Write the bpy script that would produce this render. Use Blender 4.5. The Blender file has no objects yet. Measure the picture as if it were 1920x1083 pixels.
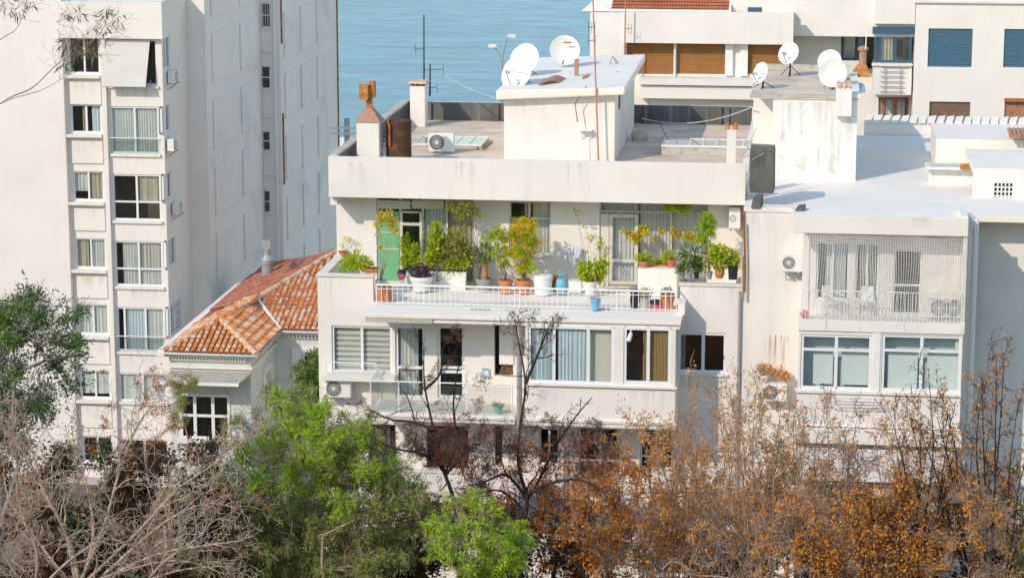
import bpy, math, random
import numpy as np
from mathutils import Vector, Matrix
random.seed(7); RNG = np.random.default_rng(11)
SC = bpy.context.scene; COL = SC.collection

# ------------------------------------------------------------------ camera, sky, sun, exposure
F_PX, PITCH, YAW, CAMD, CAMZ = 4600.0, math.radians(11.45), math.radians(7.0), 74.5, 25.0
NV = Vector((-math.sin(YAW), math.cos(YAW), 0)); RV = Vector((math.cos(YAW), math.sin(YAW), 0))
CAM = Vector((0, 0, CAMZ)) - NV * CAMD
cd = bpy.data.cameras.new('camera'); cam = bpy.data.objects.new('camera', cd); COL.objects.link(cam)
cam.location = CAM; cam.rotation_euler = (math.pi / 2 - PITCH, 0, YAW)
cd.sensor_width = 36; cd.lens = F_PX / 1920 * 36; cd.clip_start = 0.5; cd.clip_end = 40000
SC.camera = cam
SUN_FROM = Vector((-0.88, -1.26, 1.0)).normalized()
w = bpy.data.worlds.new('World'); SC.world = w; w.use_nodes = True
wn = w.node_tree; bg = wn.nodes['Background']; sky = wn.nodes.new('ShaderNodeTexSky')
sky.sky_type = 'NISHITA'; sky.sun_disc = False
sky.sun_elevation = math.asin(SUN_FROM.z); sky.sun_rotation = math.atan2(SUN_FROM.x, SUN_FROM.y)
sky.air_density = 1.7; sky.dust_density = 0.15; sky.ozone_density = 2.0
wn.links.new(sky.outputs[0], bg.inputs[0]); bg.inputs[1].default_value = 0.15
sl = bpy.data.lights.new('sun', 'SUN'); sl.energy = 2.2; sl.angle = math.radians(0.5); sl.color = (1.0, 0.86, 0.71)
so = bpy.data.objects.new('sun', sl); COL.objects.link(so); so.location = (-30, -40, 60)
so.rotation_euler = (-SUN_FROM).to_track_quat('-Z', 'Y').to_euler()
SC.view_settings.view_transform = 'Standard'; SC.view_settings.look = 'None'
SC.view_settings.gamma = 1; SC.view_settings.exposure = 0.44; SC.view_settings.use_curve_mapping = False

# ------------------------------------------------------------------ measuring: a photo position on a known plane of the place
_F = NV * math.cos(PITCH) + Vector((0, 0, -math.sin(PITCH))); _U = NV * math.sin(PITCH) + Vector((0, 0, math.cos(PITCH)))
def pt(px, py, Y=None, Z=None, X=None):
    d = _F * F_PX + RV * (px - 960) + _U * (541.5 - py)
    if Y is not None: t = (Y - CAM.y) / d.y
    elif Z is not None: t = (Z - CAM.z) / d.z
    else: t = (X - CAM.x) / d.x
    return CAM + d * t
def rc(Y, x0, y0, x1, y1):
    xm, ym = (x0 + x1) / 2, (y0 + y1) / 2
    return (pt(x0, ym, Y).x, pt(x1, ym, Y).x, pt(xm, y1, Y).z, pt(xm, y0, Y).z)
def rcx(X, x0, y0, x1, y1):       # on a wall facing +X: returns (Y0, Y1, Z0, Z1)
    xm, ym = (x0 + x1) / 2, (y0 + y1) / 2
    a = pt(x0, ym, X=X); b = pt(x1, ym, X=X)
    return (a.y, b.y, pt(xm, y1, X=X).z, pt(xm, y0, X=X).z)

# ------------------------------------------------------------------ materials
MATS = {}
def mat(name, col, rough=0.8, var=0.08, scale=2.0, bump=0.0, bscale=40, metal=0.0, streak=None, spots=None, spec=0.3):
    """plain procedural surface: base colour with soft mottling, optional vertical streaks / patches of another colour"""
    m = bpy.data.materials.new(name); m.use_nodes = True; MATS[name] = m
    nt = m.node_tree; N = nt.nodes; L = nt.links; b = N['Principled BSDF']
    b.inputs['Roughness'].default_value = rough; b.inputs['Metallic'].default_value = metal
    b.inputs['Specular IOR Level'].default_value = spec
    tc = N.new('ShaderNodeTexCoord'); oc = tc.outputs['Object']
    n = N.new('ShaderNodeTexNoise'); n.inputs['Scale'].default_value = scale; n.inputs['Detail'].default_value = 6; L.new(oc, n.inputs['Vector'])
    def ramp(src, lo, hi):
        r = N.new('ShaderNodeMapRange'); r.inputs[1].default_value = lo; r.inputs[2].default_value = hi; L.new(src, r.inputs[0]); return r.outputs[0]
    def mix(fac, c1, c2):
        x = N.new('ShaderNodeMix'); x.data_type = 'RGBA'; L.new(fac, x.inputs[0])
        for i, c in ((6, c1), (7, c2)):
            if isinstance(c, tuple): x.inputs[i].default_value = (*c, 1)
            else: L.new(c, x.inputs[i])
        return x.outputs[2]
    c = mix(ramp(n.outputs[0], 0.3, 0.7), tuple(max(0, k * (1 - var)) for k in col), tuple(min(1, k * (1 + var)) for k in col))
    if streak:
        sc, amt, sx, sz, thr = streak
        mp = N.new('ShaderNodeMapping'); mp.inputs['Scale'].default_value = (sx, sx, sz); L.new(oc, mp.inputs[0])
        n2 = N.new('ShaderNodeTexNoise'); n2.inputs['Scale'].default_value = 1; n2.inputs['Detail'].default_value = 5; L.new(mp.outputs[0], n2.inputs['Vector'])
        f = N.new('ShaderNodeMath'); f.operation = 'MULTIPLY'; f.inputs[1].default_value = amt; L.new(ramp(n2.outputs[0], thr, thr + 0.2), f.inputs[0])
        c = mix(f.outputs[0], c, sc)
    if spots:
        sc, amt, ss, thr = spots
        n3 = N.new('ShaderNodeTexNoise'); n3.inputs['Scale'].default_value = ss; n3.inputs['Detail'].default_value = 8; L.new(oc, n3.inputs['Vector'])
        f = N.new('ShaderNodeMath'); f.operation = 'MULTIPLY'; f.inputs[1].default_value = amt; L.new(ramp(n3.outputs[0], thr, thr + 0.1), f.inputs[0])
        c = mix(f.outputs[0], c, sc)
    L.new(c, b.inputs['Base Color'])
    if bump:
        n4 = N.new('ShaderNodeTexNoise'); n4.inputs['Scale'].default_value = bscale; n4.inputs['Detail'].default_value = 5; L.new(oc, n4.inputs['Vector'])
        bp = N.new('ShaderNodeBump'); bp.inputs['Strength'].default_value = bump; bp.inputs['Distance'].default_value = 0.02
        L.new(n4.outputs[0], bp.inputs['Height']); L.new(bp.outputs[0], b.inputs['Normal'])
    return m
def leafmat(name, cols, trans=0.35, rough=0.6):
    m = bpy.data.materials.new(name); m.use_nodes = True; MATS[name] = m
    nt = m.node_tree; N = nt.nodes; L = nt.links; b = N['Principled BSDF']; b.inputs['Roughness'].default_value = rough
    b.inputs['Specular IOR Level'].default_value = 0.25
    g = N.new('ShaderNodeNewGeometry'); r = N.new('ShaderNodeValToRGB'); r.color_ramp.interpolation = 'LINEAR'
    els = r.color_ramp.elements
    while len(els) < len(cols): els.new(0.5)
    for i, c in enumerate(cols): els[i].position = i / max(1, len(cols) - 1); els[i].color = (*c, 1)
    L.new(g.outputs['Random Per Island'], r.inputs[0]); L.new(r.outputs[0], b.inputs['Base Color'])
    t = N.new('ShaderNodeBsdfTranslucent'); L.new(r.outputs[0], t.inputs[0])
    mx = N.new('ShaderNodeMixShader'); mx.inputs[0].default_value = trans; L.new(b.outputs[0], mx.inputs[1]); L.new(t.outputs[0], mx.inputs[2])
    L.new(mx.outputs[0], N['Material Output'].inputs[0]); return m
def glassmat(name, tint=(0.8, 0.88, 0.88), refl=1.0):
    m = bpy.data.materials.new(name); m.use_nodes = True; MATS[name] = m
    nt = m.node_tree; N = nt.nodes; L = nt.links; N.remove(N['Principled BSDF'])
    t = N.new('ShaderNodeBsdfTransparent'); t.inputs[0].default_value = (*tint, 1)
    g = N.new('ShaderNodeBsdfGlossy'); g.inputs['Roughness'].default_value = 0.03
    n = N.new('ShaderNodeTexNoise'); n.inputs['Scale'].default_value = 1.3; bp = N.new('ShaderNodeBump'); bp.inputs['Strength'].default_value = 0.05
    tc = N.new('ShaderNodeTexCoord'); L.new(tc.outputs['Object'], n.inputs['Vector']); L.new(n.outputs[0], bp.inputs['Height']); L.new(bp.outputs[0], g.inputs['Normal'])
    fr = N.new('ShaderNodeLayerWeight'); fr.inputs[0].default_value = 0.5
    pw = N.new('ShaderNodeMath'); pw.operation = 'POWER'; pw.inputs[1].default_value = 3.5; L.new(fr.outputs['Facing'], pw.inputs[0])
    mu = N.new('ShaderNodeMath'); mu.operation = 'MULTIPLY_ADD'; mu.inputs[1].default_value = 0.7 * refl; mu.inputs[2].default_value = 0.11 * refl; L.new(pw.outputs[0], mu.inputs[0])
    mx = N.new('ShaderNodeMixShader'); L.new(mu.outputs[0], mx.inputs[0]); L.new(t.outputs[0], mx.inputs[1]); L.new(g.outputs[0], mx.inputs[2])
    L.new(mx.outputs[0], N['Material Output'].inputs[0]); return m

def runmat(name, col, amt, sx):
    """dirt carried down a wall by rain: streaks that start at a ledge and thin out below (real stain, drawn over the wall)"""
    m = bpy.data.materials.new(name); m.use_nodes = True; MATS[name] = m; nt = m.node_tree; N = nt.nodes; L = nt.links; b = N['Principled BSDF']; b.inputs['Base Color'].default_value = (*col, 1); b.inputs['Roughness'].default_value = 0.9; b.inputs['Specular IOR Level'].default_value = 0.1
    tc = N.new('ShaderNodeTexCoord'); mp = N.new('ShaderNodeMapping'); mp.inputs['Scale'].default_value = (sx, sx, 0.35); L.new(tc.outputs['Object'], mp.inputs[0]); n = N.new('ShaderNodeTexNoise'); n.inputs['Scale'].default_value = 1; n.inputs['Detail'].default_value = 7; L.new(mp.outputs[0], n.inputs['Vector'])
    sp = N.new('ShaderNodeSeparateXYZ'); L.new(tc.outputs['Generated'], sp.inputs[0]); a = N.new('ShaderNodeMapRange'); a.inputs[1].default_value = 0.48; a.inputs[2].default_value = 0.72; L.new(n.outputs[0], a.inputs[0])
    pw = N.new('ShaderNodeMath'); pw.operation = 'POWER'; pw.inputs[1].default_value = 1.4; L.new(sp.outputs['Z'], pw.inputs[0]); e = N.new('ShaderNodeMath'); e.operation = 'PINGPONG'; e.inputs[1].default_value = 0.5; L.new(sp.outputs['X'], e.inputs[0]); e2 = N.new('ShaderNodeMapRange'); e2.inputs[1].default_value = 0; e2.inputs[2].default_value = 0.2; L.new(e.outputs[0], e2.inputs[0])
    v = a.outputs[0]
    for o in (pw.outputs[0], e2.outputs[0]): q = N.new('ShaderNodeMath'); q.operation = 'MULTIPLY'; L.new(v, q.inputs[0]); L.new(o, q.inputs[1]); v = q.outputs[0]
    q = N.new('ShaderNodeMath'); q.operation = 'MULTIPLY'; q.inputs[1].default_value = amt; L.new(v, q.inputs[0]); t = N.new('ShaderNodeBsdfTransparent'); mx = N.new('ShaderNodeMixShader'); L.new(q.outputs[0], mx.inputs[0]); L.new(t.outputs[0], mx.inputs[1]); L.new(b.outputs[0], mx.inputs[2]); L.new(mx.outputs[0], N['Material Output'].inputs[0])
runmat('rust_run', (0.50, 0.22, 0.05), 1.3, 7.0); runmat('grime_run', (0.40, 0.37, 0.32), 0.32, 4.0)
GREY = (0.42, 0.41, 0.38)
mat('plaster', (0.82, 0.765, 0.705), 0.85, 0.03, 0.7, 0.25, 60, streak=((0.60, 0.56, 0.50), 0.35, 2.2, 0.22, 0.57), spots=((0.72, 0.67, 0.61), 0.4, 0.45, 0.56))
mat('plaster_tower', (0.81, 0.755, 0.70), 0.85, 0.03, 0.5, 0.2, 50, streak=((0.60, 0.57, 0.53), 0.35, 1.2, 0.10, 0.58), spots=((0.70, 0.65, 0.60), 0.35, 0.3, 0.56))
mat('plaster_side', (0.84, 0.775, 0.715), 0.85, 0.04, 0.35, 0.2, 50, spots=((0.66, 0.64, 0.62), 0.5, 0.5, 0.55))
mat('plaster_beige', (0.72, 0.67, 0.57), 0.85, 0.04, 0.7, 0.2, 60, streak=((0.5, 0.46, 0.38), 0.4, 4.0, 0.4, 0.56))
mat('plaster_old', (0.80, 0.78, 0.73), 0.9, 0.05, 0.8, 0.5, 30, streak=((0.36, 0.34, 0.27), 0.7, 3.5, 0.35, 0.58), spots=((0.50, 0.48, 0.40), 0.55, 1.6, 0.58))
mat('plaster_house', (0.60, 0.64, 0.63), 0.85, 0.05, 0.9, 0.2, 60, streak=((0.45, 0.46, 0.42), 0.4, 3.0, 0.3, 0.58))
mat('trim', (0.77, 0.73, 0.67), 0.7, 0.04, 2)
mat('white_paint', (0.80, 0.79, 0.77), 0.5, 0.03, 4)
mat('white_frame', (0.78, 0.79, 0.80), 0.4, 0.02, 5)
mat('old_frame', (0.66, 0.62, 0.53), 0.7, 0.06, 5, spots=((0.30, 0.17, 0.09), 0.9, 9, 0.60))
mat('brown_frame', (0.36, 0.15, 0.06), 0.6, 0.15, 6, spots=((0.6, 0.55, 0.48), 0.6, 10, 0.62))
mat('blue_frame', (0.055, 0.115, 0.18), 0.45, 0.08, 4)
mat('dark_metal', (0.045, 0.045, 0.05), 0.6, 0.1, 6)
mat('grey_metal', (0.42, 0.43, 0.44), 0.45, 0.08, 6, metal=0.4)
mat('rust', (0.30, 0.105, 0.035), 0.9, 0.35, 5, 0.4, 30, spots=((0.50, 0.24, 0.07), 0.8, 4, 0.5))
mat('rust_bright', (0.48, 0.19, 0.05), 0.85, 0.25, 6, 0.3, 30, spots=((0.62, 0.40, 0.20), 0.7, 5, 0.57))
mat('rust_pink', (0.46, 0.24, 0.17), 0.8, 0.15, 5, 0.2, 30, spots=((0.30, 0.12, 0.05), 0.8, 5, 0.55))
mat('tank_brown', (0.085, 0.04, 0.028), 0.75, 0.2, 3, 0.2, 20, spots=((0.20, 0.08, 0.04), 0.7, 3, 0.56))
mat('screed', (0.70, 0.57, 0.45), 0.95, 0.15, 0.6, 0.5, 25, spots=((0.46, 0.38, 0.30), 0.7, 0.7, 0.53))
mat('rust_stain', (0.78, 0.74, 0.68), 0.9, 0.04, 2, streak=((0.50, 0.24, 0.07), 0.95, 9.0, 0.8, 0.42))
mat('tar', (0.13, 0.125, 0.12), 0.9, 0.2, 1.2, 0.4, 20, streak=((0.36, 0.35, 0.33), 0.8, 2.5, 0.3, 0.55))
mat('roof_white', (0.86, 0.79, 0.71), 0.8, 0.03, 0.5, 0.2, 20, spots=((0.72, 0.68, 0.63), 0.4, 0.7, 0.6))
mat('concrete', (0.50, 0.47, 0.41), 0.95, 0.12, 2, 0.6, 25, spots=((0.30, 0.28, 0.24), 0.6, 3, 0.55))
def tilemat(name, cols, lichen):
    """fired clay: every tile its own tone, some grown over with pale lichen"""
    m = mat(name, cols[0], 0.85, 0.2, 6, 0.3, 30); nt = m.node_tree; N = nt.nodes; L = nt.links; b = N['Principled BSDF']
    oi = N.new('ShaderNodeObjectInfo'); ge = N.new('ShaderNodeNewGeometry'); a = N.new('ShaderNodeMath'); a.operation = 'ADD'; L.new(oi.outputs['Random'], a.inputs[0]); L.new(ge.outputs['Random Per Island'], a.inputs[1])
    f = N.new('ShaderNodeMath'); f.operation = 'FRACT'; L.new(a.outputs[0], f.inputs[0]); r = N.new('ShaderNodeValToRGB'); els = r.color_ramp.elements
    while len(els) < len(cols): els.new(0.5)
    for k, c in enumerate(cols): els[k].position = k / (len(cols) - 1); els[k].color = (*c, 1)
    L.new(f.outputs[0], r.inputs[0]); tc = N.new('ShaderNodeTexCoord'); n = N.new('ShaderNodeTexNoise'); n.inputs['Scale'].default_value = 9; n.inputs['Detail'].default_value = 6; L.new(tc.outputs['Object'], n.inputs['Vector'])
    f2 = N.new('ShaderNodeMath'); f2.operation = 'MULTIPLY_ADD'; f2.inputs[1].default_value = 0.30; L.new(f.outputs[0], f2.inputs[0]); L.new(n.outputs[0], f2.inputs[2])
    mr = N.new('ShaderNodeMapRange'); mr.inputs[1].default_value = 0.68; mr.inputs[2].default_value = 0.80; L.new(f2.outputs[0], mr.inputs[0]); x = N.new('ShaderNodeMix'); x.data_type = 'RGBA'
    L.new(mr.outputs[0], x.inputs[0]); L.new(r.outputs[0], x.inputs[6]); x.inputs[7].default_value = (*lichen, 1); L.new(x.outputs[2], b.inputs['Base Color'])
tilemat('tile', [(0.50, 0.17, 0.045), (0.66, 0.27, 0.08), (0.56, 0.20, 0.055), (0.70, 0.33, 0.12), (0.46, 0.15, 0.045)], (0.72, 0.58, 0.46))
tilemat('tile_shade', [(0.34, 0.10, 0.055), (0.42, 0.13, 0.07), (0.28, 0.085, 0.05)], (0.40, 0.24, 0.18))  # shade of the back slope put into an older, darker tile red
mat('tile_pale', (0.66, 0.47, 0.32), 0.85, 0.15, 3, 0.3, 30)
mat('tile_dark', (0.36, 0.12, 0.06), 0.8, 0.25, 2.2, 0.3, 30, spots=((0.22, 0.09, 0.05), 0.7, 2.0, 0.55))
mat('tile_far', (0.52, 0.17, 0.08), 0.8, 0.2, 1.5, 0.2, 30)
mat('shutter_orange', (0.34, 0.155, 0.05), 0.6, 0.08, 4)
mat('shutter_brown', (0.22, 0.15, 0.10), 0.6, 0.1, 4)
mat('shutter_blue', (0.075, 0.155, 0.225), 0.55, 0.06, 4)
mat('curtain', (0.70, 0.69, 0.66), 0.9, 0.06, 3)
mat('curtain_aqua', (0.66, 0.73, 0.75), 0.9, 0.05, 3)
mat('curtain_tan', (0.50, 0.45, 0.34), 0.9, 0.08, 3)
mat('bamboo', (0.50, 0.33, 0.14), 0.8, 0.25, 30)
mat('green_panel', (0.16, 0.46, 0.24), 0.5, 0.06, 3)
mat('orange_panel', (0.70, 0.42, 0.12), 0.6, 0.1, 3)
mat('panel_cream', (0.62, 0.62, 0.50), 0.6, 0.06, 3)
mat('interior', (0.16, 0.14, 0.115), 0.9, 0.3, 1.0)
mat('plastic_white', (0.78, 0.77, 0.73), 0.4, 0.03, 4)
mat('fan_grey', (0.42, 0.42, 0.40), 0.6, 0.06, 4)
mat('plastic_grey', (0.30, 0.31, 0.30), 0.5, 0.08, 4)
mat('plastic_black', (0.028, 0.03, 0.034), 0.45, 0.1, 4)
mat('terracotta', (0.56, 0.20, 0.09), 0.75, 0.12, 6, spots=((0.66, 0.42, 0.30), 0.6, 8, 0.6))
mat('blue_paint', (0.17, 0.44, 0.58), 0.4, 0.08, 5)
mat('blue_pale', (0.30, 0.50, 0.62), 0.5, 0.06, 5)
mat('teal_plastic', (0.32, 0.60, 0.58), 0.4, 0.06, 5)
mat('pink_plastic', (0.62, 0.10, 0.20), 0.4, 0.1, 5)
mat('bag_white', (0.66, 0.70, 0.78), 0.5, 0.06, 5)
mat('soil', (0.06, 0.045, 0.03), 0.95, 0.3, 20)
mat('wood', (0.36, 0.22, 0.10), 0.8, 0.2, 8)
mat('canvas_grey', (0.46, 0.43, 0.37), 0.95, 0.12, 2, 0.4, 12, spots=((0.26, 0.24, 0.20), 0.7, 2.0, 0.55))
mat('cloth_dark', (0.12, 0.115, 0.105), 0.9, 0.3, 1.5, 0.5, 6, streak=((0.30, 0.26, 0.20), 0.8, 2.0, 0.6, 0.5))
mat('cable', (0.55, 0.52, 0.46), 0.7, 0.05, 5)
mat('cable_dark', (0.06, 0.055, 0.06), 0.7, 0.05, 5)
mat('awning_cloth', (0.64, 0.61, 0.57), 0.9, 0.04, 2)
mat('net', (0.92, 0.90, 0.86), 0.8, 0.03, 5)
mat('bark_pale', (0.47, 0.35, 0.25), 0.9, 0.35, 5, 0.5, 30)
mat('bark_tan', (0.38, 0.28, 0.21), 0.9, 0.35, 4, 0.5, 30)
mat('bark_dark', (0.045, 0.034, 0.032), 0.9, 0.25, 3, 0.5, 30)
mat('bark_grey', (0.27, 0.23, 0.20), 0.9, 0.25, 3, 0.5, 30)
mat('stem_green', (0.22, 0.21, 0.10), 0.8, 0.2, 6)
mat('ground', (0.16, 0.12, 0.08), 0.95, 0.4, 0.8, 0.8, 6, spots=((0.16, 0.12, 0.07), 0.7, 2.5, 0.5))
mat('paving', (0.46, 0.43, 0.39), 0.9, 0.15, 1.0, 0.3, 20)
glassmat('glass', (0.90, 0.94, 0.94)); glassmat('glass_dark', (0.62, 0.66, 0.67)); glassmat('glass_clear', (0.96, 0.985, 0.98)); glassmat('glass_aqua', (0.88, 0.97, 0.96))
leafmat('leaf_bright', [(0.30, 0.40, 0.02), (0.50, 0.60, 0.03), (0.66, 0.68, 0.06)], 0.45)
leafmat('leaf_yellow', [(0.54, 0.47, 0.02), (0.76, 0.64, 0.04), (0.74, 0.52, 0.04)], 0.45)
leafmat('leaf_green', [(0.06, 0.13, 0.03), (0.13, 0.24, 0.04), (0.22, 0.33, 0.06)])
leafmat('leaf_dark', [(0.02, 0.045, 0.026), (0.05, 0.10, 0.045), (0.11, 0.18, 0.06), (0.16, 0.22, 0.05)])
leafmat('leaf_olive', [(0.26, 0.28, 0.05), (0.42, 0.42, 0.09), (0.54, 0.50, 0.11)], 0.45)
leafmat('leaf_feather', [(0.08, 0.13, 0.03), (0.20, 0.27, 0.05), (0.34, 0.39, 0.09), (0.36, 0.46, 0.20), (0.50, 0.48, 0.12), (0.26, 0.20, 0.07)])
leafmat('leaf_feather_bright', [(0.24, 0.38, 0.02), (0.38, 0.54, 0.04), (0.56, 0.64, 0.08)])
leafmat('leaf_orange', [(0.46, 0.14, 0.02), (0.72, 0.27, 0.03), (0.80, 0.40, 0.07), (0.54, 0.26, 0.09)], 0.3)
leafmat('leaf_tan', [(0.54, 0.27, 0.10), (0.70, 0.38, 0.15), (0.78, 0.34, 0.06), (0.42, 0.22, 0.11)], 0.3)
leafmat('leaf_rust', [(0.26, 0.075, 0.02), (0.44, 0.15, 0.035), (0.62, 0.26, 0.06)], 0.3)
leafmat('leaf_brown', [(0.10, 0.045, 0.032), (0.16, 0.075, 0.05), (0.22, 0.11, 0.065)], 0.25)
leafmat('leaf_purple', [(0.10, 0.03, 0.09), (0.18, 0.06, 0.16)])
leafmat('leaf_eucalypt', [(0.08, 0.12, 0.04), (0.16, 0.20, 0.08), (0.26, 0.16, 0.11)])
leafmat('leaf_under', [(0.05, 0.03, 0.018), (0.13, 0.06, 0.028), (0.08, 0.07, 0.028), (0.20, 0.08, 0.03)], 0.2)

# ------------------------------------------------------------------ mesh building
ORG = {}
class MB:
    def __init__(s): s.v = []; s.f = []
    def add(s, vs, fs):
        o = len(s.v); s.v += [tuple(p) for p in vs]; s.f += [tuple(i + o for i in q) for q in fs]; return s
    def box(s, x0, x1, y0, y1, z0, z1):
        x0, x1 = sorted((x0, x1)); y0, y1 = sorted((y0, y1)); z0, z1 = sorted((z0, z1))
        return s.add([(x0, y0, z0), (x1, y0, z0), (x1, y1, z0), (x0, y1, z0), (x0, y0, z1), (x1, y0, z1), (x1, y1, z1), (x0, y1, z1)],
                     [(3, 2, 1, 0), (4, 5, 6, 7), (0, 1, 5, 4), (1, 2, 6, 5), (2, 3, 7, 6), (3, 0, 4, 7)])
    def prism(s, base, top):      # two matching rings of points
        n = len(base)
        return s.add(list(base) + list(top), [tuple(range(n))[::-1], tuple(range(n, 2 * n))] + [(i, (i + 1) % n, n + (i + 1) % n, n + i) for i in range(n)])
    def tube(s, pts, r, n=8, r1=None):
        pts = [Vector(p) for p in pts]; m = len(pts); o = len(s.v)
        for i, p in enumerate(pts):
            d = (pts[min(i + 1, m - 1)] - pts[max(i - 1, 0)]).normalized()
            a = d.cross(Vector((0, 0, 1)) if abs(d.z) < 0.9 else Vector((1, 0, 0))).normalized(); b = d.cross(a)
            rr = r if r1 is None else r + (r1 - r) * i / max(1, m - 1)
            for k in range(n):
                t = 2 * math.pi * k / n; s.v.append(tuple(p + (a * math.cos(t) + b * math.sin(t)) * rr))
        for i in range(m - 1):
            for k in range(n):
                s.f.append((o + i * n + k, o + i * n + (k + 1) % n, o + (i + 1) * n + (k + 1) % n, o + (i + 1) * n + k))
        s.f.append(tuple(o + k for k in range(n))[::-1]); s.f.append(tuple(o + (m - 1) * n + k for k in range(n)))
        return s
    def lathe(s, c, prof, n=20, ax=None):
        """profile of (radius, height) turned about an axis through c"""
        c = Vector(c); ax = Vector(ax or (0, 0, 1)).normalized()
        a = ax.cross(Vector((0, 0, 1)) if abs(ax.z) < 0.9 else Vector((1, 0, 0))).normalized(); b = ax.cross(a); o = len(s.v)
        for r, h in prof:
            for k in range(n):
                t = 2 * math.pi * k / n; s.v.append(tuple(c + ax * h + (a * math.cos(t) + b * math.sin(t)) * r))
        for i in range(len(prof) - 1):
            for k in range(n):
                s.f.append((o + i * n + k, o + i * n + (k + 1) % n, o + (i + 1) * n + (k + 1) % n, o + (i + 1) * n + k))
        s.f.append(tuple(o + k for k in range(n))[::-1]); s.f.append(tuple(o + (len(prof) - 1) * n + k for k in range(n)))
        return s
    def obj(s, name, m, parent=None, origin=None, smooth=False, bevel=0.0):
        og = Vector(origin) if origin is not None else (ORG[parent.name] if parent else Vector((0, 0, 0)))
        me = bpy.data.meshes.new(name); me.from_pydata([(p[0] - og.x, p[1] - og.y, p[2] - og.z) for p in s.v], [], s.f)
        me.materials.append(MATS[m])
        if smooth: me.polygons.foreach_set('use_smooth', [True] * len(me.polygons))
        me.validate(); me.update()
        o = bpy.data.objects.new(name, me); COL.objects.link(o); ORG[o.name] = og
        if parent: o.parent = parent; o.location = og - ORG[parent.name]
        else: o.location = og
        if bevel:
            b = o.modifiers.new('bevel', 'BEVEL'); b.width = bevel; b.segments = 2; b.limit_method = 'ANGLE'
        return o
def tag(o, label, cat, group=None, kind=None):
    o['label'] = label; o['category'] = cat
    if group: o['group'] = group
    if kind: o['kind'] = kind
    return o
def structure(o): o['kind'] = 'structure'; return o
def thing(name, label, cat, loc, group=None):
    o = bpy.data.objects.new(name, None); COL.objects.link(o); o.location = loc; o.empty_display_size = 0.2
    ORG[o.name] = Vector(loc); return tag(o, label, cat, group)
def bigmesh(name, V, Fq, m, parent=None, smooth=False):
    """large numpy mesh; Fq is (n, k) with k = 3 or 4"""
    og = ORG[parent.name] if parent else Vector((0, 0, 0)); V = np.asarray(V, dtype=np.float32) - np.array(og, dtype=np.float32)
    me = bpy.data.meshes.new(name); k = Fq.shape[1]; n = Fq.shape[0]
    me.vertices.add(len(V)); me.vertices.foreach_set('co', V.ravel()); me.loops.add(n * k); me.loops.foreach_set('vertex_index', Fq.astype(np.int32).ravel())
    me.polygons.add(n); me.polygons.foreach_set('loop_start', np.arange(0, n * k, k, dtype=np.int32))
    if smooth: me.polygons.foreach_set('use_smooth', np.ones(n, dtype=bool))
    me.materials.append(MATS[m]); me.update(calc_edges=True)
    o = bpy.data.objects.new(name, me); COL.objects.link(o); ORG[o.name] = og
    if parent: o.parent = parent
    return o

# walls and windows: 'Y' walls face the viewer (-Y), 'X' walls face +X; d is the depth into the wall
def mapper(axis, plane):
    if axis == 'Y': return lambda a, d, z: (a, plane + d, z)
    return lambda a, d, z: (plane - d, a, z)
def abox(mb, T, a0, a1, d0, d1, z0, z1):
    p = T(a0, d0, z0); q = T(a1, d1, z1); mb.box(p[0], q[0], p[1], q[1], p[2], q[2])
def wall(parent, m, axis, plane, a0, a1, z0, z1, holes=(), th=0.25, name='wall', d0=0.0, label=None):
    T = mapper(axis, plane); mb = MB()
    holes = [(max(h[0], a0), min(h[1], a1), max(h[2], z0), min(h[3], z1)) for h in holes]
    As = sorted({a0, a1, *[h[0] for h in holes], *[h[1] for h in holes]}); Zs = sorted({z0, z1, *[h[2] for h in holes], *[h[3] for h in holes]})
    def solid(i, j):
        if i < 0 or j < 0 or i >= len(As) - 1 or j >= len(Zs) - 1: return False
        ca, cz = (As[i] + As[i + 1]) / 2, (Zs[j] + Zs[j + 1]) / 2
        return not any(h[0] < ca < h[1] and h[2] < cz < h[3] for h in holes)
    for i in range(len(As) - 1):
        for j in range(len(Zs) - 1):
            if not solid(i, j): continue
            A, B, C, D = As[i], As[i + 1], Zs[j], Zs[j + 1]
            mb.add([T(A, d0, C), T(B, d0, C), T(B, d0, D), T(A, d0, D)], [(0, 1, 2, 3)])
            mb.add([T(A, th, C), T(B, th, C), T(B, th, D), T(A, th, D)], [(3, 2, 1, 0)])
            if not solid(i - 1, j): mb.add([T(A, d0, C), T(A, d0, D), T(A, th, D), T(A, th, C)], [(0, 1, 2, 3)])
            if not solid(i + 1, j): mb.add([T(B, d0, C), T(B, th, C), T(B, th, D), T(B, d0, D)], [(0, 1, 2, 3)])
            if not solid(i, j - 1): mb.add([T(A, d0, C), T(A, th, C), T(B, th, C), T(B, d0, C)], [(0, 1, 2, 3)])
            if not solid(i, j + 1): mb.add([T(A, d0, D), T(B, d0, D), T(B, th, D), T(A, th, D)], [(0, 1, 2, 3)])
    o = mb.obj(name, m, parent)
    if label: o['label'] = label
    return o
def drape(T, a0, a1, d, z0, z1, amp=0.035, waves=8, seed=0):
    r = random.Random(seed); n = max(12, int(waves * 6)); mb = MB(); vs = []
    ph = [r.uniform(0, 6.28) for _ in range(3)]
    for i in range(n + 1):
        t = i / n; a = a0 + (a1 - a0) * t
        off = amp * (math.sin(t * waves * 6.28 + ph[0] + 0.8 * math.sin(t * 9 + ph[1])) + 0.4 * math.sin(t * waves * 2.3 * 6.28 + ph[2]))
        vs += [T(a, d + off * 0.6, z1), T(a + off * 0.3, d + off, z0)]
    return mb.add(vs, [(2 * i, 2 * i + 1, 2 * i + 3, 2 * i + 2) for i in range(n)])
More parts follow.
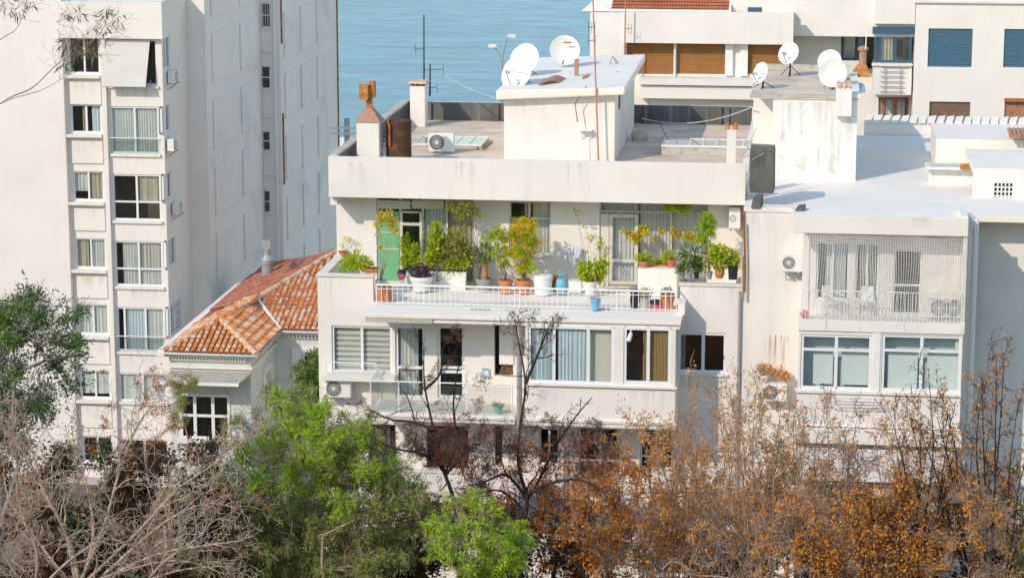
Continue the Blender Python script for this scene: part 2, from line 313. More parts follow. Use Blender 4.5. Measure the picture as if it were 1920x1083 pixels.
def window(parent, axis, plane, hole, cols=(0.5,), rows=(), frame='white_frame', fw=0.055, rec=0.1, glass='glass', drapes=(), room=1.2, pad=0.35, bars=None, name='window', label=None, slats=None, inner='interior'):
    """framed window set in a wall opening; cols/rows are the mullion positions as fractions;
    drapes = [(from, to, material, waves, bottom fraction)] hang behind the glass"""
    a0, a1, z0, z1 = hole; T = mapper(axis, plane); mb = MB(); e = 0.003
    A = [a0 + e + (a1 - a0 - 2 * e) * c for c in (0, *cols, 1)]; Zz = [z0 + e + (z1 - z0 - 2 * e) * c for c in (0, *rows, 1)]
    d0, d1 = rec, rec + 0.07
    for i, a in enumerate(A):
        lo, hi = (a, a + fw) if i == 0 else ((a - fw, a) if i == len(A) - 1 else (a - fw * 0.6, a + fw * 0.6))
        abox(mb, T, lo, hi, d0, d1, z0 + e, z1 - e)
    for j, z in enumerate(Zz):
        lo, hi = (z, z + fw) if j == 0 else ((z - fw, z) if j == len(Zz) - 1 else (z - fw * 0.5, z + fw * 0.5))
        abox(mb, T, a0 + e, a1 - e, d0 + 0.004, d1 - 0.004, lo, hi)
    w = mb.obj(name, frame, parent)
    if label: w['label'] = label
    for i in range(len(A) - 1):
        for j in range(len(Zz) - 1):
            g = MB(); ga, gb, gc, gd = A[i] + fw * 0.6, A[i + 1] - fw * 0.6, Zz[j] + fw * 0.5, Zz[j + 1] - fw * 0.5
            g.add([T(ga, d0 + 0.03, gc), T(gb, d0 + 0.03, gc), T(gb, d0 + 0.03, gd), T(ga, d0 + 0.03, gd)], [(0, 1, 2, 3)])
            g.obj('pane', glass, w)
    for q, (f0, f1, m, wv, bot) in enumerate(drapes):
        drape(T, a0 + (a1 - a0) * f0, a0 + (a1 - a0) * f1, rec + 0.13, z0 + (z1 - z0) * bot, z1 - 0.02, 0.035, wv, hash((round(a0, 2), q)) % 999).obj('curtain', m, w)
    if slats:
        m, f0, f1, step, gap = slats; s = MB(); z = z1 - 0.05
        while z > z0 + 0.06:
            abox(s, T, a0 + (a1 - a0) * f0, a0 + (a1 - a0) * f1, rec + 0.12, rec + 0.13, z - step * (1 - gap), z); z -= step
        s.obj('blind', m, w)
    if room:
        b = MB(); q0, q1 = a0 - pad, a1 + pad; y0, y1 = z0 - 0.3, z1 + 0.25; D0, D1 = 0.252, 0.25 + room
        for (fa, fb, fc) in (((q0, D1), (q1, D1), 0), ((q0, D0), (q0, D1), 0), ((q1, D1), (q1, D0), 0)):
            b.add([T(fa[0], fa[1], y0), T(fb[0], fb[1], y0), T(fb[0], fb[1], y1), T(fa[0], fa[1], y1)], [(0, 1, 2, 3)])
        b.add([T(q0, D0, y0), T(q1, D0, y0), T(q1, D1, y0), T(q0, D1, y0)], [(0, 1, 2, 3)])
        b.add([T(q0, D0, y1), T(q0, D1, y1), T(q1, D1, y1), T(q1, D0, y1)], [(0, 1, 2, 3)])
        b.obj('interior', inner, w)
    if bars:
        n, hn = bars; s = MB()
        for i in range(n + 1):
            a = a0 + (a1 - a0) * i / n; s.tube([T(a, -0.06, z0 - 0.02), T(a, -0.06, z1 + 0.02)], 0.012, 5)
        for j in range(hn + 1):
            z = z0 + (z1 - z0) * j / hn; s.tube([T(a0, -0.06, z), T(a1, -0.06, z)], 0.014, 5)
        s.obj('grille', 'white_frame', w)
    return w
def roller(parent, axis, plane, hole, m, rec=0.08, step=0.055, up=0.0, name='shutter'):
    """closed roller shutter: horizontal slats with real steps"""
    a0, a1, z0, z1 = hole; T = mapper(axis, plane); mb = MB(); z = z0 + up
    while z < z1 - 0.01:
        t = min(z + step, z1 - 0.002)
        vs = [T(a0 + 0.01, rec + 0.018, z), T(a1 - 0.01, rec + 0.018, z), T(a1 - 0.01, rec, z + (t - z) * 0.25), T(a0 + 0.01, rec, z + (t - z) * 0.25),
              T(a0 + 0.01, rec, z + (t - z) * 0.8), T(a1 - 0.01, rec, z + (t - z) * 0.8), T(a1 - 0.01, rec + 0.022, t), T(a0 + 0.01, rec + 0.022, t)]
        mb.add(vs, [(0, 1, 2, 3), (3, 2, 5, 4), (4, 5, 6, 7)]); z += step
    return mb.obj(name, m, parent)
def rail(parent, pts, h, step, r=0.012, top=0.02, m='white_paint', name='railing', mids=()):
    mb = MB(); pts = [Vector(p) for p in pts]; up = Vector((0, 0, h))
    mb.tube([p + up for p in pts], top, 6)
    for q in mids: mb.tube([p + Vector((0, 0, h * q)) for p in pts], r * 1.1, 5)
    for a, b in zip(pts, pts[1:]):
        n = max(1, int((b - a).length / step))
        for i in range(n + 1):
            p = a + (b - a) * i / n; mb.tube([p, p + up], r, 5)
    return mb.obj(name, m, parent)
def part(parent, name, m, *boxes, bevel=0.0, label=None):
    mb = MB()
    for b in boxes: mb.box(*b)
    o = mb.obj(name, m, parent, bevel=bevel)
    if label: o['label'] = label
    return o

def grime(parent, Y, x0, x1, z0, z1, m='grime_run'): return MB().add([(x0, Y, z0), (x1, Y, z0), (x1, Y, z1), (x0, Y, z1)], [(0, 1, 2, 3)]).obj('stain', m, parent)
def run(parent, Y, x0, y0, x1, y1, m): r = rc(Y, x0, y0, x1, y1); return grime(parent, Y, *r, m)

# ------------------------------------------------------------------ the setting: hillside, quay, sea
prof = [(-120, 26), (-80, 22.5), (-64, 19), (-50, 13.5), (-30, 6.5), (-16, 2.4), (-7, 0.25), (-4, 0), (2, -0.2), (9, -3.2), (40, -3.6), (62, -4.2), (66, -4.4), (66.5, -9), (75, -9)]
mb = MB(); xs = [-400 + 40 * i for i in range(26)]
for y, z in prof:
    for x in xs: mb.v.append((x, y, z + (0.5 * math.sin(x * 0.13 + y * 0.2) if y < -10 else 0)))
n = len(xs)
for i in range(len(prof) - 1):
    for k in range(n - 1): mb.f.append((i * n + k, i * n + k + 1, (i + 1) * n + k + 1, (i + 1) * n + k))
structure(mb.obj('ground', 'ground'))
pv = MB()
for y, z in [(22, -3.36)] + [q for q in prof if 22 < q[0] <= 66]: pv.v += [(-300, y, z + 0.006), (300, y, z + 0.006)]
for i in range(len(pv.v) // 2 - 1): pv.f.append((2 * i, 2 * i + 1, 2 * i + 3, 2 * i + 2))
structure(pv.obj('pavement', 'paving')); structure(MB().add([(-6.5, -3.9, 0.008), (60, -3.9, 0.008), (60, 1.9, -0.18), (-6.5, 1.9, -0.18)], [(0, 1, 2, 3)]).obj('pavement', 'paving'))
m = bpy.data.materials.new('sea'); m.use_nodes = True; MATS['sea'] = m; nt = m.node_tree; N = nt.nodes; L = nt.links; b = N['Principled BSDF']
b.inputs['Roughness'].default_value = 0.28; b.inputs['IOR'].default_value = 1.33
tc = N.new('ShaderNodeTexCoord'); mp = N.new('ShaderNodeMapping'); mp.inputs['Scale'].default_value = (0.26, 0.46, 1); mp.inputs['Rotation'].default_value = (0, 0, 0.35); L.new(tc.outputs['Object'], mp.inputs[0])
n1 = N.new('ShaderNodeTexNoise'); n1.inputs['Scale'].default_value = 0.6; n1.inputs['Detail'].default_value = 9; n1.inputs['Roughness'].default_value = 0.68; L.new(mp.outputs[0], n1.inputs['Vector'])
n2 = N.new('ShaderNodeTexNoise'); n2.inputs['Scale'].default_value = 0.03; n2.inputs['Detail'].default_value = 4; L.new(mp.outputs[0], n2.inputs['Vector'])
r = N.new('ShaderNodeMix'); r.data_type = 'RGBA'; r.inputs[6].default_value = (0.035, 0.25, 0.40, 1); r.inputs[7].default_value = (0.10, 0.39, 0.57, 1); sm = N.new('ShaderNodeMapRange'); sm.inputs[1].default_value = 0.36; sm.inputs[2].default_value = 0.64; L.new(n1.outputs[0], sm.inputs[0]); L.new(sm.outputs[0], r.inputs[0]); L.new(r.outputs[2], b.inputs['Base Color'])
bp = N.new('ShaderNodeBump'); bp.inputs['Strength'].default_value = 1.0; bp.inputs['Distance'].default_value = 1.2; L.new(n1.outputs[0], bp.inputs['Height']); L.new(bp.outputs[0], b.inputs['Normal'])
structure(MB().add([(-6000, 66, -6), (6000, 66, -6), (9000, 30000, -6), (-9000, 30000, -6)], [(0, 1, 2, 3)]).obj('sea', 'sea'))
# ------------------------------------------------------------------ the middle apartment building with the planted terrace
YS = -1.8                                   # front of the slab and the glazed bay
XL = pt(597, 640, 0).x; XR = pt(1389, 640, 0).x
ZS = pt(980, 595, YS).z                      # terrace floor / top of the slab
ZCAP = pt(650, 515, 0).z                     # top of the terrace parapets
FT = pt(1000, 301, 2.0).z; FB = pt(1000, 377, 2.0).z; ZR = FT - 0.68; YB = 16.5; YW = 3.2
ZB1 = pt(830, 778, YS).z                     # balcony floor
mbld = thing('apartment_building', 'white flat-roofed apartment building with plant-filled terrace above a glass balcony', 'building', ((XL + XR) / 2, 8, 0))
# facade at the back of the balcony, its openings
hL = rc(0, 622, 611, 735, 699); hD1 = rc(0, 741, 611, 797, 746); hD2 = rc(0, 820, 611, 871, 746); hSlot = rc(0, 927, 608, 962, 704)
hSide = rc(0, 1271, 623, 1362, 699)
hl = [rc(0, 690, 795, 742, 872), rc(0, 800, 798, 878, 878), rc(0, 928, 798, 942, 872), rc(0, 1010, 803, 1048, 872), rc(0, 1085, 803, 1165, 890), rc(0, 1200, 803, 1262, 880)]
hg = [rc(0, 720, 985, 800, 1060), rc(0, 1040, 985, 1110, 1060), rc(0, 1230, 975, 1330, 1080)]
wall(mbld, 'plaster', 'Y', 0, XL, XR, -4, ZCAP - 0.06, [hL, hD1, hD2, hSlot, hSide] + hl + hg + [(pt(700, 560, 0).x, pt(1275, 560, 0).x, ZS - 0.02, 99)], 0.25)
# window with zebra blinds, ledge and its little rail
w = window(mbld, 'Y', 0, hL, (0.5,), (), glass='glass', rec=0.05, fw=0.07, slats=('curtain', 0.05, 0.95, 0.17, 0.42), label='white window with striped blind')
part(w, 'sheer_blind', 'curtain_tan', (hL[0] + 0.06, hL[1] - 0.06, 0.20, 0.205, hL[2] + 0.05, hL[3] - 0.05))
r = rc(-0.45, 612, 703, 735, 709); part(mbld, 'ledge', 'trim', (XL + 0.22, r[1] + 0.1, -0.62, -0.003, r[2] - 0.06, r[3]))
rail(mbld, [(XL + 0.35, -0.56, r[3]), (pt(706, 690, -0.5).x, -0.56, r[3])], 0.42, 1.0, 0.016, 0.02)
# balcony doors
for h, dr in ((hD1, [(0.12, 0.75, 'curtain', 5, 0.03)]), (hD2, [])):
    d = window(mbld, 'Y', 0, h, (), (0.36, 0.42) if h is hD2 else (0.42,), glass='glass_dark' if h is hD2 else 'glass', fw=0.085, rec=0.06, drapes=dr, name='door', label='white glazed balcony door')
    hb = MB(); hb.tube([(h[1] - 0.06, 0.02, h[2] + 0.95), (h[1] - 0.06, 0.0, h[2] + 1.0), (h[1] - 0.16, 0.0, h[2] + 1.0)], 0.014, 6); hb.obj('handle', 'grey_metal', d)
# wood slats stacked inside the slot opening
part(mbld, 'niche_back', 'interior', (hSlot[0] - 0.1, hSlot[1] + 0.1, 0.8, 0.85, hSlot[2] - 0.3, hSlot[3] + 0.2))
pb = rc(-0.05, 936, 610, 962, 683); part(mbld, 'panel_board', 'white_paint', (pb[0], pb[1] + 0.01, -0.05, -0.004, pb[2], pb[3]))
# balcony slab, upper slab, beam fascias
bx0 = pt(690, 775, YS).x; bx1 = pt(965, 775, YS).x
part(mbld, 'balcony_slab', 'plaster', (bx0, bx1, YS, -0.003, ZB1 - 0.22, ZB1)); part(mbld, 'slab_lip', 'trim', (bx0 - 0.04, bx1 + 0.03, YS - 0.05, YS - 0.003, ZB1 - 0.09, ZB1 - 0.02))
sx0 = pt(683, 600, YS).x; sx1 = pt(1277, 600, YS).x
part(mbld, 'terrace_slab', 'roof_white', (sx0, sx1, YS, -0.003, ZS - 0.12, ZS), bevel=0.012)
part(mbld, 'slab_fascia', 'concrete', (sx0 + 0.03, sx0 + 2.1, YS + 0.02, -0.02, ZS - 0.27, ZS - 0.123), label='rough weathered concrete edge under the terrace slab')
part(mbld, 'slab_fascia', 'plaster', (sx0 + 2.103, sx1 - 0.05, YS + 0.07, -0.02, ZS - 0.26, ZS - 0.123))
part(mbld, 'terrace_floor', 'roof_white', (XL + 0.24, XR - 0.02, 0.004, YW + 0.5, ZS - 0.25, ZS - 0.006))
for px, n_ in ((882, 5), (984, 4), (1122, 3)):
    a = pt(px, 581, Z=ZS); part(mbld, 'drain_slot', 'plastic_grey', *[(a.x + i * 0.13, a.x + i * 0.13 + 0.08, a.y, a.y + 0.16, ZS + 0.002, ZS + 0.012) for i in range(n_)])
# glass balcony railing: posts, panes, handrail
gr = MB(); gx = [bx0 + 0.08 + (bx1 - bx0 - 0.16) * t for t in (0, 0.2, 0.4, 0.68, 1)]; gz = ZB1 + 1.0
gr.tube([(gx[0], -0.05, gz), (gx[0], YS + 0.08, gz), (gx[-1], YS + 0.08, gz)], 0.024, 8)
for x in gx: gr.tube([(x, YS + 0.08, ZB1), (x, YS + 0.08, gz)], 0.02, 6)
gr.tube([(gx[0], -0.06, ZB1), (gx[0], -0.06, gz)], 0.02, 6)
gro = gr.obj('balcony_railing', 'white_frame', mbld)
for a, b2 in zip(gx, gx[1:]): part(gro, 'pane', 'glass_clear', (a + 0.04, b2 - 0.04, YS + 0.075, YS + 0.085, ZB1 + 0.08, gz - 0.06))
part(gro, 'pane', 'glass_clear', (gx[0] - 0.005, gx[0] + 0.005, YS + 0.14, -0.12, ZB1 + 0.08, gz - 0.06))
# glazed bay on the right of the drainpipe
cx0 = pt(985, 700, YS).x; cx1 = pt(1266, 700, YS).x; zb = pt(1120, 788, YS).z
hb1 = rc(YS, 990, 612, 1151, 719); hb2 = rc(YS, 1169, 614, 1258, 720); hsd = (YS + 0.12, -0.12, hb2[2], hb2[3])
wall(mbld, 'plaster', 'Y', YS, cx0, cx1, zb, ZS - 0.27, [hb1, hb2], 0.2, name='bay_wall')
wall(mbld, 'plaster', 'X', cx1, YS + 0.203, -0.004, zb, ZS - 0.27, [(YS + 0.21, -0.15, hb2[2], hb2[3])], 0.2, name='bay_side_wall')
wall(mbld, 'plaster', 'X', cx0 + 0.2, YS + 0.203, -0.004, zb, ZS - 0.27, [], 0.2, name='bay_side_wall')
part(mbld, 'bay_floor', 'plaster', (cx0 - 0.05, cx1 + 0.02, YS - 0.06, -0.004, zb - 0.2, zb - 0.003)); part(mbld, 'bay_lip', 'trim', (cx0 - 0.03, cx1 + 0.06, YS - 0.1, YS - 0.063, zb - 0.06, zb + 0.02))
window(mbld, 'Y', YS, hb1, (0.30, 0.70), (), rec=0.03, fw=0.08, drapes=[(0.02, 0.27, 'curtain_aqua', 6, 0), (0.34, 0.68, 'curtain_aqua', 7, 0)], room=0, label='wide three-pane window with pale blue curtains')
part(mbld, 'blind', 'plaster_beige', (hb1[0] + (hb1[1] - hb1[0]) * 0.71, hb1[1] - 0.05, YS + 0.25, YS + 0.27, hb1[2], hb1[3]))
wb = window(mbld, 'Y', YS, hb2, (0.52,), (), rec=0.03, fw=0.085, room=0, label='white bay window with bamboo blinds')
bl = MB()
for f0, f1 in ((0.40, 0.50), (0.56, 0.97)):
    a0 = hb2[0] + (hb2[1] - hb2[0]) * f0; a1 = hb2[0] + (hb2[1] - hb2[0]) * f1; k = int((a1 - a0) / 0.045)
    for i in range(k): x = a0 + (a1 - a0) * (i + 0.5) / k; bl.tube([(x, YS + 0.2, hb2[2] + 0.03), (x, YS + 0.2, hb2[3] - 0.05)], 0.019, 5)
bl.obj('bamboo_blind', 'bamboo', wb)
window(mbld, 'X', cx1, (YS + 0.21, -0.15, hb2[2], hb2[3]), (0.5,), (), rec=0.02, fw=0.08, room=0)
part(mbld, 'bay_back', 'interior', (cx0 + 0.25, cx1 - 0.25, -0.10, -0.06, zb, ZS - 0.28))
part(mbld, 'sill', 'trim', (cx0 + 0.02, cx1 + 0.05, YS - 0.09, YS - 0.003, hb1[2] - 0.07, hb1[2] - 0.015)); part(mbld, 'sill', 'trim', (cx1 + 0.003, cx1 + 0.07, YS, -0.01, hb1[2] - 0.07, hb1[2] - 0.015))
window(mbld, 'Y', 0, hSide, (0.52,), (), rec=0.03, fw=0.085, glass='glass_dark', drapes=[(0.05, 0.15, 'curtain', 3, 0)], label='white-framed window with dark panes beside the bay')
part(mbld, 'sill', 'trim', (hSide[0] - 0.02, hSide[1] + 0.06, -0.08, -0.003, hSide[2] - 0.08, hSide[2] - 0.01)); part(mbld, 'apron', 'plaster_beige', (hSide[0], hSide[1] + 0.02, -0.025, -0.003, hSide[2] - 0.45, hSide[2] - 0.085))
# storey below, mostly behind the trees
for i, h in enumerate(hl): window(mbld, 'Y', 0, h, (0.5,) if h[1] - h[0] > 0.6 else (), (0.3,), frame='dark_metal' if i < 3 else 'white_frame', glass='glass_dark', drapes=[(0, 0.75, 'curtain_tan', 5, 0)] if i == 0 else ([(0.3, 1, 'leaf_olive', 4, 0.2)] if i == 1 else []), rec=0.12)
for h in hg: window(mbld, 'Y', 0, h, (0.5,), (), glass='glass_dark', rec=0.1, bars=(8, 2))
zl = pt(800, 884, YS).z; part(mbld, 'balcony_slab', 'plaster', (bx0, bx1, YS, -0.003, zl - 0.95, zl - 0.75)); part(mbld, 'balcony_parapet', 'plaster', (bx0, bx1, YS, YS + 0.15, zl - 0.747, zl - 0.02)); part(mbld, 'coping', 'trim', (bx0 - 0.03, bx1 + 0.03, YS - 0.04, YS + 0.19, zl - 0.017, zl + 0.04))
zl2 = pt(1210, 978, YS).z; part(mbld, 'awning_ledge', 'trim', (pt(1205, 978, YS).x, pt(1275, 978, YS).x, YS - 0.2, -0.01, zl2 - 0.12, zl2))
# drainpipe
dp = MB(); xd = pt(975, 700, YS + 0.1).x; dp.tube([(xd, YS - 0.02, ZS - 0.3), (xd, YS - 0.02, 1.0)], 0.085, 10)
for k in range(4): dp.tube([(xd, YS - 0.02, ZS - 0.9 - k * 1.6), (xd, YS - 0.02, ZS - 0.97 - k * 1.6)], 0.10, 10)
dp.obj('drainpipe', 'grey_metal', mbld, smooth=False)
xg = XR - 0.05; MB().tube([(xg, -0.08, ZCAP - 0.2), (xg, -0.08, 1)], 0.045, 8).obj('drainpipe', 'grey_metal', mbld)
# terrace parapets
tx0 = pt(700, 520, 0).x; tx1 = pt(1275, 525, 0).x
part(mbld, 'parapet_cap', 'trim', (XL - 0.04, tx0 + 0.02, -0.05, 0.27, ZCAP - 0.055, ZCAP)); part(mbld, 'parapet_cap', 'trim', (tx1 - 0.04, XR + 0.02, -0.05, 0.27, ZCAP - 0.075, ZCAP - 0.02))
part(mbld, 'side_parapet', 'plaster', (XL, XL + 0.24, 0.252, YW - 0.002, ZS - 0.4, ZCAP - 0.06)); part(mbld, 'parapet_cap', 'trim', (XL - 0.04, XL + 0.27, 0.272, YW - 0.003, ZCAP - 0.055, ZCAP))
part(mbld, 'side_parapet', 'plaster', (tx1, tx1 + 0.2, -0.9, -0.003, ZS + 0.002, ZCAP - 0.5)); 
part(mbld, 'side_parapet', 'plaster', (XR - 0.2, XR, 0.252, YW - 0.002, ZS - 0.4, ZCAP - 0.08))
# terrace railing in white iron with curls
rx0, rx1, yr = pt(706, 570, -0.45).x, pt(1268, 583, -0.45).x, -0.45
hr = pt(980, 540, yr).z - ZS
tr = MB(); tr.tube([(rx0, 0.1, ZS + hr), (rx0, yr, ZS + hr), (rx1, yr, ZS + hr), (rx1, -0.02, ZS + hr)], 0.032, 8); tr.tube([(rx0, yr, ZS + 0.07), (rx1, yr, ZS + 0.07)], 0.013, 5); tr.tube([(rx0, yr, ZS + hr * 0.80), (rx1, yr, ZS + hr * 0.80)], 0.013, 5)
n = 56
for i in range(n + 1):
    x = rx0 + (rx1 - rx0) * i / n
    if 0.30 < i / n < 0.38 or 0.66 < i / n < 0.74:
        for q in range(2):
            c = Vector((x, yr, ZS + hr * (0.32 if q else 0.62))); tr.tube([c + Vector((math.cos(t) * 0.10 * (1 - t / 12), 0, math.sin(t) * 0.10 * (1 - t / 12))) for t in [0.7 * k for k in range(13)]], 0.010, 4)
    else: tr.tube([(x, yr, ZS + 0.01), (x, yr, ZS + hr)], 0.011 if i % 9 else 0.02, 5)
tr.obj('terrace_railing', 'white_paint', mbld)
# terrace wall with its big glazed openings
hA = rc(YW, 706, 374, 889, 531); hM = rc(YW, 955, 378, 1033, 477); hR = rc(YW, 1124, 381, 1327, 532)
hA = (hA[0], hA[1], ZS + 0.01, FB - 0.001); hR = (hR[0], hR[1], ZS + 0.01, FB - 0.001)
wall(mbld, 'plaster', 'Y', YW, XL, XR, ZS - 0.2, FB - 0.002, [hA, hM, hR], 0.25, name='terrace_wall')
def sub(h, x0, y0, x1, y1, Y=YW): r = rc(Y, x0, y0, x1, y1); return (max(r[0], h[0]), min(r[1], h[1]), max(r[2], h[2]), min(r[3], h[3]))
tw = window(mbld, 'Y', YW, hA, (0.245, 0.475, 0.72), (0.87,), frame='old_frame', fw=0.06, rec=0.06, glass='glass', drapes=[(0.49, 0.70, 'curtain', 6, 0), (0.73, 1, 'curtain_tan', 5, 0)], label='weathered glazed opening with green panel, door and curtains')
for x0, x1 in ((709, 769), (772, 832), (835, 886)):
    q = rc(YW, x0, 376, x1, 392); part(tw, 'header_panel', 'panel_cream', (q[0], q[1], YW + 0.03, YW + 0.05, q[2], min(q[3], FB - 0.03)))
q = rc(YW, 709, 397, 748, 530); part(tw, 'green_panel', 'green_panel', (q[0], q[1], YW + 0.045, YW + 0.058, q[2], q[3])); 
for yy in (436, 467): zz = pt(728, yy, YW).z; part(tw, 'panel_bar', 'old_frame', (q[0], q[1], YW + 0.03, YW + 0.044, zz - 0.02, zz + 0.02))
q = rc(YW, 750, 396, 792, 530); dm = MB()
for b4 in ((q[0], q[0] + 0.09, q[2], q[3]), (q[1] - 0.09, q[1], q[2], q[3]), (q[0] + 0.09, q[1] - 0.09, q[3] - 0.06, q[3]), (q[0] + 0.09, q[1] - 0.09, q[3] - 0.47, q[3] - 0.38), (q[0] + 0.09, q[1] - 0.09, q[2], q[2] + 0.3)): dm.box(b4[0], b4[1], YW + 0.0, YW + 0.055, b4[2], b4[3])
dm.obj('door', 'old_frame', mbld)
wm = window(mbld, 'Y', YW, hM, (0.48,), (0.68,), frame='old_frame', fw=0.05, rec=0.04, glass='glass', drapes=[(0.55, 0.95, 'curtain', 5, 0), (0.35, 0.5, 'curtain', 2, 0.7)], label='old wooden window with an ochre panel')
q = sub(hM, 957, 408, 994, 474); part(wm, 'ochre_panel', 'orange_panel', (q[0] + 0.04, q[1], YW + 0.02, YW + 0.036, q[2] + 0.05, q[3])); part(mbld, 'sill', 'trim', (hM[0] - 0.03, hM[1] + 0.05, YW - 0.07, YW - 0.003, hM[2] - 0.07, hM[2] - 0.005))
wr = window(mbld, 'Y', YW, hR, (0.33, 0.66), (0.83,), frame='old_frame', fw=0.05, rec=0.10, glass='glass', drapes=[(0.02, 0.36, 'curtain', 9, 0), (0.37, 0.66, 'curtain', 8, 0), (0.67, 0.99, 'curtain', 8, 0)], label='weathered glazed opening with pale curtains behind vines')
q = rc(YW, 1142, 402, 1196, 533); dm = MB()
for b4 in ((q[0], q[0] + 0.11, q[2], q[3]), (q[1] - 0.11, q[1], q[2], q[3]), (q[0] + 0.11, q[1] - 0.11, q[3] - 0.11, q[3]), (q[0] + 0.11, q[1] - 0.11, q[2] + 0.72, q[2] + 0.82), (q[0] + 0.11, q[1] - 0.11, q[2], q[2] + 0.1)): dm.box(b4[0], b4[1], YW + 0.01, YW + 0.07, b4[2], b4[3])
o = dm.obj('door', 'old_frame', mbld); o['label'] = 'peeling glazed wooden terrace door'
part(mbld, 'curb', 'plaster_beige', (hR[0] + 0.02, q[0] - 0.02, YW + 0.05, YW + 0.09, ZS + 0.02, q[3]))
# roof: fascia parapet, deck, side and back parapets
part(mbld, 'roof_fascia', 'plaster', (XL, XR, 2.0, 2.22, FB, FT), bevel=0.01); part(mbld, 'soffit', 'plaster_beige', (XL + 0.02, XR - 0.02, 2.222, YW + 0.24, FB + 0.02, FB + 0.2))
part(mbld, 'roof_deck', 'screed', (XL + 0.2, XR - 0.2, 2.222, YB - 0.2, ZR - 0.2, ZR))
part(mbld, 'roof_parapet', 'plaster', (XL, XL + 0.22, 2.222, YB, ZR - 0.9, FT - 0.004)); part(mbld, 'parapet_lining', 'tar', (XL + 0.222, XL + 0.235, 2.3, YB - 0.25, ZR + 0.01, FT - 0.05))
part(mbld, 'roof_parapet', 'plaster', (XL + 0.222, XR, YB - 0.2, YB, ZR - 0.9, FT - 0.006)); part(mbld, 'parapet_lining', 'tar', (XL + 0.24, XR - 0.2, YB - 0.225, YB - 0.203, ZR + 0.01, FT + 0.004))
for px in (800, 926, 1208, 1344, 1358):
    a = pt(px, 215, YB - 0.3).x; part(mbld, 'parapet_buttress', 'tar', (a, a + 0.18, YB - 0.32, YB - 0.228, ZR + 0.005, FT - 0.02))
part(mbld, 'parapet_coping', 'concrete', (XL - 0.02, XL + 0.26, 2.23, YB + 0.02, FT - 0.003, FT + 0.05))
part(mbld, 'side_wall', 'plaster', (XL, XL + 0.24, 0.252, YB, -4, ZS - 0.41)); part(mbld, 'side_wall', 'plaster', (XL, XL + 0.24, YW + 0.252, YB - 0.01, ZS - 0.41, ZR - 0.902))
part(mbld, 'side_wall', 'plaster', (XR - 0.24, XR, 0.252, YB, -4, ZS - 0.42)); part(mbld, 'side_wall', 'plaster', (XR - 0.24, XR, YW + 0.252, YB - 0.21, ZS - 0.42, ZR - 0.01)); part(mbld, 'back_wall', 'plaster', (XL + 0.25, XR - 0.25, YB - 0.22, YB - 0.01, -1, ZR - 0.91))
part(mbld, 'roof_upstand', 'plaster', (XR - 0.2, XR, 2.222, YB - 0.21, ZR - 0.009, ZR + 0.18))
# stair house on the roof
A = pt(945, 303, Z=ZR); Bp = pt(1152, 303, Z=ZR); ys0 = 6.3; ys1 = 15.2
hx0 = pt(945, 260, ys0).x; hx1 = pt(1152, 260, ys0).x; zt0 = pt(945, 186, ys0).z; zt1 = pt(1152, 176, ys0).z
sh = MB().prism([(hx0, ys0, ZR + 0.004), (hx1, ys0, ZR + 0.004), (hx1, ys1, ZR + 0.004), (hx0, ys1, ZR + 0.004)], [(hx0, ys0, zt0), (hx1, ys0, zt1), (hx1, ys1, zt1 + 0.05), (hx0, ys1, zt0 + 0.05)])
sho = sh.obj('stair_house', 'plaster', mbld)
o0, o1 = -0.22, 0.36
rt = MB().prism([(hx0 + o0, ys0 - 0.35, zt0 + 0.003), (hx1 + o1, ys0 - 0.35, zt1 + 0.003), (hx1 + o1, ys1 + 0.5, zt1 + 0.056), (hx0 + o0, ys1 + 0.5, zt0 + 0.056)], [(hx0 + o0, ys0 - 0.35, zt0 + 0.33), (hx1 + o1, ys0 - 0.35, zt1 + 0.25), (hx1 + o1, ys1 + 0.5, zt1 + 0.33), (hx0 + o0, ys1 + 0.5, zt0 + 0.38)])
rt.obj('roof_slab', 'roof_white', sho, bevel=0.05)
part(sho, 'vent_slot', 'dark_metal', (hx1 + 0.002, hx1 + 0.012, ys0 + 1.6, ys0 + 2.3, zt1 - 0.75, zt1 - 0.12)); part(sho, 'door', 'white_paint', (hx1 + 0.002, hx1 + 0.03, ys0 + 3.3, ys0 + 4.2, ZR + 0.05, zt1 - 0.12))
ZT = (zt0 + zt1) / 2 + 0.33
# chimneys, children of the building
def chimney(px, py_base, py_top, w, d, Z=ZR, m='plaster'):
    b = pt(px, py_base, Z=Z); top = pt(px, py_top, b.y).z
    o = part(mbld, 'chimney', m, (b.x - w / 2, b.x + w / 2, b.y, b.y + d, Z + 0.003, top), bevel=0.01); return o, b, top
c1 = pt(690, 296, 4.3); zc = pt(690, 229, 4.3).z; wd = 0.72
ch = part(mbld, 'chimney', 'plaster', (c1.x - 0.37, c1.x + 0.37, 4.3, 5.0, ZR, zc), bevel=0.01)
cw = MB().prism([(c1.x - 0.42, 4.25, zc + 0.002), (c1.x + 0.42, 4.25, zc + 0.002), (c1.x + 0.42, 5.05, zc + 0.002), (c1.x - 0.42, 5.05, zc + 0.002)], [(c1.x - 0.12, 4.55, zc + 0.42), (c1.x + 0.12, 4.55, zc + 0.42), (c1.x + 0.12, 4.78, zc + 0.42), (c1.x - 0.12, 4.78, zc + 0.42)])
cw.obj('hood', 'rust_pink', ch)
cf = MB().box(c1.x - 0.09, c1.x + 0.09, 4.58, 4.75, zc + 0.4, zc + 0.78); cf.box(c1.x - 0.30, c1.x + 0.02, 4.48, 4.62, zc + 0.72, zc + 1.20); cf.box(c1.x - 0.02, c1.x + 0.17, 4.6, 4.98, zc + 0.76, zc + 1.28)
cf.box(c1.x - 0.17, c1.x + 0.0, 4.40, 4.479, zc + 0.70, zc + 1.17); cf.obj('cowl', 'rust_bright', ch)
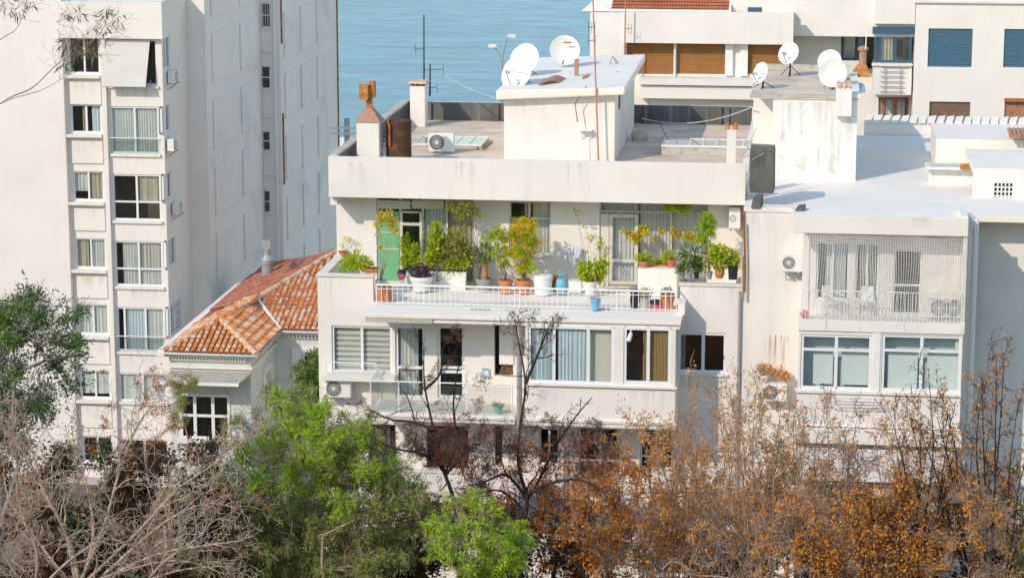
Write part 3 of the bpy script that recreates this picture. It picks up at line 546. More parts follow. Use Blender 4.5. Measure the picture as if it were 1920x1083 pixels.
ch2, b2, t2 = chimney(783, 238, 162, 0.55, 0.6); capm = MB().prism([(b2.x - 0.36, b2.y - 0.1, t2 + 0.11), (b2.x + 0.34, b2.y - 0.12, t2 + 0.10), (b2.x + 0.38, b2.y + 0.7, t2 + 0.1), (b2.x - 0.33, b2.y + 0.7, t2 + 0.11)], [(b2.x - 0.33, b2.y - 0.06, t2 + 0.17), (b2.x + 0.32, b2.y - 0.08, t2 + 0.18), (b2.x + 0.34, b2.y + 0.66, t2 + 0.17), (b2.x - 0.3, b2.y + 0.66, t2 + 0.17)])
capm.obj('cap', 'tile_pale', ch2)
for dx in (-0.2, 0.0, 0.2): part(ch2, 'brick', 'rust', (b2.x + dx - 0.06, b2.x + dx + 0.06, b2.y + 0.02, b2.y + 0.12, t2 + 0.002, t2 + 0.1))
b3 = pt(1371, 300, 2.6); z3 = pt(1371, 243, 2.6).z; ch3 = part(mbld, 'chimney', 'plaster', (b3.x - 0.14, b3.x + 0.14, 2.5, 2.8, ZR + 0.2, z3))
for dx, mm in ((-0.13, 'rust_bright'), (0.0, 'tile_pale'), (0.13, 'rust_bright')): MB().lathe((b3.x + dx, 2.65, z3 + 0.002), [(0.07, 0), (0.07, 0.06), (0.05, 0.10), (0.065, 0.2 if dx else 0.12)], 10).obj('pot_tile', mm, ch3)
# roof skylights (low glazed frames)
def skylight(px0, px1, py0, py1, Z, parent, h=0.22, n=6):
    a = pt(px0, py1, Z=Z + h); b = pt(px1, py1, Z=Z + h); yb = pt((px0 + px1) / 2, py0, Z=Z + h).y
    k = part(parent, 'skylight', 'concrete', (a.x, b.x, a.y, yb, Z + 0.004, Z + h))
    f = MB(); f.box(a.x, b.x, a.y - 0.03, a.y + 0.05, Z + h + 0.002, Z + h + 0.06); f.box(a.x, b.x, yb - 0.05, yb, Z + h + 0.002, Z + h + 0.06)
    for i in range(n + 1): x = a.x + (b.x - a.x - 0.04) * i / n; f.box(x, x + 0.04, a.y + 0.051, yb - 0.051, Z + h + 0.002, Z + h + 0.055)
    f.obj('frame', 'white_frame', k)
    for i in range(n):
        x = a.x + (b.x - a.x - 0.04) * i / n; part(k, 'pane', 'glass', (x + 0.045, x + (b.x - a.x - 0.04) / n - 0.005, a.y + 0.06, yb - 0.06, Z + h + 0.03, Z + h + 0.036))
    return k
skylight(1240, 1420, 263, 275, ZR, mbld, 0.28, 7); skylight(775, 905, 258, 272, ZR, mbld, 0.1, 5)
# rain runs and grime on the old render
for q in ((640, 304, 700, 366), (1060, 306, 1100, 372), (1330, 304, 1392, 370), (830, 304, 900, 350)): run(mbld, 1.996, *q, 'grime_run')
for q in ((600, 520, 640, 600), (1290, 530, 1330, 600), (1365, 534, 1388, 640)): run(mbld, -0.004, *q, 'grime_run')
for q in ((1000, 730, 1060, 778), (1170, 732, 1262, 784)): run(mbld, YS - 0.004, *q, 'grime_run')
run(mbld, ys0 - 0.004, 950, 190, 1030, 240, 'grime_run'); run(mbld, ys0 - 0.005, 1090, 186, 1145, 262, 'grime_run')
# ------------------------------------------------------------------ right-hand white building with the netted balcony
rbld = thing('apartment_building', 'white building with a netted balcony and mint-tinted windows, on the right', 'building', (pt(1600, 700, 0).x, 8, 0))
RX0 = XR + 0.012; RZ = pt(1440, 389, 0).z
fx0 = pt(1487, 420, YS).x; fx1 = pt(1816, 420, YS).x; RX1 = fx1 + 0.25
zft = pt(1650, 407, YS).z; zfb = pt(1650, 440, YS).z; zn0 = pt(1650, 603, YS).z; zw1 = pt(1650, 624, YS).z; zle = pt(1650, 803, YS).z
bxl = pt(1497, 600, YS).x
YN = -0.85; hN = [rc(YN, 1530, 454, 1592, 562), rc(YN, 1603, 456, 1648, 562), rc(YN, 1674, 468, 1728, 590)]
wall(rbld, 'plaster', 'Y', 0, RX0, RX1, -4, RZ - 0.15, [(hN[0][0] - 0.4, RX1 - 0.3, hN[2][2] - 0.1, hN[0][3] + 0.3)], 0.25)
wall(rbld, 'plaster', 'Y', YN, fx0 + 0.502, fx1 - 0.123, zn0 + 0.003, zfb + 0.03, hN, 0.25, name='balcony_back_wall')
window(rbld, 'Y', YN, hN[0], (0.5,), (), drapes=[(0.3, 0.9, 'curtain', 6, 0)], rec=0.05); window(rbld, 'Y', YN, hN[1], (0.5,), (), drapes=[(0.2, 1, 'curtain_tan', 5, 0)], rec=0.05)
window(rbld, 'Y', YN, hN[2], (), (0.45,), glass='glass_dark', rec=0.05, name='door')
part(rbld, 'roof_deck', 'roof_white', (RX0, pt(1935, 300, 4).x + 3, 0.252, 17.5, RZ - 0.35, RZ - 0.14)); part(rbld, 'side_wall', 'plaster', (RX0, RX0 + 0.2, 0.252, 17.4, -4, RZ - 0.352))
part(rbld, 'parapet', 'plaster', (RX0, fx0, -0.03, 0.22, RZ - 0.148, RZ), bevel=0.02)
part(rbld, 'fascia', 'plaster', (fx0, fx1, YS, YS + 0.2, zfb, zft), bevel=0.012); part(rbld, 'bay_roof', 'roof_white', (fx0, fx1, YS + 0.202, 0.251, zft - 0.3, zft - 0.12)); part(rbld, 'upstand', 'plaster', (fx1 - 0.2, fx1, YS + 0.203, 0.25, zft - 0.118, zft + 0.04))
part(rbld, 'balcony_slab', 'plaster_old', (bxl, fx1, YS, -0.003, zw1 + 0.02, zn0))
part(rbld, 'balcony_side_wall', 'plaster', (fx0 + 0.3, fx0 + 0.5, YS + 0.9, -0.003, zn0 + 0.003, zfb + 0.03))
part(rbld, 'balcony_side_wall', 'plaster', (fx1 - 0.12, fx1 - 0.004, YS + 0.1, -0.003, zn0 + 0.003, zfb + 0.03))
hW1 = rc(YS, 1501, 628, 1634, 731); hW2 = rc(YS, 1653, 629, 1802, 735)
wall(rbld, 'plaster', 'Y', YS + 0.05, bxl + 0.02, fx1 - 0.04, zle, zw1 + 0.017, [hW1, hW2], 0.2, name='bay_wall')
part(rbld, 'bay_side_wall', 'plaster', (fx1 - 0.24, fx1 - 0.042, YS + 0.252, -0.003, zle, zw1 + 0.017)); part(rbld, 'bay_side_wall', 'plaster', (bxl + 0.022, bxl + 0.2, YS + 0.252, -0.003, zle, zw1 + 0.017))
for h in (hW1, hW2):
    k = window(rbld, 'Y', YS + 0.05, h, (0.5,), (0.72,), glass='glass_aqua', fw=0.08, rec=0.03, room=0, label='white window with mint-tinted panes and pale blinds')
    for i in range(2):
        a = h[0] + (h[1] - h[0]) * (0.08 + 0.5 * i + (0.1 if i == 0 and h is hW1 else 0)); b = h[0] + (h[1] - h[0]) * (0.46 + 0.5 * i); part(k, 'blind', 'white_paint', (a, b, YS + 0.26, YS + 0.27, h[2] + (0.12 if h is hW1 else 0.03), h[2] + (h[3] - h[2]) * 0.68))
    part(k, 'interior', 'curtain_aqua', (h[0] - 0.03, h[1] + 0.03, YS + 0.6, YS + 0.62, h[2] - 0.1, h[3] + 0.1))
part(rbld, 'sill', 'trim', (bxl - 0.02, fx1 - 0.03, YS - 0.03, YS + 0.046, hW1[2] - 0.1, hW1[2] - 0.03)); part(rbld, 'pilaster', 'white_paint', (hW1[1] + 0.05, hW2[0] - 0.05, YS + 0.02, YS + 0.047, hW1[2] - 0.028, zw1))
zl3 = pt(1650, 832, YS).z; part(rbld, 'ledge', 'plaster', (bxl - 0.08, fx1 + 0.02, YS - 0.12, -0.003, zl3, zle - 0.04)); zl4 = pt(1650, 905, YS).z
part(rbld, 'gap_band', 'concrete', (bxl + 0.02, fx1 - 0.1, YS + 0.2, -0.004, zl3 - 0.2, zl3 - 0.003))
pw = (fx1 - 0.1 - bxl) / 3
for i in range(3): part(rbld, 'balcony_panel', 'white_paint', (bxl + 0.02 + i * pw, bxl - 0.03 + (i + 1) * pw, YS + 0.1, YS + 0.14, zl4, zl3 - 0.2))
part(rbld, 'lower_wall', 'plaster_beige', (bxl + 0.03, fx1 - 0.1, YS + 0.5, -0.005, -1, zl3 - 0.21))
# railing and net
zr = pt(1650, 547, YS + 0.1).z - zn0
rail(rbld, [(bxl + 0.1, YS + 0.08, zn0), (fx1 - 0.1, YS + 0.08, zn0)], zr, 0.11, 0.011, 0.02)
nx0, nx1 = pt(1512, 520, YS).x, fx1 - 0.05; V = []; E = []
def netp(u, v):
    x = nx0 + (nx1 - nx0) * u - 0.55 * max(0, v - 0.55) ** 1.3 * (1 - u) ** 3; z = zfb - 0.02 - (zfb - zn0 - 0.12) * v
    y = YS + 0.06 - 0.24 * math.sin(math.pi * min(1, v * 1.02)) * (0.6 + 0.4 * math.sin(u * 7)) ; x += 0.03 * math.sin(v * 6 + u * 9); z += 0.035 * math.sin(u * 14) * (1 - v) - 0.06 * abs(math.sin(u * math.pi * 3)) * (v < 0.6) * (1 - v)
    return (x, y, z)
nm = MB(); nu, nv = 64, 37
def cord(pts, r):
    o = len(nm.v)
    for p in pts: nm.v += [(p[0] - r, p[1], p[2] - r), (p[0] + r, p[1], p[2] + r), (p[0] - r * 0.2, p[1] - r * 1.4, p[2] + r * 0.2)]
    for i in range(len(pts) - 1):
        for k in range(3): nm.f.append((o + 3 * i + k, o + 3 * i + (k + 1) % 3, o + 3 * i + 3 + (k + 1) % 3, o + 3 * i + 3 + k))
for i in range(nu + 1): cord([netp(i / nu, j / nv) for j in range(nv + 1)], 0.006)
for j in range(nv + 1): cord([netp(i / nu, j / nv) for i in range(nu + 1)], 0.006)
nt_ = nm.obj('safety_net', 'net', rbld); nt_['label'] = 'white bird net hung over the balcony opening'
# rust-stained pipe, drain pipes at the right corner
xp = fx1 + 0.32; dr = MB(); dr.tube([(xp, YS + 1.2, zft - 0.2), (xp, YS + 1.2, 1)], 0.07, 8); dr.tube([(xp - 0.25, YS + 1.3, zft - 0.1), (xp - 0.1, YS + 1.2, zft - 0.25), (xp, YS + 1.2, zft - 0.6)], 0.06, 8); dr.obj('drainpipe', 'white_paint', rbld)
run(rbld, -0.005, 1432, 628, 1462, 690, 'rust_run'); run(rbld, -0.005, 1462, 630, 1480, 705, 'rust_run'); run(rbld, YS - 0.004, 1700, 408, 1760, 436, 'grime_run'); run(rbld, YS + 0.044, 1500, 742, 1560, 790, 'grime_run'); run(rbld, YS + 0.044, 1680, 746, 1800, 798, 'grime_run'); run(rbld, -0.005, 1402, 392, 1440, 470, 'grime_run'); run(rbld, -0.005, 1405, 520, 1430, 640, 'grime_run')
for px, y0, y1, m in ((1394, 395, 545, 'rust'), (1399, 420, 565, 'concrete'), (1390, 480, 560, 'tile_pale')):
    a = pt(px, y0, -0.06); b = pt(px + 1, y1, -0.06); MB().tube([a, (a + b) / 2 + Vector((0.02, 0, 0)), b], 0.03, 6).obj('pipe', m, rbld)
# stained stair house on that roof
q0 = 6.4; bx_0 = pt(1448, 260, q0).x; bx_1 = pt(1606, 260, q0).x; bzt = pt(1530, 186, q0).z; q1 = 14.5; zd = RZ - 0.138
xl0 = pt(1412, 230, q0 + 2.5).x
sb = MB().prism([(bx_0, q0, zd), (bx_1, q0, zd), (bx_1, q1, zd), (bx_0, q1, zd)], [(bx_0, q0, bzt), (bx_1, q0, bzt), (bx_1, q1, bzt), (bx_0, q1, bzt)]).obj('stair_house', 'plaster_old', rbld)
sb['label'] = 'stained stair house with dishes on its flat roof'
part(sb, 'annex', 'plaster', (xl0, bx_0 - 0.003, q0 + 2.5, q1 - 1, zd, bzt - 0.05)); 
part(sb, 'flat_roof', 'screed', (xl0 - 0.05, bx_1 + 0.05, q0 - 0.06, q1 + 0.05, bzt + 0.002, bzt + 0.05)); part(sb, 'roof_kerb', 'plaster_old', (bx_1 - 0.18, bx_1 + 0.07, q0 - 0.08, q1 + 0.07, bzt + 0.052, bzt + 0.2)); part(sb, 'roof_kerb', 'concrete', (xl0 - 0.07, bx_1 - 0.182, q0 - 0.08, q0 + 0.1, bzt + 0.052, bzt + 0.14)); part(sb, 'roof_kerb', 'concrete', (xl0 - 0.07, bx_1 - 0.182, q1 - 0.12, q1 + 0.07, bzt + 0.052, bzt + 0.25))
fl = rc(q0 - 0.3, 1567, 162, 1597, 212); f2 = part(sb, 'flue_stack', 'plaster', (fl[0], fl[1], q0 - 0.35, q0 - 0.002, fl[2] - 0.1, fl[3]))
for i in range(3): x = fl[0] + (i + 0.5) * (fl[1] - fl[0]) / 3; MB().tube([(x, q0 - 0.42, fl[3] + 0.06), (x, q0 + 0.08, fl[3] + 0.06)], 0.085, 8).obj('cap_tile', 'tile_pale', f2)
run(sb, q0 - 0.004, 1452, 192, 1604, 262, 'grime_run'); run(sb, q0 - 0.006, 1540, 215, 1604, 300, 'grime_run')
skylight(1455, 1558, 301, 321, zd, rbld, 0.12, 5)
# shade-side walls of the right-hand neighbour
nb = thing('neighbour_building', 'white neighbouring building with lattice roof window at the right edge', 'building', (pt(1900, 600, 1.5).x, 8, 0))
nX = fx1 + 0.62; nY = 1.3; nz = pt(1880, 396, nY).z
wall(nb, 'plaster', 'Y', nY, nX - 0.35, nX + 6, -4, nz, [], 0.25); part(nb, 'side_wall', 'plaster', (nX - 0.35, nX - 0.1, nY + 0.252, 6, -4, nz - 0.01))
ux0 = pt(1836, 350, 3.6).x; uz = pt(1880, 316, 3.6).z; hLat = rc(3.6, 1863, 343, 1899, 393)
wall(nb, 'plaster', 'Y', 3.6, ux0 - 0.2, ux0 + 6, nz - 0.6, uz, [hLat], 0.2, name='upper_wall'); part(nb, 'upper_roof', 'roof_white', (ux0 - 0.2, ux0 + 6, 3.802, 8, uz - 0.2, uz - 0.02)); part(nb, 'front_deck', 'roof_white', (nX - 0.09, nX + 6, nY + 0.252, 3.598, nz - 0.2, nz - 0.06))
lat = MB(); 
for i in range(6): x = hLat[0] + (hLat[1] - hLat[0]) * i / 5; lat.box(x - 0.02, x + 0.02, 3.63, 3.66, hLat[2], hLat[3])
for i in range(7): z = hLat[2] + (hLat[3] - hLat[2]) * i / 6; lat.box(hLat[0], hLat[1], 3.625, 3.665, z - 0.02, z + 0.02)
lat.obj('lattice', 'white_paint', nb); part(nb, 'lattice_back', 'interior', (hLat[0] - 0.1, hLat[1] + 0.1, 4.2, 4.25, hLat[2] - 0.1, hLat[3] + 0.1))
ro = MB(); e0 = pt(1735, 308, 6.2); ro.box(e0.x, e0.x + 6, 5.6, 6.6, e0.z - 0.08, e0.z); ro.obj('eave', 'plaster_old', nb); rr = rc(5.58, 1800, 306, 1880, 317); part(nb, 'rust_gutter', 'rust_bright', (rr[0], rr[1], 5.52, 5.595, rr[2], rr[3] - 0.03)); part(nb, 'eave_wall', 'plaster_old', (e0.x + 0.1, e0.x + 6, 5.9, 6.5, zd + 0.003, e0.z - 0.083))
for i in range(9): x = e0.x + 0.1 + i * 0.55; part(nb, 'eave_pane', 'glass_aqua', (x, x + 0.5, 5.7, 6.4, e0.z + 0.02, e0.z + 0.028))
mid = rc(9, 1755, 262, 1930, 300); part(nb, 'raised_block', 'roof_white', (mid[0], mid[1] + 2, 9, 13, zd + 0.004, mid[3]))
rt = rc(8.7, 1895, 255, 1930, 266)
for i in range(7): MB().tube([(rt[0] + i * 0.14, 8.5, rt[3]), (rt[0] + i * 0.14, 9.4, rt[3] + 0.12)], 0.075, 8).obj('cap_tile', 'rust_pink', nb)

# ------------------------------------------------------------------ building behind on the right (orange and blue shutters)
BY = 25.0
back = thing('apartment_building', 'white apartment block behind with orange and blue roller shutters, top right', 'building', (pt(1500, 100, BY).x, 30, -1))
B0 = pt(1106, 80, BY).x; B1 = pt(1487, 80, BY).x
h1 = [rc(BY, 1173, 81, 1262, 142), rc(BY, 1267, 81, 1359, 142), rc(BY, 1391, 81, 1472, 142)]
zt_ = pt(1300, 24, BY).z; zlow = -2
wall(back, 'plaster', 'Y', BY + 0.5, B0, B1, zlow, zt_ - 0.9, h1, 0.3); part(back, 'parapet', 'plaster', (pt(1170, 50, BY).x, B1, BY, BY + 0.49, h1[0][3] + 0.0, zt_)); part(back, 'parapet', 'plaster', (B0, pt(1170, 50, BY).x - 0.003, BY + 0.1, BY + 0.49, h1[0][2] - 1.3, zt_ - 0.05))
for h in h1: roller(back, 'Y', BY + 0.5, (h[0], h[1], h[2], h[3]), 'shutter_orange', 0.1, 0.075)
for px in (1263, 1360, 1388): a = pt(px, 110, BY + 0.3).x; part(back, 'post', 'white_paint', (a, a + (0.07 if px < 1300 else 0.3), BY + 0.35, BY + 0.498, h1[0][2], h1[0][3] - 0.01))
zz = [pt(1300, y, BY).z for y in (146, 159, 163, 185)]; part(back, 'balcony_ledge', 'trim', (pt(1200, 150, BY).x, B1 + 0.1, BY - 0.25, BY + 0.49, zz[1], zz[0])); part(back, 'balcony_band', 'plaster', (pt(1200, 150, BY).x, B1, BY - 0.1, BY + 0.48, zz[3], zz[1] - 0.05))
part(back, 'side_wall', 'plaster', (B1 - 0.25, B1 - 0.002, BY + 0.802, BY + 5, zlow, zt_ - 0.02)); part(back, 'side_wall', 'plaster', (B0, B0 + 0.25, BY + 0.802, BY + 12, zlow, zt_ - 0.1))
# its tiled roof
rf = MB(); rx0_, rx1_ = pt(1146, 15, BY + 0.6).x, pt(1366, 15, BY + 0.6).x; nrow = 17; ncol = 40
for j in range(nrow):
    for i in range(ncol):
        x = rx0_ + (rx1_ - rx0_) * (i + 0.5) / ncol; y0 = BY + 0.6 + j * 0.3; z0 = zt_ + 0.02 + j * 0.11; rw = (rx1_ - rx0_) / ncol * 0.56
        o = len(rf.v)
        for yy, zz_ in ((y0, z0 + 0.05), (y0 + 0.33, z0 + 0.13)):
            for k in range(5): t = math.pi * k / 4; rf.v.append((x + rw * math.cos(t), yy, zz_ + rw * 0.8 * math.sin(t)))
        for k in range(4): rf.f.append((o + k, o + k + 1, o + 6 + k, o + 5 + k))
k = rf.obj('roof', 'tile_far', back); k['kind'] = 'stuff'
MB().prism([(rx0_ - 1.2, BY + 0.5, zt_ - 0.02), (rx1_ + 0.1, BY + 0.5, zt_ - 0.02), (rx1_ + 0.1, BY + 6, zt_ - 0.02), (rx0_ - 1.2, BY + 6, zt_ - 0.02)], [(rx0_ - 0.9, BY + 0.55, zt_ + 0.03), (rx1_ + 0.1, BY + 0.55, zt_ + 0.03), (rx1_ + 0.1, BY + 6, zt_ + 2.0), (rx0_ + 1.2, BY + 6, zt_ + 2.0)]).obj('roof_bed', 'roof_white', back)
part(back, 'attic_wall', 'plaster', (rx1_ + 0.11, B1 + 6.5, BY + 1.2, BY + 6, zt_ - 1, zt_ + 4)); va = rc(BY + 1.19, 1402, 14, 1428, 22); part(back, 'vent', 'blue_frame', (va[0], va[1], BY + 1.16, BY + 1.198, va[2], va[3]))
# middle section, set back, with the blue-framed windows
Y2 = BY + 2.6; Y3 = BY + 1.2; M1 = pt(1636, 150, Y3).x; M2 = pt(1713, 100, Y3).x
hq = rc(Y2, 1577, 50, 1637, 114); hbw = rc(Y3, 1638, 190, 1706, 226)
hq = (hq[0], M1 - 0.02, hq[2], hq[3])
wall(back, 'plaster', 'Y', Y2, B1 - 0.1, M1 + 0.3, zlow, zt_ + 3.5, [hq], 0.3, name='recessed_wall')
window(back, 'Y', Y2, hq, (0.5,), (), frame='blue_frame', fw=0.1, rec=0.02, glass='glass', drapes=[(0.05, 0.5, 'curtain_tan', 3, 0)], label='blue-framed window'); part(back, 'shutter_box', 'blue_frame', (hq[0] - 0.05, hq[1] - 0.02, Y2 - 0.18, Y2 - 0.003, hq[3] - 0.1, hq[3] + 0.16))
hbb = rc(Y3, 1640, 60, 1709, 118); part(back, 'bay_top', 'plaster', (M1, M2, Y3 - 0.3, Y2 - 0.003, pt(1675, 44, Y3).z, zt_ + 3))
part(back, 'bay_wall', 'plaster', (M1, M2 - 0.05, Y3, Y2 - 0.004, pt(1675, 178, Y3).z, hbb[2] - 0.01))
window(back, 'Y', Y3, (M1 + 0.02, M2 - 0.08, hbb[2], hbb[3]), (0.16, 0.56), (), frame='blue_frame', fw=0.09, rec=0.02, drapes=[(0.2, 0.5, 'curtain_tan', 3, 0)], room=1.0, label='blue-framed bay window'); part(back, 'shutter_box', 'blue_frame', (M1 - 0.06, M2 - 0.02, Y3 - 0.2, Y3 - 0.003, hbb[3] - 0.06, hbb[3] + 0.2)); part(back, 'sill', 'trim', (M1 - 0.05, M2 - 0.02, Y3 - 0.1, Y3 - 0.004, hbb[2] - 0.12, hbb[2] - 0.02))
rk = MB(); q = rc(Y3 - 0.1, 1650, 125, 1702, 172)
for i in range(6): z = q[2] + (q[3] - q[2]) * i / 5; rk.tube([(q[0], Y3 - 0.1, z), (q[1] - (0 if i == 5 else 0.15), Y3 - 0.1, z)], 0.018, 5)
for x in (q[0] + 0.2, q[1] - 0.3): rk.tube([(x, Y3 - 0.1, q[2] - 0.05), (x, Y3 - 0.1, q[3])], 0.018, 5)
rk.obj('drying_rack', 'grey_metal', back)
wall(back, 'plaster', 'Y', Y2 - 0.01, M1 - 0.1, M2 + 0.1, zlow, pt(1675, 178, Y3).z - 0.02, [(hbw[0], hbw[1], hbw[2] - 1, hbw[3])], 0.28, name='lower_wall'); window(back, 'Y', Y2 - 0.01, (hbw[0], hbw[1], hbw[2] - 1, hbw[3]), (0.28, 0.62), (), frame='brown_frame', fw=0.1, rec=0.03, drapes=[(0.1, 0.9, 'curtain', 6, 0)])
# right section
Y4 = BY + 0.9; R1 = pt(1950, 100, Y4).x
hs = [rc(Y4, 1740, 54, 1823, 126), rc(Y4, 1882, 55, 1960, 127)]; hs2 = [rc(Y4, 1742, 191, 1819, 235), rc(Y4, 1883, 190, 1960, 235)]
zt4 = pt(1800, 6, Y4).z; wall(back, 'plaster', 'Y', Y4, M2 + 0.02, R1 + 3, zlow, zt4 + 1, hs + hs2, 0.3, name='right_wall'); part(back, 'wall_side', 'plaster', (M2 + 0.022, M2 + 0.3, Y4 + 0.302, Y2 + 0.2, zlow, zt4 + 0.99)); part(back, 'cornice', 'trim', (M2 - 0.05, R1 + 3, Y4 - 0.12, Y4 - 0.003, zt4, zt4 + 0.1))
for h in hs: roller(back, 'Y', Y4, h, 'shutter_blue', 0.06, 0.085)
for h, m in zip(hs2, ('shutter_brown', 'rust_pink')): roller(back, 'Y', Y4, h, m, 0.1, 0.075)
part(back, 'shutter_box', 'brown_frame', (hs2[1][0] - 0.02, hs2[1][1], Y4 - 0.1, Y4 - 0.003, hs2[1][3] - 0.02, hs2[1][3] + 0.12))
# white wall with tiled coping in front of it
gw = thing('boundary_wall', 'white wall with a slanted tile coping behind the white flat roof', 'wall', (pt(1780, 240, 17.6).x, 17.6, RZ))
g = rc(17.6, 1620, 232, 1960, 262); part(gw, 'wall', 'plaster', (g[0], g[1] + 2, 17.6, 17.85, zd - 1, g[3]))
for i in range(24): MB().prism([(g[0] + i * 0.33, 17.5, g[3] + 0.005), (g[0] + i * 0.33 + 0.26, 17.5, g[3] + 0.005), (g[0] + i * 0.33 + 0.36, 18.1, g[3] + 0.005), (g[0] + i * 0.33 + 0.10, 18.1, g[3] + 0.005)], [(g[0] + i * 0.33, 17.5, g[3] + 0.07), (g[0] + i * 0.33 + 0.26, 17.5, g[3] + 0.11), (g[0] + i * 0.33 + 0.36, 18.1, g[3] + 0.24), (g[0] + i * 0.33 + 0.10, 18.1, g[3] + 0.20)]).obj('coping_tile', 'plaster', gw)

# ------------------------------------------------------------------ tall white block on the left
TY = 23.0; TYB = TY + 4.2
tw_ = thing('apartment_tower', 'tall white apartment block with curtained windows, on the left', 'building', (pt(200, 400, TY).x, TY + 8, -3))
TX0 = pt(-60, 400, TY).x; TXa = pt(128, 400, TY).x; TXb = pt(199, 400, TY).x; TXc = pt(207, 400, TY).x; TXd = pt(310, 400, TY).x
TZB = pt(255, 4, TY).z; TZ0, TZ1 = -4.5, pt(200, -60, TY).z
wall(tw_, 'plaster_tower', 'Y', TY, TX0, TXa, TZ0, TZ1, [], 0.3)
xa0, xa1 = pt(138, 478, TY).x, pt(195, 478, TY).x
ya = [(72, 140), (198, 251), (323, 378), (449, 505), (573, 629), (697, 749), (820, 868)]
hc = [(xa0, xa1, pt(160, b, TY).z, pt(160, a, TY).z) for a, b in ya]
wall(tw_, 'plaster_tower', 'Y', TY + 0.3, TXa - 0.02, TXb, TZ0, TZB - 0.01, hc, 0.3, name='window_column')
dsp = [[], [(0.35, 0.5, 'curtain_tan', 2, 0), (0.65, 1, 'curtain_aqua', 3, 0)], [(0, 0.5, 'curtain', 4, 0.3), (0.52, 1, 'curtain_tan', 3, 0)], [(0, 0.4, 'curtain_tan', 2, 0), (0.5, 1, 'curtain', 5, 0)], [(0, 1, 'curtain', 7, 0)], [(0.02, 0.98, 'curtain', 2, 0.15)], []]
for h, dd in zip(hc, dsp):
    window(tw_, 'Y', TY + 0.3, h, (0.5,), (), fw=0.06, rec=0.05, drapes=dd); part(tw_, 'sill', 'trim', (TXa + 0.003, xa1 + 0.05, TY + 0.02, TY + 0.297, h[2] - 0.16, h[2] - 0.04))
    part(tw_, 'spandrel', 'plaster_tower', (xa0 + 0.02, xa1 + 0.02, TY + 0.22, TY + 0.298, h[2] - 1.25, h[2] - 0.32))
part(tw_, 'pilaster', 'plaster_tower', (TXb + 0.003, TXc, TY - 0.05, TY + 0.5, TZ0, TZB - 0.02))
yb_ = [(74, 160), (200, 288), (327, 413), (452, 536), (576, 658), (699, 752), (822, 870)]
xb0, xb1 = pt(213, 478, TY).x, pt(303, 478, TY).x
hb_ = [(xb0, xb1, pt(255, b, TY + 0.15).z, pt(255, a, TY + 0.15).z) for a, b in yb_]
wall(tw_, 'plaster_tower', 'Y', TY + 0.15, TXc + 0.003, TXd, TZ0, TZB, hb_, 0.25, name='bay_wall')
cfg = [((0.5,), (), []), ((0.5,), (), [(0.02, 0.5, 'curtain', 9, 0), (0.5, 0.98, 'curtain', 9, 0)]), ((0.5,), (0.4,), [(0.5, 1, 'curtain_tan', 3, 0.4)]), ((0.5,), (0.38,), [(0.15, 0.48, 'curtain', 6, 0), (0.5, 0.98, 'curtain_tan', 7, 0.38), (0.5, 0.98, 'curtain', 7, 0)]), ((0.16, 0.6), (), [(0.18, 0.6, 'curtain_aqua', 7, 0), (0.62, 1, 'curtain', 5, 0)]), ((0.5,), (), [(0.02, 0.98, 'curtain', 3, 0)]), ((0.5,), (), [])]
for h, (c, r_, dd) in zip(hb_, cfg):
    window(tw_, 'Y', TY + 0.15, h, c, r_, fw=0.07, rec=0.04, drapes=dd, glass='glass', pad=0.03); part(tw_, 'sill', 'trim', (xb0 - 0.03, xb1 + 0.05, TY + 0.05, TY + 0.147, h[2] - 0.12, h[2] - 0.01))
for i in (1, 4):
    h = hb_[i]; part(tw_, 'balustrade_pane', 'glass_clear', (h[0], h[1], TY + 0.06, TY + 0.07, h[2] + 0.02, h[2] + 0.62)); MB().tube([(h[0] - 0.03, TY + 0.05, h[2] + 0.65), (h[1] + 0.03, TY + 0.05, h[2] + 0.65)], 0.02, 6).obj('handrail', 'white_frame', tw_)
# right return of the bay with its side windows
hs_ = [rcx(TXd, *q) for q in ((305, 67, 319, 130), (305, 196, 319, 249), (308, 322, 322, 375), (313, 445, 330, 500), (316, 565, 341, 624))]
wall(tw_, 'plaster_tower', 'X', TXd, TY + 0.403, TYB, TZ0, TZB, hs_, 0.25, name='bay_side_wall')
part(tw_, 'bay_roof', 'roof_white', (TXc - 0.3, TXd - 0.002, TY + 0.41, TYB - 0.003, TZB - 0.25, TZB - 0.03))
for i, h in enumerate(hs_): window(tw_, 'X', TXd, h, (0.5,), (), fw=0.08, rec=0.03, glass='glass', room=0, drapes=[(0.03, 0.97, 'curtain', 3, 0)], bars=(5, 4) if i == 4 else None)
for h in hc: rz_ = h[2] - 0.33; grime(tw_, TY + 0.218, h[0], h[1], rz_ - 0.7, rz_)
for h in hb_: grime(tw_, TY + 0.146, h[0], h[1], h[2] - 0.8, h[2] - 0.13)
# set-back front, then the long side wall with raised panels
TXe = pt(390, 300, TYB).x
wall(tw_, 'plaster_tower', 'Y', TYB, TXa - 0.1, TXe, TZ0, TZ1, [], 0.3, name='setback_wall')
TYs = pt(492, 200, X=TXe).y; TXf = pt(527, 200, TYs).x; TYe = pt(632, 120, X=TXf).y
wall(tw_, 'plaster_side', 'X', TXe, TYB + 0.302, TYs + 0.3, TZ0, TZ1, [], 0.3, name='side_wall')
hh = [rc(TYs, 489, a, 507, b) for a, b in ((6, 52), (124, 167), (246, 283), (357, 399), (480, 520))]
wall(tw_, 'plaster_side', 'Y', TYs, TXe + 0.003, TXf, TZ0, TZ1, hh, 0.3, name='shaft_wall')
for i, h in enumerate(hh): window(tw_, 'Y', TYs, h, (), (0.5,), fw=0.05, rec=0.05, glass='glass_dark', room=0.8, bars=(4, 1) if i == 0 else None); part(tw_, 'sill', 'trim', (h[0] - 0.03, h[1] + 0.05, TYs - 0.07, TYs - 0.003, h[2] - 0.1, h[2] - 0.01))
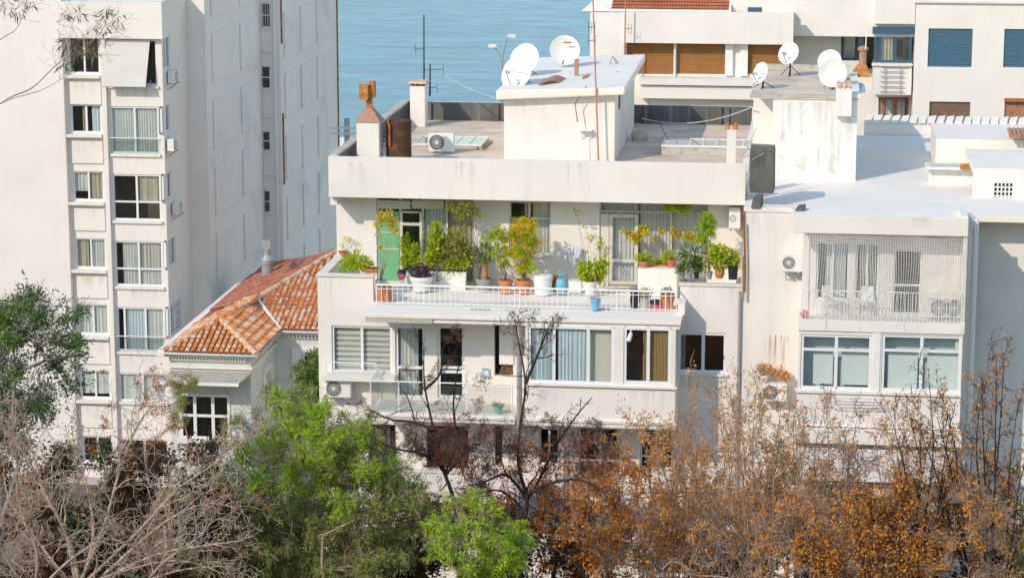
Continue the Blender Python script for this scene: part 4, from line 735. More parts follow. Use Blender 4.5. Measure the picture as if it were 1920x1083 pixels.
wall(tw_, 'plaster_side', 'X', TXf + 0.002, TYs + 0.303, TYe, TZ0, TZ1, [], 0.3, name='side_wall')
for X_, cols in ((TXe, ((399, 443), (452, 483))), (TXf + 0.002, ((534, 558), (565, 588), (595, 623)))):
    for (p0, p1) in cols:
        ya0, ya1 = pt(p0, 200, X=X_).y, pt(p1, 200, X=X_).y
        for k in range(-1, 6):
            zc_ = pt(443, 135 + 121.5 * k, X=TXe).z; part(tw_, 'wall_panel', 'plaster_side', (X_ + 0.001, X_ + 0.07, ya0, ya1, zc_, zc_ + 2.12), bevel=0.02)
pp = MB()
for px in (340, 348): a = pt(px, 300, TYB - 0.08).x; pp.tube([(a, TYB - 0.09, TZ0), (a, TYB - 0.09, TZ1)], 0.055, 8)
pp.obj('drainpipe', 'white_paint', tw_)
pp = MB(); a = pt(517, 200, TYs - 0.1).x; pp.tube([(a, TYs - 0.1, TZ0), (a, TYs - 0.1, TZ1)], 0.06, 8)
for y in (100, 222, 330): z = pt(517, y, TYs).z; pp.tube([(TXe + 0.1, TYs - 0.1, z + 0.1), (a - 0.15, TYs - 0.1, z + 0.08), (a, TYs - 0.1, z - 0.2)], 0.04, 6)
pp.obj('drainpipe', 'white_paint', tw_)
for y0, y1 in ((-20, 82), (212, 346)):
    a = pt(530, y0, TYs + 0.25); b = pt(533, y1, TYs + 0.25); MB().tube([(TXf + 0.05, TYs + 0.2, a.z), (TXf + 0.05, TYs + 0.2, b.z)], 0.04, 6).obj('rusty_pipe', 'rust', tw_)
MB().tube([(TXf + 0.03, TYe, TZ1), (TXf + 0.03, TYe, pt(636, 275, TYe).z)], 0.05, 6).obj('rusty_edge', 'rust', tw_)
part(tw_, 'top_fascia', 'plaster_tower', (TXa - 0.1, TXd + 0.12, TY - 0.15, TY + 0.148, hb_[0][3] + 0.05, TZB))

# ------------------------------------------------------------------ old tiled house between the blocks
HY = 13.5
hs0 = thing('tiled_house', 'old grey-white house with a red tiled hip roof and dentilled cornice', 'house', (pt(440, 800, HY).x, HY + 6, -2))
ZE = pt(400, 664, HY).z; E0 = pt(303, 664, HY); E1 = pt(480, 668, HY); YV = HY + 4.3; E2 = pt(538, 617, YV); Xv = E1.x
hwin = rc(HY + 0.35, 338, 738, 432, 822)
wall(hs0, 'plaster_house', 'Y', HY + 0.35, E0.x + 0.25, Xv - 0.3, -4.5, ZE - 0.02, [hwin], 0.25)
ha = (HY + 2.6, HY + 3.5, pt(512, 765, X=Xv - 0.3).z, pt(512, 688, X=Xv - 0.3).z)
wall(hs0, 'plaster_house', 'X', Xv - 0.3, HY + 0.603, YV + 0.4, -4.5, ZE - 0.02, [ha], 0.25, name='side_wall'); hr2 = rc(YV + 0.35, 567, 665, 640, 780)
wall(hs0, 'plaster_house', 'Y', YV + 0.35, Xv - 0.297, Xv + 6.5, -4.5, ZE - 0.02, [hr2], 0.25, name='rear_wing_wall')
window(hs0, 'X', Xv - 0.3, ha, (0.5,), (0.75,), fw=0.07, rec=0.08, glass='glass_dark', name='arched_window'); window(hs0, 'Y', YV + 0.35, hr2, (0.5,), (), fw=0.08, rec=0.08, glass='glass_dark')
for bx in ((Xv - 0.298, Xv - 0.22, ha[0] - 0.35, ha[0] - 0.02, ha[3] - 0.5, ha[3] + 0.15), (Xv - 0.298, Xv - 0.22, ha[1] + 0.02, ha[1] + 0.35, ha[3] - 0.5, ha[3] + 0.15), (Xv - 0.298, Xv - 0.2, ha[0] - 0.1, ha[1] + 0.1, ha[3] + 0.153, ha[3] + 0.4)): part(hs0, 'window_surround', 'trim', bx)
part(hs0, 'window_surround', 'trim', (hr2[0] - 0.4, hr2[0] - 0.02, YV + 0.27, YV + 0.347, hr2[3] - 1.0, hr2[3] + 0.3), (hr2[0] - 0.017, hr2[1], YV + 0.25, YV + 0.347, hr2[3] + 0.02, hr2[3] + 0.3))
window(hs0, 'Y', HY + 0.35, hwin, (0.30, 0.66), (0.52,), fw=0.10, rec=-0.05, glass='glass_dark', name='window'); part(hs0, 'sill', 'trim', (hwin[0] - 0.1, hwin[1] + 0.1, HY + 0.15, HY + 0.347, hwin[2] - 0.16, hwin[2] - 0.02))
# brick courses of the upper wall, cornice and dentils
for j in range(26):
    z = ZE - 0.75 - j * 0.12; part(hs0, 'course', 'plaster_house', (hwin[1] + 0.12, Xv - 0.302, HY + 0.335, HY + 0.348, z - 0.09, z))
part(hs0, 'cornice', 'trim', (E0.x + 0.1, Xv - 0.1, HY + 0.12, HY + 0.347, ZE - 0.16, ZE - 0.03), (E0.x + 0.15, Xv - 0.22, HY + 0.24, HY + 0.346, ZE - 0.62, ZE - 0.52)); part(hs0, 'cornice', 'trim', (Xv - 0.298, Xv - 0.1, HY + 0.35, YV + 0.3, ZE - 0.16, ZE - 0.03), (Xv - 0.298, Xv - 0.2, HY + 0.35, YV + 0.3, ZE - 0.62, ZE - 0.52)); part(hs0, 'cornice', 'trim', (Xv - 0.097, Xv + 6, YV + 0.12, YV + 0.347, ZE - 0.16, ZE - 0.03))
nd = 26
for i in range(nd): x = E0.x + 0.22 + (Xv - 0.3 - E0.x - 0.35) * i / nd; part(hs0, 'dentil', 'trim', (x, x + 0.075, HY + 0.2, HY + 0.346, ZE - 0.32, ZE - 0.163))
for i in range(20): y = HY + 0.5 + i * 0.19; part(hs0, 'dentil', 'trim', (Xv - 0.297, Xv - 0.16, y, y + 0.09, ZE - 0.32, ZE - 0.163))
for i in range(16): x = Xv + 0.1 + i * 0.15; part(hs0, 'dentil', 'trim', (x, x + 0.075, YV + 0.2, YV + 0.346, ZE - 0.32, ZE - 0.163))
gt = MB(); gt.tube([(E0.x - 0.05, HY - 0.05, ZE), (Xv + 0.03, HY - 0.05, ZE - 0.02), (Xv + 0.05, YV - 0.05, ZE - 0.02), (Xv + 6, YV - 0.05, ZE - 0.02)], 0.06, 8); gt.obj('gutter', 'grey_metal', hs0)
# canvas-topped canopy over the window
ca = pt(320, 699, HY + 0.3); cb = pt(470, 697, HY + 0.3); cf0 = pt(303, 716, HY - 0.8); cf1 = pt(443, 722, HY - 0.8)
cn = MB().prism([(ca.x, HY + 0.33, ca.z), (cb.x, HY + 0.33, ca.z), (cf1.x + 0.1, HY - 0.9, cf0.z), (cf0.x, HY - 0.9, cf0.z)], [(ca.x, HY + 0.33, ca.z + 0.1), (cb.x, HY + 0.33, ca.z + 0.1), (cf1.x + 0.1, HY - 0.9, cf0.z + 0.07), (cf0.x, HY - 0.9, cf0.z + 0.07)])
cno = cn.obj('canopy', 'canvas_grey', hs0); part(cno, 'edge', 'white_paint', (cf0.x - 0.02, cf1.x + 0.12, HY - 0.96, HY - 0.903, cf0.z - 0.05, cf0.z + 0.06))
for x in (hwin[0] + 0.1, hwin[1] - 0.1): MB().tube([(x, HY + 0.3, cf0.z - 0.6), (x, HY - 0.1, cf0.z - 0.2), (x, HY - 0.8, cf0.z)], 0.05, 6).obj('bracket', 'grey_metal', cno)
# hip roof, laid tile by tile
tile = MB()
for j, (y, z) in enumerate(((0, 0.035), (0.36, 0.0))):
    for k in range(5): t = math.pi * k / 4; tile.v.append((0.095 * math.cos(t) * (1 - 0.12 * j), y, z + 0.06 * math.sin(t)))
for j, (y, z) in enumerate(((0, 0.015), (0.36, -0.02))):
    for k in range(5): t = math.pi * k / 4; tile.v.append((0.08 * math.cos(t) * (1 - 0.12 * j), y, z + 0.06 * math.sin(t)))
for k in range(4): tile.f += [(k, k + 1, 6 + k, 5 + k), (10 + k + 1, 10 + k, 15 + k, 16 + k), (k + 1, k, 10 + k, 11 + k)]
tile_me = bpy.data.meshes.new('tile'); tile_me.from_pydata(tile.v, [], tile.f); tile_me.materials.append(MATS['tile'])
A1 = pt(413, 600, Z=ZE + 0.78); P1 = pt(482, 560, Z=ZE + 0.80); P2 = pt(634, 471, Z=ZE + 2.0); YL = 31.0
s2 = 2.0 / (P2.y - YV); XRW = Xv + 7.0
bed = MB()
bed.add([(E0.x, HY, ZE + 0.02), (Xv, HY, ZE + 0.02), A1], [(0, 1, 2)])                                     # front hip
bed.add([(Xv, HY, ZE + 0.02), (Xv, YV, ZE + 0.02), P1, A1], [(0, 1, 2, 3)])                                 # right slope
bed.add([(Xv, YV, ZE + 0.02), (XRW, YV, ZE + 0.02), (XRW, P2.y, P2.z), P2, P1], [(0, 1, 2, 3, 4)])          # rear wing front slope
bed.add([(E0.x, HY, ZE + 0.02), A1, P1, (E0.x, P1.y + 1, ZE + 0.05)], [(0, 1, 2, 3)])                       # left slope
bed.add([(E0.x, P1.y + 1, ZE + 0.05), P1, P2, (E0.x, YL, ZE + 0.1)], [(0, 1, 2, 3)])
bed.add([P2, (XRW, P2.y, P2.z), (XRW, YL, ZE), (E0.x, YL, ZE + 0.1)], [(0, 1, 2, 3)])
roof = bed.obj('roof', 'tile_dark', hs0)
TILES = []
def inside(p, poly):
    c = False; n = len(poly)
    for i in range(n):
        (x1, y1), (x2, y2) = poly[i], poly[(i + 1) % n]
        if (y1 > p[1]) != (y2 > p[1]) and p[0] < (x2 - x1) * (p[1] - y1) / (y2 - y1) + x1: c = not c
    return c
def lay(poly, dirv, z_of, cw=0.215, rl=0.33):
    """courses of tiles over a sloping plane seen in plan: dirv = uphill direction in plan"""
    d = Vector(dirv).normalized(); s = Vector((d.y, -d.x)); us = [Vector(p).dot(s) for p in poly]; vs = [Vector(p).dot(d) for p in poly]
    z0 = z_of(Vector(poly[0])); g = z_of(Vector(poly[0]) + d) - z0; pitch = math.atan(g); v = min(vs); row = 0
    while v < max(vs):
        u = min(us) + cw / 2
        while u < max(us):
            p = s * u + d * (v + 0.1)
            if inside(p, poly): TILES.append((s * u + d * v, z_of(s * u + d * v), math.atan2(d.y, d.x) - math.pi / 2, pitch))
            u += cw
        v += rl * math.cos(pitch); row += 1
h1_, h2_ = A1.z - ZE, P2.z - ZE
lay([(E0.x, HY), (Xv, HY), (A1.x, A1.y)], (0, 1), lambda p: ZE + 0.03 + (p.y - HY) * h1_ / (A1.y - HY))
lay([(Xv, HY), (Xv, YV), (P1.x, P1.y), (A1.x, A1.y)], (-1, 0), lambda p: ZE + 0.03 + (Xv - p.x) * h1_ / (Xv - (A1.x + P1.x) / 2))
lay([(Xv, YV), (XL + 0.6, YV), (XL + 0.6, P2.y), (P2.x, P2.y), (P1.x, P1.y)], (0, 1), lambda p: ZE + 0.03 + (p.y - YV) * s2)
lay([(E0.x + 0.12, HY + 0.3), (A1.x, A1.y), (P1.x, P1.y), (P1.x - 0.6, P1.y + 0.3), (E0.x + 0.12, HY + 4.6)], (1, 0), lambda p: ZE + 0.04 + (p.x - E0.x) * h1_ / ((A1.x + P1.x) / 2 - E0.x))
def zback(p):
    t = min(1, max(0, (p.y - P1.y) / (P2.y - P1.y))); xr = P1.x + (P2.x - P1.x) * t; return ZE + 0.06 + (p.x - E0.x) * ((P1.z - ZE) + (P2.z - P1.z) * t) / (xr - E0.x)
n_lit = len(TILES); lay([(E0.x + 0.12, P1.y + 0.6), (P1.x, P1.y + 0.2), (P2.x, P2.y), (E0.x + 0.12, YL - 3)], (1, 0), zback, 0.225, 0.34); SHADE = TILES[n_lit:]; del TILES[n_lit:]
R_ = random.Random(3); vis = []
for p, z, rz, pitch in TILES: vis.append(((Vector((p.x, p.y, z)) - CAM).length + (60 if p.x > XL + 0.3 and p.y > 1 else 0), p, z, rz, pitch))
vis.sort(key=lambda t: t[0]); org = ORG[roof.name]; rest = MB()
for i, (_, p, z, rz, pitch) in enumerate(vis):
    M4 = Matrix.Translation(Vector((p.x, p.y, z + R_.uniform(-0.006, 0.012)))) @ Matrix.Rotation(rz + R_.uniform(-0.03, 0.03), 4, 'Z') @ Matrix.Rotation(pitch + R_.uniform(-0.02, 0.02), 4, 'X')
    if i < 300:
        o = bpy.data.objects.new('tile', tile_me); COL.objects.link(o); o.parent = roof; o.matrix_basis = Matrix.Translation(-org) @ M4
    else: rest.add([M4 @ Vector(v) for v in tile.v], tile.f)
dk = MB()
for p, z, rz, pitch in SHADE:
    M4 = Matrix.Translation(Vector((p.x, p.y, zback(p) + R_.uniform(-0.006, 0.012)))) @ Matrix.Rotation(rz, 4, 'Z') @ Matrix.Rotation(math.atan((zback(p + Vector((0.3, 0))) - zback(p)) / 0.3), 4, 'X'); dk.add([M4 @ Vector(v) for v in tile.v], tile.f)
k = dk.obj('tile_field', 'tile_shade', roof); k['kind'] = 'stuff'; k['label'] = 'darker red tiles on the back slope, shade painted into their colour'
if rest.v: k = rest.obj('tile_field', 'tile', roof); k['kind'] = 'stuff'
def ridge(a, b, m='tile'):
    a, b = Vector(a), Vector(b); n = max(2, int((b - a).length / 0.34))
    for i in range(n):
        p = a + (b - a) * i / n; q = a + (b - a) * (i + 1.12) / n; MB().tube([p, q], 0.125, 8, 0.105).obj('ridge_tile', m, roof)
up = Vector((0, 0, 0.03))
ridge((Xv + 0.02, HY - 0.02, ZE + 0.05), A1 + up, 'tile_pale'); ridge((E0.x, HY, ZE + 0.05), A1 + up); ridge(A1 + up, P1 + up); ridge(P1 + up, P2 + up, 'tile_pale'); ridge(P2 + up, (XRW, P2.y, P2.z + 0.03))
MB().tube([(Xv, YV, ZE + 0.06), P1 + up], 0.07, 6).obj('valley_strip', 'white_paint', roof)
wl = MB().prism([(E0.x - 0.15, HY - 0.1, ZE - 0.1), (E0.x + 0.12, HY - 0.1, ZE - 0.1), (E0.x + 0.12, YL, ZE - 0.1), (E0.x - 0.15, YL, ZE - 0.1)], [(E0.x - 0.15, HY - 0.1, ZE + 0.12), (E0.x + 0.12, HY - 0.1, ZE + 0.12), (E0.x + 0.12, YL, ZE + 0.12), (E0.x - 0.15, YL, ZE + 0.12)]).obj('verge_wall', 'roof_white', hs0)
part(hs0, 'left_wall', 'plaster_house', (E0.x + 0.13, E0.x + 0.24, HY + 0.603, YL, -4.5, ZE - 0.11))
sk = pt(556, 502, Z=ZE + 1.3); MB().prism([(sk.x - 0.3, sk.y - 0.8, sk.z + 0.0), (sk.x + 0.25, sk.y - 0.8, sk.z + 0.22), (sk.x + 0.25, sk.y + 0.8, sk.z + 0.24), (sk.x - 0.3, sk.y + 0.8, sk.z + 0.02)], [(sk.x - 0.3, sk.y - 0.8, sk.z + 0.1), (sk.x + 0.25, sk.y - 0.8, sk.z + 0.32), (sk.x + 0.25, sk.y + 0.8, sk.z + 0.34), (sk.x - 0.3, sk.y + 0.8, sk.z + 0.12)]).obj('roof_window', 'glass', roof)
fu = pt(502, 508, 25.5); k = MB().lathe((fu.x, 25.5, fu.z - 0.4), [(0.26, 0), (0.26, 0.7), (0.29, 0.75), (0.29, 0.9), (0.14, 1.1), (0.14, 1.35)], 12).obj('flue', 'grey_metal', hs0); MB().box(fu.x - 0.22, fu.x + 0.16, 25.4, 25.6, fu.z + 0.95, fu.z + 1.3).obj('cowl', 'grey_metal', k)
# ------------------------------------------------------------------ air-conditioning units
def ac(px, py, label, Y=None, Z=None, w=0.82, h=0.56, d=0.3, rz=0.0, fans=1, legs=False, X=None):
    """px, py: photo position of the bottom middle of the unit's front"""
    b = pt(px, py, Y, Z, X); r = thing('air_conditioner', label, 'air conditioner', b, 'outdoor air conditioning units')
    x, y, z = b; MB().box(x - w / 2, x + w / 2, y, y + d, z + 0.05, z + h).obj('casing', 'plastic_white', r, bevel=0.02)
    for k in range(fans):
        R = min(h * 0.40, w * 0.3); c = Vector((x - w * 0.17 + (k * w * 0.42 if fans > 1 else 0), y - 0.004, z + 0.03 + h / 2))
        MB().lathe(c, [(0.001, 0), (R, 0)], 24, (0, 1, 0)).obj('fan_opening', 'fan_grey', r)
        g = MB(); seg = 24
        for q in (1.0, 0.78, 0.56, 0.34): g.tube([c + Vector((math.cos(2 * math.pi * i / seg) * R * q, -0.012, math.sin(2 * math.pi * i / seg) * R * q)) for i in range(seg + 1)], 0.006, 4)
        for i in range(16):
            t = 2 * math.pi * i / 16; g.tube([c + Vector((math.cos(t) * R * 0.15, -0.014, math.sin(t) * R * 0.15)), c + Vector((math.cos(t + 0.35) * R, -0.012, math.sin(t + 0.35) * R))], 0.006, 4)
        g.lathe(c + Vector((0, -0.02, 0)), [(R * 0.18, 0), (R * 0.18, 0.02)], 12, (0, 1, 0)); g.obj('fan_grille', 'plastic_white', r)
    f = MB()
    for sx in (-0.3, 0.3): f.box(x + sx * w - 0.03, x + sx * w + 0.03, y - 0.03, y + d + 0.03, z, z + 0.048)
    if not legs:
        for sx in (-0.3, 0.3): f.tube([(x + sx * w, y + 0.05, z), (x + sx * w, y + d + 0.12, z - 0.28)], 0.015, 5)
    f.obj('bracket', 'grey_metal', r); r.rotation_euler = (0, 0, rz); return r
H2 = math.pi / 2
ac(333, 157, 'white air conditioner high on the left block, topmost of three', X=TXd + 0.36, rz=H2)
ac(331, 284, 'white air conditioner on the left block, middle one of three', X=TXd + 0.36, rz=H2); ac(341, 402, 'white air conditioner on the left block, lowest of three', X=TXd + 0.36, rz=H2)
a1 = ac(634, 748, 'white air conditioner below the striped-blind window on the middle building', Y=-0.42, w=0.80, h=0.62)
ac(827, 287, 'white air conditioner standing on the flat roof by the brown tank', Z=ZR + 0.02, w=0.86, h=0.66, legs=True)
ac(1485, 513, 'round-fan air conditioner on the white wall left of the netted balcony', Y=-0.4, w=0.62, h=0.62)
ac(1771, 598, 'twin-fan air conditioner behind the balcony net', Y=YS + 0.4, w=1.05, h=0.62, fans=2, legs=True)
ac(1452, 755, 'white air conditioner under dried potted plants on the right building', Y=-0.45, w=0.75, h=0.6)
ac(1377, 432, 'air conditioner with a rusty top at the right end of the terrace', Y=2.35, w=0.36, h=0.72, d=0.7, legs=True)

# ------------------------------------------------------------------ satellite dishes
def dish(px, py, Y, dia, face, foot_z, label, arm=True, rust=False):
    c = pt(px, py, Y); n = Vector(face).normalized(); r = thing('satellite_dish', label, 'satellite dish', (c.x, c.y, foot_z), 'rooftop satellite dishes')
    R = dia / 2; pr = [(R * t, 0.32 * R * t * t) for t in (0.02, 0.25, 0.5, 0.75, 0.92, 1.0)] + [(R * 1.02, 0.33 * R), (R, 0.30 * R)] + [(R * t, 0.32 * R * t * t - 0.025) for t in (0.9, 0.6, 0.3, 0.02)]
    MB().lathe(c - n * 0.16 * R, pr, 32, n).obj('reflector', 'plastic_white', r, smooth=True)
    if arm:
        dn = Vector((0, 0, -1)); lo = c + (dn - n * dn.dot(n)).normalized() * R * 0.95 + n * 0.1 * R; fo = c + n * R * 1.15 + dn * R * 0.25; m = MB(); m.tube([lo, fo], 0.018, 6)
        side = n.cross(Vector((0, 0, 1))).normalized()
        for s in (-1, 1): m.tube([c + side * s * R * 0.8 + n * 0.12 * R, fo], 0.010, 5)
        m.obj('arm', 'grey_metal', r); MB().lathe(fo - n * 0.05, [(0.035, 0), (0.05, 0.06), (0.05, 0.16)], 10, -n).obj('receiver', 'plastic_white', r)
    b = c - n * 0.2 * R; m = MB(); m.tube([b, (b.x, b.y, foot_z)], 0.03, 8)
    for a in (0.4, 2.5, 4.6): m.tube([(b.x, b.y, foot_z + (b.z - foot_z) * 0.5), (b.x + 0.4 * math.cos(a), b.y + 0.4 * math.sin(a), foot_z + 0.01)], 0.014, 5)
    m.obj('mount', 'dark_metal', r)
    if rust: MB().tube([c + n * 0.25 * R + Vector((-0.05, 0, R * 0.5)), c + n * 0.25 * R + Vector((0.22, 0, R * 0.48))], 0.03, 6).obj('rust_patch', 'rust_bright', r)
    return r
ZTD = zt0 + 0.36
dish(972, 138, 7.6, 1.25, (-0.55, -0.8, 0.45), ZTD, 'big white dish leaning left at the roof edge, front one of the pair'); dish(985, 112, 10.0, 1.1, (-0.35, -0.85, 0.42), ZTD, 'white dish partly hidden behind the leaning dish', arm=False)
dish(1059, 95, 12.2, 1.05, (0.12, -0.95, 0.3), zt1 + 0.34, 'upright white dish with a rust mark alone on the stair-house roof', arm=False, rust=True)
BZT = bzt + 0.05
dish(1428, 138, q0 + 2.2, 0.75, (-0.75, -0.6, 0.35), BZT, 'small white dish at the left corner of the stained stair house'); dish(1480, 101, q0 + 6.0, 0.80, (-0.5, -0.8, 0.42), BZT, 'white dish tilted up in front of the orange shutters')
dish(1556, 116, q0 + 4.6, 0.82, (-0.2, -0.9, 0.35), BZT, 'white dish behind the large oval one on the stained stair house', arm=False); dish(1562, 138, q0 + 2.4, 0.95, (-0.12, -0.95, 0.28), BZT, 'large oval white dish above the little flue stack', arm=False)

# ------------------------------------------------------------------ roof clutter
tk = pt(744, 300, 4.6); R = 0.42; zt_k = pt(744, 226, 4.9).z
k = thing('water_tank', 'dark brown rusty cylindrical tank on the flat roof corner', 'tank', (tk.x, 5.0, ZR)); m = MB().lathe((tk.x, 5.0, ZR + 0.005), [(R, 0), (R, 0.1), (R * 1.02, 0.12), (R, 0.14), (R, zt_k - ZR - 0.12), (R * 1.02, zt_k - ZR - 0.1), (R, zt_k - ZR - 0.02), (R * 0.9, zt_k - ZR)], 28); m.obj('drum', 'tank_brown', k, smooth=False)
m = MB(); m.tube([(tk.x - 0.22, 4.56, ZR + 0.7), (tk.x - 0.22, 4.54, zt_k - 0.15), (tk.x - 0.3, 4.6, zt_k + 0.05), (tk.x - 0.15, 4.8, zt_k + 0.06)], 0.04, 8); m.tube([(tk.x - 0.3, 4.55, ZR + 0.2), (tk.x + 0.05, 4.5, ZR + 0.22)], 0.03, 6); m.tube([(tk.x - 0.5, 4.85, ZR + 0.8), (tk.x - 0.3, 4.7, ZR + 0.8)], 0.03, 6); m.obj('pipe', 'rust', k)
def mast(px, py0, py1, Y, r, label, m='rust', arms=(), foot=None, lean=0.02):
    a = pt(px, py0, Y); z1 = pt(px, py1, Y).z; o = thing('antenna', label, 'antenna', a, 'roof antennas'); MB().tube([a, (a.x + lean, a.y, z1)], r, 6, r * 0.7).obj('mast', m, o)
    q = MB()
    for (fz, dx0, dx1, n) in arms:
        z = a.z + (z1 - a.z) * fz; q.tube([(a.x + lean * fz + dx0, Y, z), (a.x + lean * fz + dx1, Y, z + 0.05)], 0.012, 5)
        for i in range(n): x = a.x + lean * fz + dx0 + (dx1 - dx0) * i / max(1, n - 1); q.tube([(x, Y - 0.02, z - 0.18), (x, Y + 0.02, z + 0.2)], 0.007, 4)
    if arms: q.obj('elements', 'dark_metal', o)
    if foot: part(o, 'foot', 'rust', foot)
    return o
mast(795, 190, 28, 16.2, 0.035, 'tall dark mast with a side rod by the back parapet', 'dark_metal', [(0.6, -0.32, 0.02, 1), (0.15, -0.1, 0.5, 2)]); mast(806, 180, 120, 15.6, 0.04, 'short dark post with cables beside the tall mast', 'dark_metal', [(0.8, -0.2, 0.5, 2)])
p = pt(1122, 300, 5.9); mast(1122, 301, -10, 5.9, 0.032, 'tall thin rusty mast rising in front of the stair house', 'rust_pink', [(0.80, -0.18, 0.03, 3), (0.72, -0.2, 0.03, 2)], foot=(p.x - 0.3, p.x + 0.3, 5.8, 6.0, ZR + 0.005, ZR + 0.06), lean=-0.22)
mast(1171, 120, -10, 24.5, 0.035, 'rusty rod in front of the block with orange shutters', 'rust_pink', [(0.5, 0.0, 0.25, 3)])
# bent iron and pipes on the stair-house roof
z = zt0 + 0.40; a = pt(1010, 160, Z=z); b = pt(1100, 150, Z=z); sh_ = MB(); n = 14
for i in range(n):
    t = i / (n - 1); c = a.lerp(b, t); hz = 0.16 * math.sin(t * 6.6 + 0.3) * math.sin(t * 3.14) + 0.04
    sh_.v += [(c.x, c.y - 0.1, c.z + hz), (c.x + 0.05, c.y + 0.9, c.z + hz + 0.05), (c.x, c.y - 0.1, c.z + hz - 0.03), (c.x + 0.05, c.y + 0.9, c.z + hz + 0.02)]
for i in range(n - 1): o = 4 * i; sh_.f += [(o, o + 4, o + 5, o + 1), (o + 2, o + 3, o + 7, o + 6), (o, o + 2, o + 6, o + 4)]
k = sh_.obj('rusty_sheet', 'rust_pink', origin=a); tag(k, 'curled rusty metal sheet lying on the stair-house roof', 'metal sheet')
a = pt(1078, 148, Z=z); k = MB().box(a.x - 0.07, a.x + 0.07, a.y + 0.5, a.y + 0.62, a.z - 0.05, a.z + 0.62).obj('flue_pipe', 'rust_pink', origin=a, bevel=0.01); tag(k, 'short square rusty flue standing behind the curled sheet', 'flue')
a = pt(1142, 127, Z=z); k = MB(); k.tube([a, a + Vector((0.1, 0.3, 0.38)), a + Vector((0.32, 0.1, 0.0))], 0.022, 5); k.tube([a + Vector((-0.05, 0.5, 0.0)), a + Vector((0.1, 0.3, 0.38)), a + Vector((0.35, 0.6, 0.0))], 0.02, 5); tag(k.obj('iron_trestle', 'wood', origin=a), 'small old iron trestle on the right of the stair-house roof', 'trestle')
a = pt(1112, 138, Z=z); k = MB(); k.tube([a, a + Vector((0.6, 0.1, 0.05)), a + Vector((0.75, 0.2, 0.0))], 0.03, 6); tag(k.obj('pipe_offcut', 'rust', origin=a), 'short rusty pipe lying by the mast on the stair-house roof', 'pipe')
a = pt(1157, 141, Z=z); k = MB().lathe(a, [(0.12, 0), (0.10, 0.08), (0.03, 0.14)], 7); tag(k.obj('stone', 'blue_pale', origin=a), 'small pale stone on the stair-house roof', 'stone')
a = pt(1200, 263, Z=ZR); k = MB().lathe(a, [(0.28, 0), (0.32, 0.15), (0.26, 0.3), (0.08, 0.38)], 8); tag(k.obj('rubble_sack', 'concrete', origin=a), 'grey rubble sack beside the stair-house wall', 'sack')
# bracket and cable hanging on the stair house front
a = pt(1098, 246, ys0 - 0.25); k = MB(); k.box(a.x - 0.22, a.x + 0.22, ys0 - 0.3, ys0 - 0.004, a.z, a.z + 0.03); k.tube([(a.x - 0.15, ys0 - 0.25, a.z), (a.x - 0.12, ys0 - 0.01, a.z - 0.3)], 0.012, 5); k.tube([(a.x + 0.15, ys0 - 0.25, a.z), (a.x + 0.12, ys0 - 0.01, a.z - 0.3)], 0.012, 5); k.tube([(a.x + 0.1, ys0 - 0.02, a.z), (a.x + 0.12, ys0 - 0.02, ZR)], 0.012, 5); tag(k.obj('wall_bracket', 'plastic_white', origin=a), 'small white wall bracket on the stair-house front', 'bracket')
def line(name, pts, r, m, label, cat='cable', sag=0.0):
    pts = [Vector(p) for p in pts]
    if sag and len(pts) == 2: pts = [pts[0].lerp(pts[1], i / 14) + Vector((0, 0, -sag * 4 * (i / 14) * (1 - i / 14))) for i in range(15)]
    return tag(MB().tube(pts, r, 5).obj(name, m, origin=pts[0]), label, cat)
line('cable', [pt(830, 140, 16), pt(944, 188, 6.2)], 0.018, 'cable', 'pale cable from the tall mast down to the stair house', sag=0.1)
line('cable', [pt(1204, 222, 15), pt(1412, 200, 8.6)], 0.022, 'cable', 'pale sagging cable over the roof between the two stair houses', sag=0.35)
line('cable', [pt(1100, 162, 6.0), pt(1078, 195, 5.95), pt(1083, 229, 5.95)], 0.02, 'rust', 'bent thin rod hanging at the stair-house eave', 'rod')
line('cable', [pt(1216, 190, 15), pt(1252, 262, 9)], 0.012, 'cable_dark', 'dark cable hanging down to the roof skylight')
# ladder-like frame lying on the roof
a = pt(893, 280, Z=ZR + 0.03); b = pt(910, 266, Z=ZR + 0.03); k = MB(); k.tube([a, b], 0.035, 6); off = Vector((0.22, 0.02, 0)); k.tube([a + off, b + off], 0.035, 6); k.tube([a.lerp(b, 0.5), a.lerp(b, 0.5) + off], 0.025, 6); tag(k.obj('ladder_piece', 'wood', origin=a), 'short wooden ladder piece lying on the roof', 'ladder')
# dark wrapped box between the buildings
a = pt(1430, 362, 0.9); zt_b = pt(1430, 279, 0.9).z; x0_, x1_ = pt(1406, 320, 0.9).x, pt(1452, 320, 0.9).x
k = MB().prism([(x0_, 0.9, a.z), (x1_, 0.85, a.z), (x1_ + 0.02, 1.9, a.z), (x0_ - 0.03, 1.9, a.z)], [(x0_ - 0.02, 0.92, zt_b - 0.02), (x1_ + 0.02, 0.9, zt_b + 0.02), (x1_, 1.85, zt_b), (x0_, 1.88, zt_b + 0.03)]).obj('wrapped_tank', 'cloth_dark', origin=a, bevel=0.05); tag(k, 'dark tarpaulin-wrapped tank at the gap between the two buildings', 'tank')
for q in range(5): line('cable', [pt(1418 - q * 4, 240 + q * 8, 2.4), pt(1400 - q * 3, 285 + q * 3, 1.7), pt(1412 + q * 5, 300 - q * 3, 0.85)], 0.014, 'cable', ['pale cable tangle end over the wrapped tank', 'second loose cable beside the wrapped tank', 'third loose cable beside the wrapped tank', 'fourth loose cable near the wrapped tank', 'lowest loose cable near the wrapped tank'][q])
